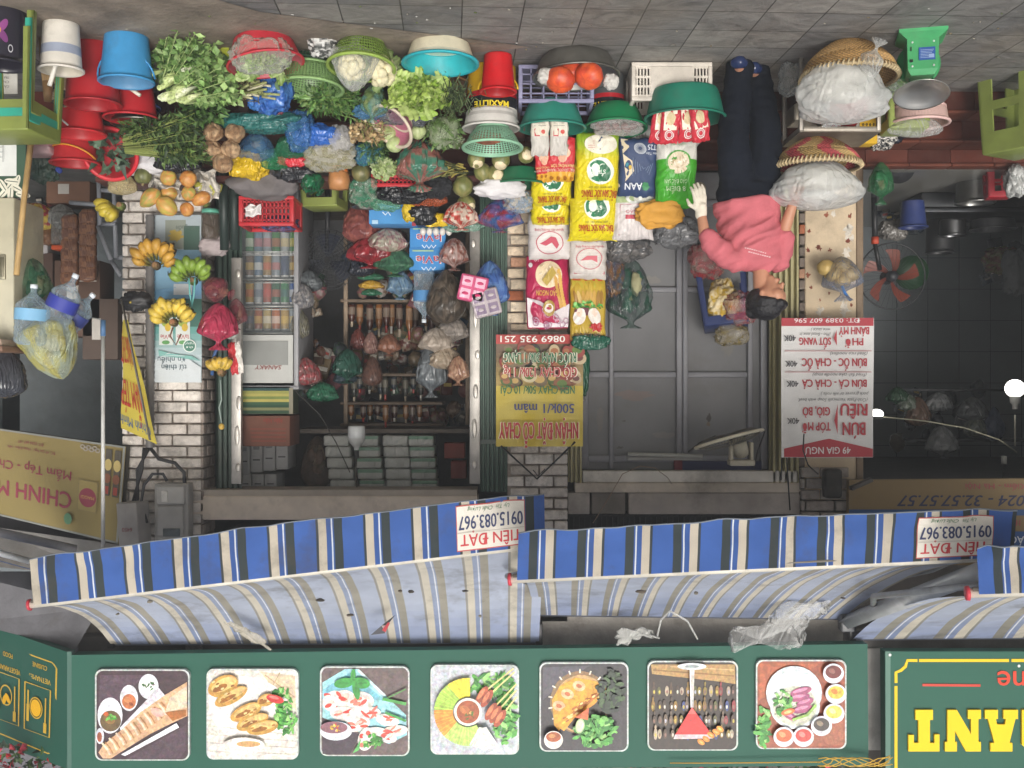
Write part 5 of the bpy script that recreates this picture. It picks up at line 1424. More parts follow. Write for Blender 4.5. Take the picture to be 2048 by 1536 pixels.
# front row
vessel("bucket", "bright blue plastic bucket standing at the front of the stall", "bucket", G(253, 73), .118, .142, .252, "3f8fc4", handle=("3784b8", 0, 62), inner="5a8fb8")
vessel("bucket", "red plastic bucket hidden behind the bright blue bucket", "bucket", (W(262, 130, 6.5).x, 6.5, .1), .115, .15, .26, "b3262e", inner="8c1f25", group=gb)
mb = MB(); mb.tube([(0, 0, 0), (-.1, -.04, .07)], .011, "ded8c8", n=8); solo("plastic_tube", mb, plastic, "short white tube lying over the hidden red bucket", "tube", W(250, 170, 6.34))
vessel("basin", "navy enamel basin over the hidden red bucket", "basin", W(262, 198, 6.6), .13, .17, .05, "2b3560", lip=.006, mat=shiny, rim="39467c")
vessel("bowl", "upside-down looking steel bowl heaped with water spinach", "bowl", W(278, 218, 6.66), .08, .165, .085, "8f8c84", mat=metal, curve=.5, lip=.005)
herb("water_spinach", "bundle of water spinach with long pale stems in the steel bowl", "greens", W(250, 292, 6.6), (-1, .05, -.12), .48, .28, 60, .085, .022, ["41552c", "54703a", "33482a", "6f8a4a"], "97a35a", 5, r0=.05, bend=.05, lstart=.5)
mb = MB(); leafpile(mb, (0, 0, 0), (.17, .1, .07), 420, .06, .02, ["4f6a35", "3c5229", "6d8747", "2f4425"], 8); solo("herb_pile", mb, leafm, "loose dark green herb tops heaped above the steel bowl", "greens", W(300, 262, 6.58))
mb = MB(); leafpile(mb, (0, 0, 0), (.12, .1, .09), 330, .065, .03, ["4e7038", "5f8444", "3b562b"], 9); solo("herb_pile", mb, leafm, "broad leaved dark herbs between the celery bunch and the water spinach", "greens", W(405, 215, 6.55))
cb = herb("celery_bunch", "big fresh celery bunch with pale cut bulb ends facing the street", "greens", W(345, 180, 6.25), (-.62, -.05, -.5), .34, .75, 80, .055, .042, ["84a860", "95b86c", "6f9450", "a7c47e"], "a9bd7c", 6, r0=.1, bend=.0, lstart=.3)
mb = MB(); r = random.Random(44)
for k in range(34):
    p = W(338 + r.gauss(0, 17), 182 + r.gauss(0, 19), 6.1 + r.uniform(0, .05)); q = p + Vector((-.06, .08, -.05)); c = r.choice(["cfd8a4", "dbe2b8", "bccb88", "e2e6c8"])
    mb.tube([q, q.lerp(p, .6), p], [.008, .012, .015], c, n=9); mb.blob(p, (.016, .012, .016), dim(c, 1.05), k, .15, nu=12, nv=8); mb.blob(p - Vector((0, .011, 0)), (.006, .003, .006), dim(c, .7), nu=8, nv=6)
world_part("cut_ends", mb, fruitm, cb)
mb = MB(); leafpile(mb, (0, 0, 0), (.19, .11, .15), 950, .05, .042, ["84a85e", "96ba70", "6c9350", "5f8348"], 7, out=.75); solo("celery_leaves", mb, leafm, "dense pale green celery leaves at the front of the vegetable stall", "greens", W(372, 128, 6.25))
mb = MB(); r = random.Random(12)
for k in range(150):
    p = Vector((r.uniform(-.13, .13), r.uniform(-.06, .06), r.uniform(-.05, .05))); mb.tube([p, p + rdir(r) * .03, p + rdir(r) * .06], .0022, r.choice(["8f8458", "6f6a3e", "a89a6c", "7d8a45"]), n=4, cap=False)
for k in range(26): p = Vector((r.uniform(-.15, -.02), r.uniform(-.08, 0), r.uniform(-.04, .06))); mb.tube([p, p + Vector((r.uniform(-.1, -.05), -.02, r.uniform(-.03, .03)))], .007, r.choice(["c9c79a", "b4bb7c", "dcd8b8"]), n=6)
solo("spring_onions", mb, leafm, "pile of muddy spring onions with tangled roots right of the celery", "spring onions", W(478, 178, 6.42))
mb = MB(); a_, b_ = G(310, 93), G(460, 87); mb.box((a_ + b_) / 2 + Vector((0, .08, .05)), (.46, .03, .1), "a89a84"); 
for k in range(5): mb.box(a_.lerp(b_, (k + .5) / 5) + Vector((0, .062, .05)), (.045, .008, .102), "b9c23a", M=None)
mb.box((a_ + b_) / 2 + Vector((0, .0635, .006)), (.46, .006, .012), "c4cc3c")
world_solo("carton", mb, card, "low carton edged with yellow green tape behind the celery", "carton", a_)
vessel("basin", "red plastic basin of lettuce at the front of the stall", "basin", G(520, 72) + Vector((0, .05, 0)), .16, .205, .145, "c23340", rot=(3, -9, 0), inner="d06a74")
lettuce("lettuce", "lettuce wrapped in clear film spilling from the red basin", "lettuce", W(528, 132, 6.12), (.17, .1, .06), 40, ["a9c86a", "8fb552", "c4da90"], "d9e2b8", 3)
crumple("clear film loosely covering the lettuce in the red basin", 522, 112, 6.02, 108, 62, "d6d9cc", 41, mat=film, name="plastic_film", cat="film", dp=50)
colander("colander", "dark green plastic colander half hidden behind the red basin", W(618, 92, 6.5), .1, .15, .12, "2f5a3c", rot=(6, 4, 0))
colander("colander", "faded olive colander lying tilted in the middle of the stall", W(622, 133, 6.4), .145, .185, .13, "6f8f58", rot=(4, 2, 0), holes=(60, 9, .24), rim="8db072")
herb("rice_paddy_herb", "rice paddy herb bunch poking out under the olive colander", "greens", W(600, 200, 6.62), (-1, 0, -.1), .34, .35, 40, .06, .018, ["58803f", "6d954c", "44652f"], "8da35c", 15, r0=.03, bend=-.05)
mb = MB(); leafpile(mb, (0, 0, 0), (.19, .09, .07), 380, .06, .02, ["4f7a3a", "6a944c", "3c5f2c", "86a85c"], 13); solo("herb_pile", mb, leafm, "narrow leaved herbs heaped in front of the dark red step", "greens", W(655, 198, 6.6))
colander("colander", "olive green colander holding bagged cauliflower at the front", G(725, 84), .12, .182, .15, "6f8a3a", rot=(8, 2, 0), holes=(70, 7, .3), rim="93ad50")
def cauli(label, x, y, D, R_, seed, film_=None):
    root = thing("cauliflower", label, "cauliflower", W(x, y, D), (0, 0, 0), "cauliflowers in the olive colander"); r = random.Random(seed); mb = MB()
    for k in range(46):
        d = rdir(r, .2); d.y -= .4; d.normalize(); mb.blob(d * R_ * .78, (R_ * .33,) * 3, dim("e2d9b4", r.uniform(.9, 1.05)), k, .25, 4, 12, 8)
    mb.build("curd", roughv if False else matte, root); mb = MB()
    for k in range(9): d = Vector((math.cos(k * .7), .1, math.sin(k * .7) - .3)); ruffle(mb, d * R_ * .5 + Vector((0, .02, 0)), d + Vector((0, .1, -.3)), Vector((0, -1, 0)), R_ * 1.1, R_ * .8, "c9d4a0", "6f8a4a", seed * 20 + k)
    mb.build("leaves", leafm, root)
cauli("cauliflower in a clear carrier bag on the olive green colander", 703, 132, 6.2, .075, 1)
put_bag("clear carrier bag with looped handles round a cauliflower", 708, 132, 6.16, 88, 112, "e3e6e2", 43, mat=film, neck=.2, axis=(-.1, -.2, -1), tuft=.6)
cauli("bare creamy cauliflower leaning out of the olive green colander", 762, 142, 6.28, .085, 2)
crumple("crumpled white paper and clear bag between the colanders", 648, 88, 6.2, 52, 46, "d5d5d2", 44, mat=paper, col2="4a4c4a", name="waste_paper", cat="paper")
vessel("basin", "cream basin with a turquoise rim set down on the pavement", "basin", G(880, 85) + Vector((0, .03, 0)), .165, .2, .115, "d9d2b8", rot=(3, 0, 0), rim="28a9b5", inner="2fb0ba", ibase="e0e6d2", lip=.022, bands=[(.75, 1.0, "c4c4b0")])
p = thing("bamboo_tray", "brown bamboo tray heaped with lettuce behind the cream basin", "tray", W(868, 165, 6.85), (math.radians(10), 0, 0))
mb = MB(); mb.lathe([(.001, 0), (.22, .0), (.25, .05), (.262, .055), (.255, .065), (.24, .05), (.21, .01), (.001, .008)], "7d5a3a", 48); mb.build("weave", material("bamboo_weave", .75), p)
lettuce("lettuce", "heap of bright curly lettuce above the turquoise rimmed basin", "lettuce", W(832, 186, 6.4), (.2, .12, .125), 90, ["9cbc4c", "b5cf62", "86a83c", "c9de84"], "d6e39c", 9)
mb = MB(); r = random.Random(17)
for k in range(420):
    p = Vector((r.gauss(0, .05), r.uniform(-.06, .06), r.gauss(0, .05))); mb.tube([p, p + Vector((r.uniform(-.03, .03), -.01, r.uniform(-.06, .06)))], .0024, r.choice(["44552f", "5d7040", "33422a", "75875a"]), n=4, cap=False)
solo("dill", mb, leafm, "feathery dark dill between the lettuce and the red bucket", "dill", W(905, 195, 6.45))
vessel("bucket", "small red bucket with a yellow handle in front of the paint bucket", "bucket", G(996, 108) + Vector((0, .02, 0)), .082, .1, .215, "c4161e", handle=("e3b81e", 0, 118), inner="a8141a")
def paintcan(label, x, base, D, rb, h, mid, seed, word):
    v = vessel("paint_bucket", label, "paint bucket", (W(x, base, D).x, D, max(0, W(x, base, D).z)), rb, rb * 1.06, h, mid, mat=shiny, lip=.006, rim="dcdad4", bands=[(.0, .55, mid), (.55, .66, "b3202a"), (.66, .86, "1f1f23"), (.86, 1, "dedbd4")])
    mb = MB(); a = Art(mb, lambda X_, y, h_: Vector((-math.sin(X_) * (rb * 1.055 + h_), -math.cos(X_) * (rb * 1.055 + h_), y)), h0=.0015)
    vs, fs = tgeo(word, .03, 0); m = max(q[0] for q in vs); k = .05
    mb.add([Vector((math.sin((q[0] - m / 2) * k / rb) * (rb * 1.052 + .002), -math.cos((q[0] - m / 2) * k / rb) * (rb * 1.052 + .002), h * .715 + q[1] * k)) for q in vs], fs, "e8d23a")
    mb.build("lettering", shiny, v)
paintcan("yellow, red and black paint bucket reading MAXILITE behind the small red bucket", 984, 132, 6.72, .148, .33, "d3a71e", 1, "MAXILITE")
vessel("bucket", "white bucket rim stacked on the yellow and black paint bucket", "bucket", W(982, 224, 6.68), .15, .165, .1, "cfccc6", bands=[(.3, .42, "b4b1ab")], group=None)
colander("colander", "mint green colander on the white bucket", W(985, 255, 6.64), .1, .172, .125, "86b496", rot=(4, 0, 0), holes=(52, 10, .3), rim="93c4a4")
mb = MB(); mb.blob((0, 0, 0), (.09, .08, .035), "9a5a40", 4, .3); solo("spice", mb, roughv, "reddish brown spice seen through the mint green colander", "spice", W(975, 276, 6.62))
crate("crate", "pale lavender mesh crate under the teal basin", 1037, 1188, 130, 206, 6.6, .3, "8d8cab", 4, 6)
vessel("basin", "dented grey metal basin of red pumpkins on the ground", "basin", G(1152, 104) + Vector((0, .06, 0)), .185, .245, .13, "77756f", rot=(3, -2, 0), mat=dullmetal, inner="8a8884", curve=.4)
for k, (x, y, lab) in enumerate(((1120, 160, "orange red pumpkin at the left of the grey metal basin"), (1178, 152, "orange red pumpkin with its stalk forward in the grey metal basin"), (1142, 140, "smaller red pumpkin between two others in the grey metal basin"))):
    fruit("pumpkin", lab, "pumpkin", W(x, y, 6.24 + .08 * (k == 2)), (.085, .08, .068), "d8592a", "c2432a", k, "a08c5c", ribs=9, rot=((-150, 10, 0), (-120, 0, 30), (-80, 0, 0))[k], group="pumpkins in the grey basin")
for x, y, s in ((1090, 152, 51), (1222, 163, 52)): crumple("crumpled white paper " + ("left of" if s == 51 else "right of") + " the pumpkins", x, y, 6.24, 26, 26, "c4c1bb", s, mat=paper, name="paper", cat="paper")
paintcan("grey and black paint bucket reading MAXILITE under the middle green basin", 1216, 128, 6.86, .1, .27, "55585a", 2, "MAXILITE")
TEAL = "1f7a66"
vessel("basin", "teal basin holding clear rice paper packs, on the lavender crate", "basin", W(1104, 206, 6.74), .14, .2, .155, "2b8272", inner="2a7565", curve=.2)
vessel("basin", "mid green basin of onions between the two teal basins", "basin", W(1230, 214, 6.82), .13, .19, .135, "177a4c", inner="176a44", curve=.25, rot=(5, 0, 0))
vessel("basin", "wide dark teal basin of red snack packs on the white crate", "basin", W(1370, 180, 6.62), .195, .235, .17, "1f7560", inner="1d6a58", curve=.2)
crate("crate", "white plastic crate with slotted ends on the pavement", 1263, 1424, 125, 202, 6.58, .34, "cfc7bc", 3, 5, mode="slots")
crate("crate", "white crate with round holes behind the teal basin of red packs", 1262, 1400, 240, 287, 7.0, .2, "d2d0cc", 2, 5, mode="slots")
for k in range(9): fruit("onion", "small purple onion heaped in the mid green basin", "onion", W(1195 + (k % 5) * 18 + (k // 5) * 6, 252 + (k // 5) * 8, 6.8 + .04 * (k // 5)), (.024, .024, .024), "6d4a4a", "8a6a62", k, group="onions in the green basin")
crumple("clear plastic wrap over the onions in the green basin", 1235, 254, 6.74, 90, 26, "dfdcd8", 55, mat=film, name="plastic_film", cat="film", dp=60)
# packs in the teal basins
def art_jar(x, y):
    def f(a): a.rect(x - 15, y - 24, x + 15, y + 14, "d8d0c0", 4, 6); a.rect(x - 11, y + 2, x - 1, y + 16, "b53038"); a.ell(x + 7, y + 8, 4, 4, "c44a40"); [a.line([(x - 12, y - 18 + k * 5), (x + 10, y - 18 + k * 5)], 1.2, "a09888") for k in range(4)]
    return f
for k, x in enumerate((1080, 1118)): pack("clear pack of rice paper with a red square label, " + ("nearest the pumpkins' left" if k else "towards the cut coconut") , x - 18, 232, x + 18, 308, 6.72 + .02 * k, .05, lambda u, v: "dcd5c8" if v < .55 else "c9c4bc", art_jar(x, 258), mat=glossp, name="rice_paper_pack", cat="pack", lean=.1, group="clear packs standing in the teal basin", seed=k)
def art_red(x, y):
    def f(a): a.poly([(x - 14, y - 26), (x + 12, y - 26), (x + 15, y + 12), (x - 12, y + 14)], "e6d9c4"); a.ell(x, y - 8, 9, 12, "d0bd94"); a.ell(x, y + 22, 9, 9, "e8dcd8", inner=.8); a.ell(x, y + 22, 6, 6, "e0c9c8", inner=.7)
    return f
for k, (x, y, t) in enumerate(((1322, 252, 8), (1340, 252, 3), (1376, 250, -3), (1400, 248, -8))): pack("red and cream snack pack, " + ["leftmost of the four fanned", "second of the four fanned", "third of the four fanned", "rightmost of the four fanned"][k] + " in the wide teal basin", x - 19, y - 38, x + 19, y + 32, 6.64 - .03 * (k % 2) - .02 * (k > 1), .04, "c23340", art_red(x, y - 4), name="snack_pack", cat="pack", lean=.08, tilt=t, group="red packs in the wide teal basin", seed=k)
# stacked rice bags against the brick pillar
Y1, Y2 = "d9c81e", "c2b820"
def art_yel(x, y, s=1.0):
    def f(a):
        a.ell(x, y, 27 * s, 25 * s, "dfe6da"); a.ell(x - 4 * s, y, 20 * s, 20 * s, "2f7a52"); a.ell(x + 7 * s, y + 4 * s, 13 * s, 16 * s, "2a6a48"); a.ell(x - 9 * s, y - 2 * s, 9 * s, 12 * s, "e4ebdf"); a.text("ST25", x - 2 * s, y + 2 * s, 8 * s, "e8eee2", w=24 * s, bold=.02)
        a.text("ĐẶC SẢN SÓC TRĂNG", x, y + 42 * s, 13 * s, "b0392a", w=72 * s, bold=.03); a.text("gạo thơm đặc sản", x, y + 31 * s, 4 * s, "7a6a2a", w=46 * s)
    return f
gy = "yellow rice bags stacked against the pillar"
pack("yellow rice bag topping the taller stack, its seam flared over the white sack", 1140, 398, 1232, 480, 7.12, .13, lambda u, v: dim(Y1, .85 + .25 * v), art_yel(1192, 418, .95), group=gy, lean=.12, seed=1, pinch=-.12)
def art_y2(a): art_yel(1200, 345, 1.0)(a); a.ell(1200, 295, 33, 19, "dcd6c4"); a.poly([(1184, 306), (1218, 306), (1201, 280)], "38466e"); a.text("chứng nhận hữu cơ", 1200, 271, 5, "3f5a2a", w=54); [a.line([(1174, 290 + q * 4), (1188, 290 + q * 4)], 1, "b56a5a") for q in range(4)]
pack("long yellow and green rice bag between the red pack and the navy bag", 1150, 270, 1237, 398, 6.95, .13, lambda u, v: mix("8fae2a", Y1, sstep(.1, .5, v)), art_y2, group=gy, lean=.15, seed=2)
pack("upper of the two smaller yellow rice bags, touching the woven sack", 1062, 395, 1140, 448, 7.2, .12, Y1, art_yel(1102, 408, .78), group=gy, lean=.06, seed=3)
pack("lower of the two smaller yellow rice bags, right above the red packs", 1063, 342, 1142, 408, 7.05, .13, Y1, art_yel(1104, 366, .8), group=gy, lean=.1, seed=4)
def art_r(x, y, s):
    def f(a):
        a.ell(x + 4 * s, y + 2 * s, 15 * s, 10 * s, "e0b89a"); a.ell(x + 3 * s, y - 10 * s, 12 * s, 6 * s, "4a5a2a"); a.ell(x + 3 * s, y + 10 * s, 9 * s, 10 * s, "d8a58a"); a.text("BÁNH PHỒNG TÔM", x + 4 * s, y + 26 * s, 6 * s, "e8d890", w=48 * s); a.text("ĐẶC SẢN SÓC TRĂNG", x, y + 34 * s, 5 * s, "e9d9c4", w=54 * s)
        for q in range(4): a.ell(x - 20 * s + 14 * q * s, y + 49 * s, 4 * s, 4 * s, "a86a1e", n=6, jag=.4)
    return f
redc = lambda u, v: "c22b34" if v < .8 else "d9a233"
pack("flat red snack pack with a printed fish dish in front of the yellow bags", 1092, 276, 1150, 360, 6.88, .05, redc, art_r(1122, 306, 1), name="snack_pack", cat="pack", lean=.1, seed=5, group="red packs below the yellow rice bags")
pack("red snack pack partly behind the flat one, nearer the coconuts", 1070, 290, 1104, 362, 6.9, .05, redc, art_r(1086, 318, .7), name="snack_pack", cat="pack", lean=.1, seed=6, tilt=-4, group="red packs below the yellow rice bags")
def art_white(x, y, s, dark=False):
    def f(a):
        c = "b83a52" if not dark else "c45a66"
        if dark: a.line([(x - 32 * s, y - 36 * s), (x + 32 * s, y - 36 * s), (x + 32 * s, y + 38 * s), (x - 32 * s, y + 38 * s), (x - 32 * s, y - 36 * s)], 2, c); 
        a.poly([(x - 20 * s, y + 10 * s), (x - 8 * s, y + 14 * s), (x + 4 * s, y + 8 * s), (x + 14 * s, y + 20 * s), (x + 18 * s, y + 12 * s), (x + 12 * s, y - 2 * s), (x + 2 * s, y - 4 * s), (x - 8 * s, y + 4 * s)] if not dark else [(x - 18 * s, y + 12 * s), (x - 4 * s, y + 2 * s), (x + 16 * s, y + 2 * s), (x + 18 * s, y + 16 * s), (x + 6 * s, y + 10 * s)], c)
        a.ell(x, y + 8 * s, 27 * s, 22 * s, c, inner=.94)
        a.text("nguyên liệu thượng hạng", x, y - 16 * s, 5 * s, c, w=58 * s, shear=.2); a.text("Tân Việt Phát", x, y - 28 * s, 4 * s, c, w=34 * s)
    return f
pack("white woven sack with a crimson bird emblem on the crimson rice bag", 1056, 425, 1140, 518, 7.32, .15, lambda u, v: dim("d9d3d0", 1 - .05 * (int(v * 40) % 2)), art_white(1098, 480, 1.0), mat=woven, name="rice_sack", lean=.04, seed=7, group="white woven sacks with a bird emblem")
pack("white woven sack with a pale pink bird emblem beside the crimson rice bag", 1139, 470, 1213, 558, 7.34, .13, lambda u, v: dim("cfc8c2", 1 - .05 * (int(v * 40) % 2)), art_white(1178, 512, .95, True), mat=woven, name="rice_sack", lean=.04, seed=8, group="white woven sacks with a bird emblem")
def art_crim(a):
    a.ell(1097, 550, 27, 27, "e4d2b0"); 
    for q in range(12): a.ell(1122 - 1.2 * q, 590 - 6.2 * q + 26, 6, 3, "c99a4a", 60, n=8); a.ell(1128 - 1.0 * q, 590 - 6.2 * q + 22, 6, 3, "d9ae5c", 110, n=8)
    for q in range(16): a.ell(1097 + rnd.uniform(-18, 18), 550 + rnd.uniform(-18, 18), 4, 1.6, rnd.choice(["efe2c8", "cdb68c"]), rnd.uniform(0, 180), n=7)
    a.poly([(1084, 562), (1094, 574), (1112, 548), (1104, 534)], "b9a050"); a.text("GẠO NGON", 1095, 588, 11, "cfa04a", w=44, bold=.03)
    a.poly([(1138, 608), (1110, 624), (1080, 604), (1054, 596), (1054, 655), (1138, 655)], "ddd3d6")
    for q in range(14): a.ell(1060 + rnd.uniform(0, 74), 622 + rnd.uniform(0, 30), 6, 6, "b4849c", inner=.75, n=14)
    a.ell(1098, 618, 12, 16, "a8893c"); a.ell(1098, 618, 9, 9, "e4dcd4"); a.ell(1098, 618, 5, 3, "b23a52"); a.ell(1060, 532, 4, 5, "d9d2d2"); a.text("10", 1072, 522, 6, "e3d0d4", w=8)
pack("crimson rice bag with a round window of rice grains hung on the brick pillar", 1052, 513, 1138, 657, 7.44, .1, lambda u, v: "b02a52", art_crim, lean=.0, seed=9)
def art_egg(a):
    a.rect(1144, 562, 1206, 576, "b9a83c"); a.rect(1144, 556, 1206, 562, "b8542a")
    for q in range(8): a.ell(1150 + q * 7.5, 598, 4, 17, rnd.choice(["c9a050", "a07a38", "d4b878"]), rnd.uniform(-12, 12), n=10)
    greens(a, 1175, 612, 30, 8, 40, GR, 31, 6); a.ell(1168, 624, 20, 8, "6a3a44")
    for x in (1158, 1188): a.ell(x, 634, 12, 17, "e4dcd4", 20 if x < 1170 else -20); a.ell(x, 626, 6, 9, "e9cdbc", n=12)
    a.ell(1192, 656, 12, 9, "b52c2c", n=20, jag=.4, seed=3); a.text("Giò Lụa Quế", 1172, 672, 9, "5a3a22", w=54, shear=.2, bold=.02); a.rect(1142, 680, 1208, 690, "a82f38")
pack("long yellow food pack showing sausages and sliced rolls beside the crimson rice bag", 1140, 553, 1211, 694, 7.46, .06, lambda u, v: "c2a43c" if v < .9 else "b23238", art_egg, name="food_pack", cat="pack", lean=0, seed=10)
crumple("empty dark green bag hanging under the yellow food pack", 1180, 684, 7.42, 66, 26, "1f5a48", 61, dp=8)
def art_aan(a):
    a.poly([(1313, 282), (1300, 282), (1303, 300), (1296, 320), (1302, 338), (1286, 352), (1313, 372)][::1] if False else [(1238, 283), (1252, 283), (1256, 300), (1244, 312), (1262, 326), (1266, 345), (1252, 362), (1238, 374)], "dccdb0")
    a.ell(1252, 333, 3, 4, "3a8a9a"); a.ell(1258, 338, 3, 4, "c9a83a")
    for q in range(9): a.line([(1296 - q * 4, 352 - q * 4), (1304 - q * 5, 330 + q * 3)], 1.2, "6a7a94"); 
    for q in range(5): a.ell(1278, 303, 13 - q * 2, 10 - q * 1.5, "b9c0c8", 30, inner=.88)
    a.text("AAN", 1266, 374, 13, "e0e4ea", w=34, bold=.03); a.ell(1290, 374, 7, 7, "3f8a5a", jag=.2); a.text("ST25", 1304, 301, 10, "d4d9e2", al='c', w=22, bold=.03); a.text("Gạo Tiên", 1302, 313, 5, "c9d0da", w=24)
pack("navy rice bag printed AAN with pale plant drawings", 1236, 280, 1314, 392, 6.98, .11, lambda u, v: "2b3f66", art_aan, lean=.12, seed=11, mat=vinyl)
def art_grn(a): a.ell(1353, 330, 25, 24, "4f9a3a"); a.ell(1353, 330, 21, 21, "dccdb2"); [a.ell(1353 + rnd.uniform(-14, 14), 330 + rnd.uniform(-14, 14), 4, 1.5, rnd.choice(["efe6d2", "c4b08c"]), rnd.uniform(0, 180), n=7) for _ in range(24)]; a.text("GẠO ĐẶC SẢN", 1350, 366, 8, "b9d9a8", w=44, bold=.01); a.text("8 ĐIỂM", 1350, 380, 9, "b9d9a8", w=38, bold=.02); a.text("NGUYÊN CHẤT", 1352, 296, 4, "7aa05a", w=30)
pack("white and bright green rice bag under the woman's gloved hand", 1312, 282, 1392, 412, 6.95, .13, lambda u, v: "d6d4cc" if v < .32 else "44a02c", art_grn, lean=.12, seed=12, pinch=-.06)
def art_hand(a): a.ell(1267, 400, 16, 10, "dfe2dc", inner=.6); a.rect(1250, 432, 1276, 440, "b03a4a"); a.text("GẠO", 1262, 426, 6, "b4566a", w=22); a.line([(1284, 412), (1240, 412), (1240, 470)], 1.5, "b56a78")
pack("striped white rice bag with a cut-out carry handle behind the orange paper", 1228, 390, 1306, 478, 7.1, .1, lambda u, v: ("a9b98a" if u < .5 else "cfcfc4") if v < .2 else dim("d9d2d0", 1 - .1 * (int(u * 22) % 2)), art_hand, lean=.08, seed=13, pinch=-.05)
crumple("crumpled orange paper bag over the striped white rice bag", 1318, 428, 7.0, 84, 50, "d0983c", 63, mat=paper, name="paper_bag", cat="bag", dp=26, rid=.15)
# ------------------------------------------------------------------ middle and upper rows of the stall
def B(label, x, y, w, h, col, seed, mat=None, dD=0.0, **k): return put_bag(label, x, y, Dp(y) + dD, w, h, col, seed, mat=mat, **k)
def K(label, x, y, w, h, col, seed, mat=None, dD=0.0, **k): return crumple(label, x, y, Dp(y) + dD, w, h, col, seed, mat=mat, **k)
crumple("royal blue plastic bag draped before the dark red step", 545, 185, 6.52, 66, 72, "2f5fae", 71, mat=filmo, col2="4a7cc4")
K("light blue netting beneath the celery roots", 522, 198, 44, 40, "3d78c2", 72)
K("small pink and clear wrapper hanging under the royal blue bag", 552, 212, 28, 30, "b86a78", 73, mat=film2)
K("teal plastic sheet spread behind the taro", 520, 246, 135, 34, "2f6a66", 74, dp=60)
for k, (x, y) in enumerate(((426, 266), (470, 266), (424, 300), (461, 299), (446, 327))):
    fruit("taro", ["brown hairy taro nearest to the water spinach roots", "brown hairy taro highest by the teal sheet", "brown hairy taro at the outer side of the pile", "brown hairy taro touching the blue bag", "brown hairy taro lying lowest beside the yellow bag"][k], "taro", W(x, y, 6.62), (.06, .058, .056), "8a6a4c", "b89a78", k, group="taro corms piled beside the greens", mat=roughv, amp=.16)
B("blue translucent bag behind the taro pile", 512, 292, 76, 62, "3f6c9c", 75, mat=film2, col2="5c86a6", neck=0, dD=.05)
K("shiny yellow bag next to the lowest taro", 496, 328, 70, 50, "d8b224", 76, dp=50)
K("grey cloth sack behind the yellow bag", 528, 366, 122, 62, "6f6a6a", 77, mat=cloth, name="cloth_sack", rid=.08, dD=.05, dp=70)
K("small green bag between the grey sack and the yellow bag", 548, 320, 50, 34, "2f8a58", 78, mat=film2)
K("black bag on the white cloth above the water spinach", 358, 322, 78, 40, "25262b", 79)
K("white cloth under the black bag", 296, 326, 110, 46, "d4d2d4", 80, mat=cloth, name="cloth", cat="cloth", rid=.12, dD=.06)
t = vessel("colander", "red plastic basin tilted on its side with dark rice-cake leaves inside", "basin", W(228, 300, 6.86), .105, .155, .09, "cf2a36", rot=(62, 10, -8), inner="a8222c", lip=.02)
mb = MB(); leafpile(mb, (0, 0, .07), (.1, .09, .03), 60, .13, .05, ["5f7a62", "6f8a72", "3c5644"], 4); mb.build("leaves", leafm, t)
B("clear bag of pale pears hanging by the tilted red basin", 244, 364, 56, 48, "c9b98a", 81, mat=film2, col2="d8c89c", neck=0)
fruit("pumpkin", "small dark green squash beside the bag of pears", "squash", W(286, 352, 6.92), (.055, .05, .052), "5a6038", "6f7244", 3, "8a7a50", ribs=8)
mb = MB()
r = random.Random(6)
def sheet(mb, c, w, h, col, seed, yaw=0, n=16, amp=.05):
    cc = Vector(c)
    mb.grid(lambda u, v: cc + Vector(((u - .5) * w, amp * 1.6 * ridge((u * 1.5, v * 1.5, seed), 1.4, seed) + yaw * (u - .5), (v - .5) * h + amp * nz((u * 2, v * 2, 4), 1.3, seed))), n, n, col, sm=False)
for k, (x, y) in enumerate(((318, 348), (402, 352), (360, 336), (330, 376), (410, 380))): sheet(mb, W(x, y, 6.98 - .02 * k), .16, .12, lambda u, v: "d6d0c6" if int(u * 9 + v * 4) % 3 else "a9a49c", k)
world_solo("newspaper", mb, paper, "crumpled newspaper wrapped round the papayas", "newspaper", W(360, 360, 6.98))
gp = "ripe papayas piled in newspaper"
for k, (x, y, a, b, ro, lab) in enumerate(((337, 356, .05, .052, (-80, 0, 0), "round ripe papaya end facing the street on the left of the newspaper"), (377, 358, .052, .054, (-85, 10, 0), "round ripe papaya end facing the street on the right of the newspaper"), (300, 396, .05, .075, (0, 50, 0), "orange papaya lying against the ripening banana hand"), (334, 413, .056, .072, (0, -50, 0), "large golden papaya hanging lowest over the water poster"), (374, 420, .042, .05, (-60, 20, 0), "small papaya beside the lowest golden one"), (378, 388, .046, .052, (-80, 0, 0), "papaya with a star shaped stalk scar in the middle"), (335, 388, .045, .06, (0, 80, 0), "papaya half covered by newspaper in the middle of the heap"), (402, 398, .042, .06, (0, 60, 0), "papaya squeezed between newspaper and the green tipped bananas"))):
    fruit("papaya", lab, "papaya", W(x, y, 6.9 + (.04 if k > 2 else -.03) - (.05 if k == 3 else 0)), (a, a, b), "cc9450", ["b8a850", "c07838", "9a9a4c"][k % 3], k, "7d8a4a" if k in (0, 1, 5) else None, rot=ro, group=gp, amp=.08, taper=.15)
bananas("yellowing banana hand at the outer side of the papayas", W(240, 412, 7.0), .05, 10, 70, 6, "bba83a", 1, rows=2, L=.15, stem="6f7a3c")
bananas("green tipped banana hand between the papayas and the shutter", W(410, 405, 7.02), .04, 200, 300, 5, "b4b24a", 2, rows=1, L=.12, stem="6f7a3c")
bananas("brown speckled banana hand hung highest on the pillar", W(311, 531, 7.35), .1, 172, 362, 9, "c89a3e", 3, rows=2, L=.13)
mb = MB()
bananas("green banana hand hung below the speckled one by a blue string", W(385, 562, 7.33), .09, 182, 356, 9, "7d9a3a", 4, rows=2, L=.12, stem="5c6e34", tip="3a4a24")
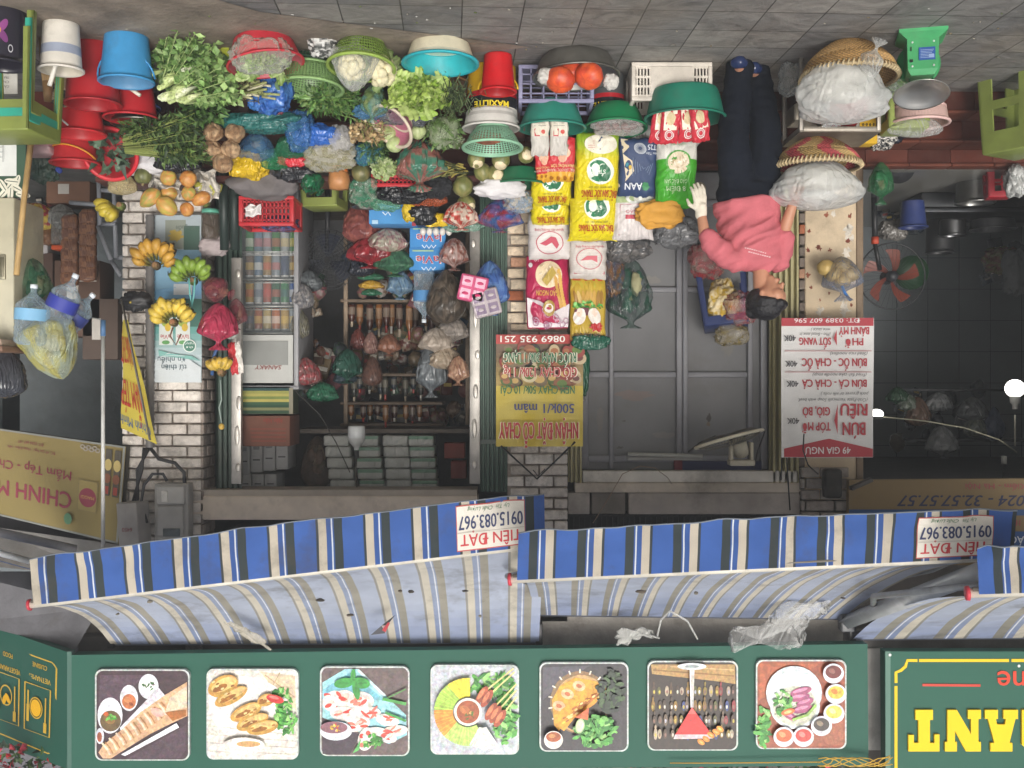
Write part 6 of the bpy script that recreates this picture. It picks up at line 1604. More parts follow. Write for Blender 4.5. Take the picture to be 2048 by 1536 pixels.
bananas("bright yellow banana hand hung lowest on the water poster", W(346, 645, 7.33), .1, 178, 362, 10, "d9bc4c", 5, rows=2, L=.125, cutc="9a6a4a")
bananas("little yellow banana cluster hung against the green shutter", W(442, 745, 7.36), .02, 200, 330, 6, "d2b04a", 6, rows=2, L=.09)
def string(label, pts, col, r_=.004, name="string", cat="string", mat=None):
    mb = MB(); P = [W(*p) for p in pts]; mb.tube(P, r_, col, n=6); return world_solo(name, mb, mat or plastic, label, cat, P[0])
string("turquoise string tying the green banana hand", [(378, 556, 7.25), (380, 590, 7.26), (384, 612, 7.28), (388, 588, 7.26), (390, 556, 7.25)], "6fb8b4", .006)
string("thin tie holding the brightest banana hand", [(346, 655, 7.28), (340, 672, 7.28), (352, 690, 7.3), (362, 668, 7.28)], "7a5a48", .006)
string("thin line with a ball weight hanging before the green shutter", [(441, 760, 7.4), (443, 800, 7.42), (438, 815, 7.42), (444, 850, 7.45)], "9fb0a8", .004)
mb = MB(); mb.blob((0, 0, 0), (.02, .02, .022), "c2a04a", nu=14, nv=10); solo("weight", mb, plastic, "little ochre ball on the thin line before the green shutter", "ball", W(443, 853, 7.44))
put_bag("dusty pink bag hung highest in front of the green shutter", 432, 578, 7.34, 70, 62, "9a4552", 91, mat=film2, col2="84404a", neck=.3, axis=(-.8, 0, .3))
put_bag("deep pink knotted bag hung below the dusty pink one", 437, 648, 7.3, 72, 95, "b23a55", 92, mat=filmo, col2="9a3048", neck=.28, fold=.16)
put_bag("dull rose bag partly behind the deep pink bag", 472, 625, 7.45, 40, 64, "8a4a52", 93, mat=film2, neck=.2)
mb = MB(); mb.blob((0, 0, 0), (.05, .03, .055), "c9cfc8", 3, .1); solo("bulb", mb, film2, "pale bag of garlic behind the deep pink bag's knot", "bag", W(462, 662, 7.42))
pack("red and white candy packet hung against the green shutter", 458, 684, 484, 748, 7.42, .03, lambda u, v: "c23a40" if u < .6 else "d9d4cc", None, name="candy_packet", cat="packet", tilt=-8)
string("blue cord under the deep pink bag", [(436, 692, 7.34), (428, 712, 7.36), (424, 750, 7.38)], "3a5a8a", .012, name="cord", cat="cord")
# jar, cloth and grille parts by the shutter
j = thing("jar", "clear plastic jar with a green lid in front of the shutter", "jar", W(421, 425, 7.4)); mb = MB(); mb.lathe([(.001, 0), (.056, 0), (.06, .02), (.06, .15), (.05, .175)], "6d6156", 24); mb.build("body", film2, j); mb = MB(); mb.lathe([(.055, -.02), (.058, -.02), (.058, .006), (.001, .006)], "5fae96", 24); mb.build("lid", plastic, j)
K("pale grey cloth bundle beside the jar", 428, 492, 50, 34, "b0a4a4", 95, mat=cloth, name="cloth", cat="cloth", dD=.2)
for k, x in enumerate((447, 468)):
    mb = MB(); mb.tube([W(x, 345, 7.2), W(x + 2, 500, 7.3)], .03, "23302c", n=14)
    world_solo("gourd", mb, rubber, ["dark rolled tube standing by the jar", "dark rolled tube standing by the fridge edge"][k], "tube", W(x, 345, 7.2))
# middle of the stall
B("bluish cellophane bag of herbs in front of the lettuce heap", 748, 200, 62, 78, "6fa8a4", 101, mat=film2, col2="7f9a5c", neck=.15, axis=(.1, 0, 1))
K("blue tinted cellophane under the bag of herbs", 740, 222, 54, 28, "5a92c0", 102, mat=film2)
K("grey black cellophane under the lettuce heap", 812, 232, 96, 36, "8a8e96", 103, mat=film2, col2="5c6068")
colander("colander", "dusty pink colander turned on its edge over pale gourds", W(800, 236, 6.62), .09, .14, .09, "b46a80", rot=(30, 38, 0), holes=(50, 8, .1), rim="d8c8b4")
B("clear knotted bag of chopped greens", 885, 262, 88, 80, "b9c4a4", 104, mat=film2, col2="6f8f4f", neck=.2, axis=(-.5, -.2, .4))
mb = MB(); leafpile(mb, (0, 0, 0), (.1, .07, .09), 200, .06, .02, ["7d9a5a", "9ab878", "5c7c42"], 19); solo("greens", mb, leafm, "chopped greens inside the clear knotted bag", "greens", W(885, 262, 6.72))
B("large clear bag of dried chillies and green packs with a knot", 840, 322, 98, 108, "8d5a52", 105, mat=filmo, col2="3f7460", neck=.22, fold=.16, cf=7, axis=(0, -.15, 1))
for k, (x, y) in enumerate(((776, 268), (790, 288), (835, 262))): fruit("gourd", "pale green gourd " + ["left of", "below", "right of"][k] + " the dusty pink colander", "gourd", W(x, y, 6.72), (.055, .05, .05), "a9b87a", "c2cc98", k, group="pale gourds around the pink colander")
mb = MB(); r = random.Random(23)
for k in range(90):
    p = Vector((r.uniform(-.1, .1), r.uniform(-.05, .05), r.uniform(-.06, .06))); mb.blob(p, (r.uniform(.01, .02), .012, r.uniform(.008, .016)), r.choice(["c2aa80", "a98f66", "d6c4a0", "8f7450"]), k, .4, 3, 8, 6)
for k in range(160): p = Vector((r.uniform(-.14, .06), r.uniform(-.06, .03), r.uniform(-.08, .06))); mb.tube([p, p + rdir(r) * .05], .0018, r.choice(["b89c70", "8c7450", "9db060"]), n=4, cap=False)
solo("galangal", mb, roughv, "beige galangal roots with fine rootlets left of the pink colander", "roots", W(735, 262, 6.68))
K("rumpled blue bag at the end of the dark red step", 600, 262, 52, 66, "3f74b0", 106, col2="5a8ec4", mat=film2)
K("bright blue sheet beside the rumpled blue bag", 632, 272, 80, 40, "2f62b4", 107, dp=40)
K("clear and yellow tinted bag in front of the bench", 662, 306, 96, 62, "b9b490", 108, mat=film2, col2="d8d4c4")
K("frosted white bag on the yellow tinted one", 680, 278, 44, 46, "d2d0d0", 109, mat=film2)
K("dark green bag corner beside the bright blue sheet", 588, 292, 60, 36, "2f7c58", 110, mat=film2)
K("red pouch peeping under the yellow tinted bag", 588, 322, 52, 20, "c8303c", 111)
K("black folded bag on the taller bench", 590, 344, 72, 34, "26272c", 112)
K("teal bag right of the frosted bag", 737, 308, 54, 40, "4a9098", 113, mat=film2, col2="3f7fa8")
lettuce("cabbage", "cut pale cabbage half below the teal bag", "cabbage", W(766, 334, 6.85), (.1, .07, .075), 46, ["b4cc84", "cddc9e", "96b464"], "e6ecc8", 31)
mb = MB(); leafpile(mb, (0, 0, 0), (.09, .06, .06), 150, .06, .024, ["4d6b36", "6c8a4c", "34502a"], 27); solo("herb_pile", mb, leafm, "dark herbs tucked between the gourds and the cabbage", "greens", W(752, 296, 6.78))
B("glossy dark green knotted bag on the taller bench", 622, 362, 74, 54, "1f6a44", 114, col2="174e34", neck=.15, axis=(-.4, 0, .5))
j = thing("jar", "clear jar of orange and brown spices on the taller bench", "jar", W(677, 340, 6.98)); mb = MB(); mb.lathe([(.001, 0), (.055, 0), (.066, .03), (.07, .07), (.06, .12), (.001, .13)], "b07a4a", 24, wob=.1); mb.build("body", fruitm, j); mb = MB(); mb.lathe([(.057, -.02), (.06, -.02), (.062, .03), (.058, .03)], "c9743a", 24); mb.build("lid", plastic, j)
fruit("coconut", "olive coconut in a film bag beside the spice jar", "coconut", W(722, 345, 6.95), (.06, .055, .06), "5c5e3a", "7a7448", 9)
K("clear and green bag under the olive coconut", 728, 384, 50, 50, "9fae9c", 115, mat=film2, col2="4f9a78")
t = crate("basket", "red plastic basket rim under the cabbage", 742, 838, 348, 374, 7.0, .2, "b8242e", 2, 12, cat="basket")
K("black glossy bag over the red basket", 806, 388, 100, 34, "1f2024", 116)
K("black hairy bundle of dried seaweed", 875, 372, 46, 44, "1d1e22", 117, mat=roughv, name="seaweed", cat="seaweed")
gc = "young green coconuts with cut faces"
for k, (x, y, q, cut, lab) in enumerate(((952, 318, .055, (-.2, -.5, .9), "young coconut with a cream cut top directly under the mint colander"), (1002, 320, .058, (.1, -.5, .9), "young coconut with a cream cut top close to the rice paper packs"), (965, 344, .055, None, "uncut young coconut between the two with cut tops"), (990, 348, .055, (-.5, -.9, .4), "young coconut with its cut face turned to the street"), (1052, 310, .05, (-.2, -1, .2), "young coconut with a pale face beside the red packs"), (926, 372, .066, None, "largest uncut green coconut above the clear bags"), (932, 408, .06, (-.6, -.5, .7), "young coconut with a sloping cut on the patterned bag"))):
    fruit("coconut", lab, "coconut", W(x, y, Dp(y) + .04), (q, q, q * 1.05), "6f7440", "8a8450", k, None, group=gc, amp=.09, cut=cut)
mb = MB(); r = random.Random(29)
for k in range(60): p = Vector((r.uniform(-.1, .1), r.uniform(-.03, .03), r.uniform(-.03, .03))); mb.tube([p, p + Vector((r.uniform(.02, .08), 0, r.uniform(-.03, .03)))], .005, r.choice(["6d6a38", "8f8a4c", "4f5630", "b0a050"]), n=5)
solo("sugarcane_scraps", mb, leafm, "olive stalk scraps between the seaweed and the coconuts", "stalks", W(905, 340, 6.85))
K("white striped cloth lying over the coconuts", 1000, 378, 96, 34, "d6d3d4", 118, mat=cloth, name="cloth", cat="cloth", rid=.1, dp=50)
vessel("basin", "dark green basin edge under the coconut husks", "basin", W(1040, 338, 7.05), .12, .16, .1, "1c6a48")
put_bag("clear bag of red and white snacks under the sloping coconut", 922, 428, 7.1, 66, 58, "c9b4a4", 119, mat=filmo, col2="b0463c", neck=.12, cf=9)
K("green tinted film round the red and white snacks", 925, 448, 74, 26, "8fb8a4", 120, mat=film2)
put_bag("blue and red translucent bag hanging beside the green shutter", 1000, 428, 7.12, 82, 66, "3a62a8", 121, mat=film2, col2="a83a4c", neck=.1)
K("pale blue wrapper by the blue and red bag", 1036, 404, 50, 40, "9ab4cc", 122, mat=film2, col2="d8d0c0")
K("orange net bag before the black bags", 858, 398, 62, 26, "c0603a", 123, mat=film2)
K("black bag behind the yellow gloves", 846, 424, 52, 44, "222327", 124)
K("yellow rubber gloves folded over the black bag", 872, 440, 46, 24, "d9b62c", 125, name="rubber_gloves", cat="gloves")
K("light green film hanging over the blue carton", 772, 398, 62, 40, "6fae8c", 126, mat=film2, dp=30)
K("crinkled yellow wrapper beside the blue carton", 820, 420, 28, 40, "cdb030", 127)
v = vessel("bowl", "small steel bowl turned over behind the olive stool", "bowl", W(730, 398, 7.2), .05, .09, .05, "8f8a84", mat=metal, lip=.004, curve=.4)
mb = MB(); sheet(mb, (0, 0, 0), .1, .07, "d9d4d2", 6, amp=.02)
solo("paper_note", mb, paper, "folded white paper on the red crate by the fridge", "paper", W(505, 420, 7.05))
crate("crate", "red slatted plastic crate standing before the fridge", 478, 588, 392, 452, 7.1, .28, "b82c34", 5, 14)
K("blue and black bag under the red slatted crate", 560, 448, 62, 26, "3f6aa0", 128, mat=film2, col2="2a2c34")
stool("olive plastic stool standing behind the bench in the shop doorway", (W(652, 400, 7.6).x, 7.55, ZF + .02), .25, .28, "7f8a45", (0, 0, 8), leg=.7, bar=False, apron=.82)
# fittings of the banana pillar
mb = MB(); n = 90
mb.lathe([(.027 + .005 * (k % 2), k / n * (Z(895, 7.56) - Z(430, 7.56))) for k in range(n + 1)], "6d6a68", 14)
solo("conduit", mb, plastic, "grey corrugated cable conduit running down the banana pillar", "conduit", W(300, 430, 7.56))
mb = MB()
for k in range(3): mb.tube([W(288 + 6 * k, 895, 7.55), W(284 - 5 * k, 940, 7.55), W(266 + 5 * k, 1002, 7.56)], .01, "2c2c2e", n=6)
mb.tube([W(300, 895, 7.55), W(318, 918, 7.52), W(350, 926, 7.5), W(368, 945, 7.5), W(369, 966, 7.5)], .013, "2f2f31", n=8)
mb.tube([W(334, 962, 7.5), W(326, 948, 7.5), W(305, 948, 7.5), W(288, 970, 7.5), W(282, 1005, 7.5), W(294, 1046, 7.5)], .011, "333336", n=8)
world_solo("cable", mb, rubber, "black power cables looping from the conduit to the meter boxes", "cable", W(300, 895, 7.55))
mb = MB(); a_ = [W(243, 610, 7.3), W(250, 660, 7.28), W(274, 760, 7.25), (W(292, 770, 7.25)), (W(310, 884, 7.24))]
mb.tube([W(243, 600, 7.32), W(262, 690, 7.28), W(300, 880, 7.24)], .02, "76716a", n=8, flat=.25); world_solo("strap", mb, cloth, "faded grey strap slanting across the yellow banner", "strap", W(243, 600, 7.3))
mb = MB(); mb.blob((0, 0, 0), (.09, .05, .06), "232326", 4, .35, 3, rid=.2); mb.box((.02, -.05, .01), (.012, .01, .018), "c9b03a"); solo("speaker", mb, rubber, "black bundle of cable and junction box beside the conduit", "junction box", W(272, 602, 7.38))
m = thing("meter_box", "grey electricity meter box with a glazed front on the brick pillar", "meter box", W(348, 965, 7.56))
mb = MB(); mb.box(W(348, 1022, 7.6), (S(68, 7.6), .12, S(112, 7.6)), "a09e9a", bev=.01); mb.box(W(342, 990, 7.53), (S(56, 7.5), .03, S(36, 7.5)), "b4b2ae", bev=.01); mb.box(W(341, 1042, 7.53), (S(54, 7.5), .03, S(62, 7.5)), "a9a7a4", bev=.012); world_part("body", mb, plastic, m)
mb = MB(); mb.box(W(343, 1065, 7.51), (S(34, 7.5), .014, S(16, 7.5)), "5c6468", bev=.004); world_part("window", mb, glossp, m); mb = MB(); mb.box(W(329, 993, 7.512), (S(12, 7.5), .012, S(22, 7.5)), "d8d5cf", bev=.003); world_part("latch", mb, glossp, m)
m = thing("meter_box", "plain tilted grey meter box with stencilled marks beside the glazed one", "meter box", W(265, 1005, 7.5))
mb = MB(); M_2 = T(*W(268, 1050, 7.5)) @ R(-4, 'Y') @ R(18, 'Z'); mb.box((0, 0, 0), (S(48, 7.5), .14, S(94, 7.5)), "9b9794", M_2, bev=.01); world_part("body", mb, plastic, m)
mb = MB(); a = Art(mb, flat(7.41)); a.text("6450", 254, 1060, 8, "8a4a50", w=20); world_part("stencil", mb, matte, m)
# ------------------------------------------------------------------ the woman in pink, built from joined capsules melted into one skin
def caps(mb, p, q, r1, r2, n=14, fl=(1, 1)):
    p, q = Vector(p), Vector(q); d = q - p; L = d.length or 1e-4
    Qm = T(*p) @ d.to_track_quat('Z', 'Y').to_matrix().to_4x4()
    P = [(max(.0005, r1 * math.sin(t)), -r1 * math.cos(t)) for t in (0.05, .4, .8, 1.2)] + [(r1 + (r2 - r1) * k / 5, L * k / 5) for k in range(6)] + [(max(.0005, r2 * math.cos(t)), L + r2 * math.sin(t)) for t in (.4, .8, 1.2, 1.52)]
    mb.lathe(P, "ffffff", n, M=Qm)
def ball(mb, c, r): mb.blob(c, r if isinstance(r, (tuple, list)) else (r, r, r), "ffffff", amp=0, nu=18, nv=12)
def melt(name, mb, voxel, smooth, mat, parent, col, disp=None):
    o = mb.build(name + "_rough", mat)
    m = o.modifiers.new("r", 'REMESH'); m.mode = 'VOXEL'; m.voxel_size = voxel; m.use_smooth_shade = True
    s = o.modifiers.new("s", 'SMOOTH'); s.iterations = smooth; s.factor = .5
    bpy.context.view_layer.update()
    me = bpy.data.meshes.new_from_object(o.evaluated_get(bpy.context.evaluated_depsgraph_get()))
    vs = [v.co.copy() for v in me.vertices]; ns = [v.normal.copy() for v in me.vertices]; fs = [tuple(p.vertices) for p in me.polygons]
    bpy.data.objects.remove(o); bpy.data.meshes.remove(me)
    if disp: vs = [v + n * disp(v, n) for v, n in zip(vs, ns)]
    out = MB(); cc = [col(sum((vs[i] for i in f), Vector()) / len(f)) for f in fs] if callable(col) else None
    out.add(vs, fs, (lambda k: cc[k]) if cc else col, 0, True)
    return world_part(name, out, mat, parent)
woman = thing("person", "woman in pink T-shirt and dark jeans bending sideways, gloved hand on a green bag", "person", (W(1490, 130, 6.6).x, 6.6, 0))
J = lambda x, y, D=6.66: W(x, y, D)
hipL, hipR = J(1474, 388, 6.7), J(1526, 388, 6.74)
kneeL, kneeR = J(1466, 268, 6.62), J(1532, 268, 6.7)
ankL, ankR = J(1478, 150, 6.62), J(1512, 158, 6.74)
toeL, toeR = J(1479, 128, 6.5), J(1508, 140, 6.62)
pel, waist, chest = J(1500, 400, 6.72), J(1500, 445, 6.7), J(1512, 500, 6.66)
shL, shR, neck = J(1468, 520, 6.62), J(1556, 522, 6.68), J(1522, 543, 6.64)
elL, wrL = J(1411, 478, 6.6), J(1402, 425, 6.62)
elR, wrR = J(1570, 455, 6.66), J(1588, 402, 6.6)
headc = J(1536, 590, 6.6)
fd = Vector((-.8, -.42, -.42)).normalized()           # where she looks: down towards the basket
up_ = Vector((-.18, -.2, 1)); up_ = (up_ - fd * up_.dot(fd)).normalized(); sd_ = fd.cross(up_)
def hp(f, u, s): return headc + fd * f + up_ * u + sd_ * s
mb = MB()
caps(mb, pel, waist, .11, .1); caps(mb, waist, chest + Vector((0, .03, 0)), .1, .085); caps(mb, shL + Vector((0, .02, -.01)), shR + Vector((0, .02, -.01)), .045, .045); caps(mb, chest + Vector((0, .03, 0)), neck, .07, .048)
caps(mb, neck - Vector((0, 0, .03)), hp(-.02, -.05, 0), .05, .05)
caps(mb, shL, elL, .047, .037); caps(mb, elL, wrL, .038, .027); caps(mb, shR, elR, .047, .038); caps(mb, elR, wrR, .039, .027)
for h, k, a in ((hipL, kneeL, ankL), (hipR, kneeR, ankR)): caps(mb, h, k, .085, .058); caps(mb, k, a, .055, .036)
caps(mb, ankL, toeL, .035, .03); caps(mb, ankR, toeR, .035, .03)
ball(mb, hp(-.02, .03, 0), (.082, .09, .1)); caps(mb, hp(.03, -.02, 0), hp(.045, -.075, 0), .06, .036); caps(mb, hp(.05, .03, .025), hp(.05, .03, -.025), .045, .045)
caps(mb, hp(.082, .01, 0), hp(.104, -.02, 0), .011, .014); caps(mb, hp(.088, -.058, -.014), hp(.088, -.058, .014), .012, .012)
for s in (-1, 1): ball(mb, hp(-.012, -.004, s * .078), (.016, .014, .026)); caps(mb, hp(.08, .03, s * .02), hp(.07, .032, s * .045), .012, .01)
def hand(mb, w, d, n, sc=1.0, curl=.5, thumb=1):
    d = Vector(d).normalized(); n = Vector(n).normalized(); s = d.cross(n).normalized()
    for k in range(4): caps(mb, w + s * (.012 * (k - 1.5)) * sc, w + d * .075 * sc + s * (.019 * (k - 1.5)) * sc, .014 * sc, .0125 * sc, 10)
    for k, l in enumerate((.06, .07, .066, .052)):
        b = w + d * .08 * sc + s * (.02 * (k - 1.5)) * sc
        m = b + (d + n * curl * .35).normalized() * l * .55 * sc + s * .003 * (k - 1.5); e = m + (d + n * curl * 1.4).normalized() * l * .55 * sc
        caps(mb, b, m, .0098 * sc, .0088 * sc, 10); caps(mb, m, e, .0088 * sc, .0075 * sc, 10)
    b = w + d * .02 * sc + s * thumb * .028 * sc; m = b + (d * .7 + s * thumb * .8 + n * .4).normalized() * .04 * sc
    caps(mb, b, m, .0125 * sc, .0105 * sc, 10); caps(mb, m, m + (d + n * .6).normalized() * .032 * sc, .0105 * sc, .008 * sc, 10)
hand(mb, wrR + (wrR - elR).normalized() * .01, (-.2, -.35, -.85), (-.6, .35, -.3), 1.0, .8, 1)
melt("body", mb, .0065, 3, skinm, woman, "b98468")
mb = MB(); hand(mb, wrL - Vector((0, 0, .005)), (.12, -.12, -1), (.3, .9, 0), 1.14, .45, 1); caps(mb, wrL + Vector((0, 0, .012)), wrL - Vector((0, 0, .03)), .036, .036)
melt("glove", mb, .005, 2, cloth, woman, "d8d0c0", lambda v, n: .0012 * nz(v, 60, 1))
mb = MB()
def ring(x, y, D, rx, ry): return (W(x, y, D), rx, ry)
rings = [ring(1494, 402, 6.72, .198, .15), ring(1494, 406, 6.72, .2, .155), ring(1497, 435, 6.72, .192, .15), ring(1502, 470, 6.69, .182, .14), ring(1507, 500, 6.67, .17, .125), ring(1512, 522, 6.65, .15, .1), ring(1518, 540, 6.645, .08, .065), ring(1520, 545, 6.645, .05, .05)]
def lf(u, v):
    k = v * (len(rings) - 1); i = min(int(k), len(rings) - 2); t = k - i
    c, rx, ry = rings[i][0].lerp(rings[i + 1][0], t), rings[i][1] * (1 - t) + rings[i + 1][1] * t, rings[i][2] * (1 - t) + rings[i + 1][2] * t
    a = u * 6.28318; w = 1 + .05 * math.sin(5 * a + 1) * (1 - v) ** 2
    tilt = .02 * math.cos(a) * (1 - v)
    return c + Vector((rx * w * math.cos(a), ry * w * math.sin(a), tilt))
mb.grid(lf, 48, 28, "ffffff", cu=True)
k0 = len(mb.v); mb.add([rings[0][0]] + [lf(i / 48, 0) for i in range(48)], [(0, 1 + (i + 1) % 48, 1 + i) for i in range(48)], "ffffff"); mb.add([rings[-1][0]] + [lf(i / 48, 1) for i in range(48)], [(0, 1 + i, 1 + (i + 1) % 48) for i in range(48)], "ffffff")
caps(mb, chest + Vector((.03, 0, .01)), shL, .09, .072); caps(mb, chest, shR, .09, .07)
slL, slR = shL.lerp(elL, .86), shR.lerp(elR, .72)
caps(mb, shL, slL, .074, .07); caps(mb, shR, slR, .07, .06)
def wrk(v, n):
    q = v - chest; q = Vector((q.x * .8 + q.z * .5, q.y, q.z * .9 - q.x * .5))
    return .016 * nz((q.x * 5, q.y * 5, q.z * 15), 1, 4) + .014 * ridge((q.x * 6, q.y * 6, q.z * 17), 1, 6) - .004
tee = melt("t_shirt", mb, .008, 4, cloth, woman, "c26a72", wrk)
mb = MB()
for h, k, a, w in ((hipL, kneeL, ankL, 1), (hipR, kneeR, ankR, 1)):
    caps(mb, h, k, .108, .094); caps(mb, k, a + Vector((0, -.02, -.04)), .094, .08)
caps(mb, hipL, hipR, .12, .12); caps(mb, pel + Vector((0, 0, .02)), pel - Vector((0, 0, .03)), .14, .13)
melt("jeans", mb, .009, 4, cloth, woman, lambda p: dim("12161f", 1 + .5 * nz(p, 3, 2)), lambda v, n: .008 * nz((v.x * 6, v.y * 6, v.z * 22), 1, 3) + .006 * ridge((v.x * 8, v.y * 8, v.z * 16), 1, 8))
mb = MB()
ball(mb, hp(-.035, .06, 0), (.098, .098, .082)); ball(mb, hp(-.06, .015, 0), (.085, .092, .085)); caps(mb, hp(.05, .088, -.03), hp(.05, .088, .03), .03, .03); caps(mb, hp(-.08, .02, .03), hp(-.13, .0, .05), .05, .035); ball(mb, hp(-.12, .05, 0), .045)
for s in (-1, 1): caps(mb, hp(.03, .07, s * .07), hp(-.03, .03, s * .085), .022, .024)
melt("hair", mb, .007, 3, material("hair", .42, var=.2, vs=40, bump=.5, bs=90), woman, "17161b", lambda v, n: .004 * ridge((v.x * 12, v.y * 12, v.z * 40), 1, 2))
mb = MB(); mb.blob(hp(-.115, .07, .03), (.035, .025, .02), "1a1a1c", nu=14, nv=10); mb.blob(hp(-.12, .085, .045), (.012, .01, .008), "8a8a90", nu=10, nv=8); world_part("hair_clip", mb, shiny, woman)
for s in (-1, 1):
    mb = MB(); mb.blob(hp(.084, .014, s * .03), (.008, .008, .005), "2a1d18", nu=10, nv=8); mb.tube([hp(.09, .034, s * .016), hp(.088, .039, s * .032), hp(.074, .034, s * .048)], .0025, "2a201c", n=5); world_part("eye", mb, matte, woman)
mb = MB(); mb.tube([hp(.097, -.054, -.018), hp(.101, -.056, 0), hp(.097, -.054, .018)], [.002, .0045, .002], "9a4f4c", n=6); world_part("mouth", mb, matte, woman)
for k, (a, t) in enumerate(((ankL, toeL), (ankR, toeR))):
    mb = MB(); f = Vector((t.x, t.y, 0)); b = Vector((a.x, a.y + .03, 0)); caps(mb, b + Vector((0, 0, .028)), f + Vector((0, 0, .028)), .034, .042); caps(mb, b + Vector((0, 0, .05)), f.lerp(b, .5) + Vector((0, 0, .06)), .036, .04)
    caps(mb, f + Vector((-.02, .01, .03)), f + Vector((.02, .01, .03)), .034, .034)
    melt("shoe", mb, .007, 2, shiny, woman, "1d2c54")
mb = MB(); r = random.Random(3); sv = [v.co + woman.location for v in tee.data.vertices]
for row in range(2):
    for k in range(10):
        p = W(1494 + k * 4.6 + row * 8, 494 + row * 8 + k * 1.1, 6.5)
        ys = [v.y for v in sv if abs(v.x - p.x) < .012 and abs(v.z - p.z) < .012]
        if ys: mb.box((p.x, min(ys) - .001, p.z), (r.uniform(.005, .011), .003, .006), "e6cfd0")
world_part("shirt_print", mb, matte, woman)
# ------------------------------------------------------------------ baskets, frame stand, scale and stools at the right
fs_ = thing("frame_stand", "square tube metal stand carrying the red banded basket", "stand", (W(1660, 120, 6.7).x, 6.7, 0))
mb = MB(); zt = Z(262, 6.52); xs = (W(1757, 0, 6.52).x, W(1602, 0, 6.52).x)
for x in xs:
    for y in (6.52, 6.92): mb.box((x, y, zt / 2), (.024, .024, zt), "9a948c", bev=.003)
for y in (6.52, 6.92): mb.box((sum(xs) / 2, y, zt - .012), (xs[1] - xs[0] - .026, .022, .026), "b0a89c", bev=.003)
for x in xs: mb.box((x, 6.72, zt - .013), (.022, .37, .026), "a39b90", bev=.003); mb.box((x, 6.72, .12), (.02, .37, .02), "8f8880", bev=.003)
mb.box((sum(xs) / 2, 6.72, zt + .004), (xs[1] - xs[0] + .02, .42, .008), "8a8278")
world_part("frame", mb, dullmetal, fs_)
mb = MB(); p = W(1615, 232, 6.78); 
for dx, dy, sx, sy in ((0, -.1, .2, .012), (0, .1, .2, .012), (-.1, 0, .012, .2), (.1, 0, .012, .2)): mb.box((p.x + dx, p.y + dy, p.z), (sx, sy, .1), "a39a8c", bev=.003)
mb.box((p.x, p.y, p.z - .05), (.19, .19, .01), "8d8476"); world_part("drawer", mb, dullmetal, fs_)
basket("basket", "coiled bamboo basket on the ground with a bag of noodles inside", G(1700, 84) + Vector((0, .03, 0)), .262, .205, "a3814f", None, 1, rot=(4, 0, 0))
basket("basket", "bamboo basket with red bands on the frame stand", (W(1634, 262, 6.7).x, 6.7, zt + .01), .255, .17, "a58a58", "a8464a", 2)
def noodles(label, x, y, D, w, h, seed, **k):
    o = put_bag(label, x, y, D, w, h, "e4e5e2", seed, mat=filmw, col2="d2d4d2", name="plastic_bag", **k)
    m2 = MB(); m2.blob((0, 0, -.01), (S(w, D) * .38, S(w, D) * .3, S(h, D) * .27), "d9d6cc", seed, .08, 2, 30, 20, .02); m2.build("contents", matte, o)
    return o
noodles("big clear bag of white noodles spilling over the front basket", 1682, 172, 6.12, 168, 140, 201, neck=.0, amp=.2, d=.36)
put_bag("twisted clear bag top hanging over the front basket's rim", 1738, 134, 6.0, 52, 100, "dcdedb", 202, mat=film, neck=.3, axis=(-.35, -.2, -1), tuft=.7)
put_bag("short clear knot sticking up from the bag of noodles", 1662, 228, 6.1, 44, 44, "d8dad8", 203, mat=film, neck=.4, tuft=.8)
noodles("white bag of noodles heaped in the red banded basket under the woman's hand", 1634, 362, 6.62, 170, 108, 204, neck=0, amp=.14, d=.42)
crumple("torn film edge hanging off the heaped bag of noodles", 1640, 395, 6.5, 60, 22, "e2e4e2", 205, mat=film2, dp=14)
crumple("clear bag on the left post of the frame stand", 1580, 158, 6.6, 40, 56, "a9adac", 206, mat=film)
crumple("red cloth stuffed inside the frame stand", 1672, 214, 6.85, 120, 74, "a01f28", 207, mat=cloth, name="cloth", cat="cloth", rid=.1)
crumple("dusty rose bag at the back of the frame stand", 1742, 206, 6.98, 54, 48, "9a7468", 208)
crumple("clear bag with a green edge beside the scale", 1792, 172, 6.62, 44, 40, "c4cfc4", 209, mat=film2, col2="8fbf6a")
crumple("white film bag behind the front basket", 1770, 178, 6.7, 30, 34, "c9ccca", 210, mat=film2)
mb = MB(); mb.box((0, 0, 0), (S(38, 6.95), .12, S(58, 6.95)), "d3a91f", bev=.006)
for i in range(4):
    for q in range(2): mb.blob((-.035 + i * .022, -.063, .0 - q * .026), (.008, .003, .01), "6a5518", nu=8, nv=6)
solo("carton", mb, card, "yellow perforated box beside the frame stand", "box", W(1730, 262, 6.98))
crumple("black and white patterned bag on the red steps", 1762, 272, 7.0, 50, 46, "1f2126", 211, col2="cfcac2", cf=9)
crumple("dark navy bag behind the patterned one", 1788, 262, 7.08, 44, 38, "1c202c", 212)
st = thing("weighing_scale", "green spring scale seen from behind with a steel pan on top", "scale", G(1850, 62) + Vector((0, .06, 0)), (0, 0, math.radians(14)))
mb = MB()
def frus(mb, w0, d0, w1, d1, z0, z1, col):
    vs = [(a * w0 / 2, b * d0 / 2, z0) for b in (-1, 1) for a in (-1, 1)] + [(a * w1 / 2, b * d1 / 2, z1) for b in (-1, 1) for a in (-1, 1)]
    mb.add(vs, [(0, 2, 3, 1), (4, 5, 7, 6), (0, 1, 5, 4), (2, 6, 7, 3), (0, 4, 6, 2), (1, 3, 7, 5)], col)
frus(mb, .25, .25, .25, .25, 0, .018, "4aa86c"); frus(mb, .25, .25, .165, .2, .018, .05, "3f9a60"); frus(mb, .165, .2, .155, .19, .05, .215, "3f9a60"); frus(mb, .155, .19, .12, .16, .215, .245, "459f66")
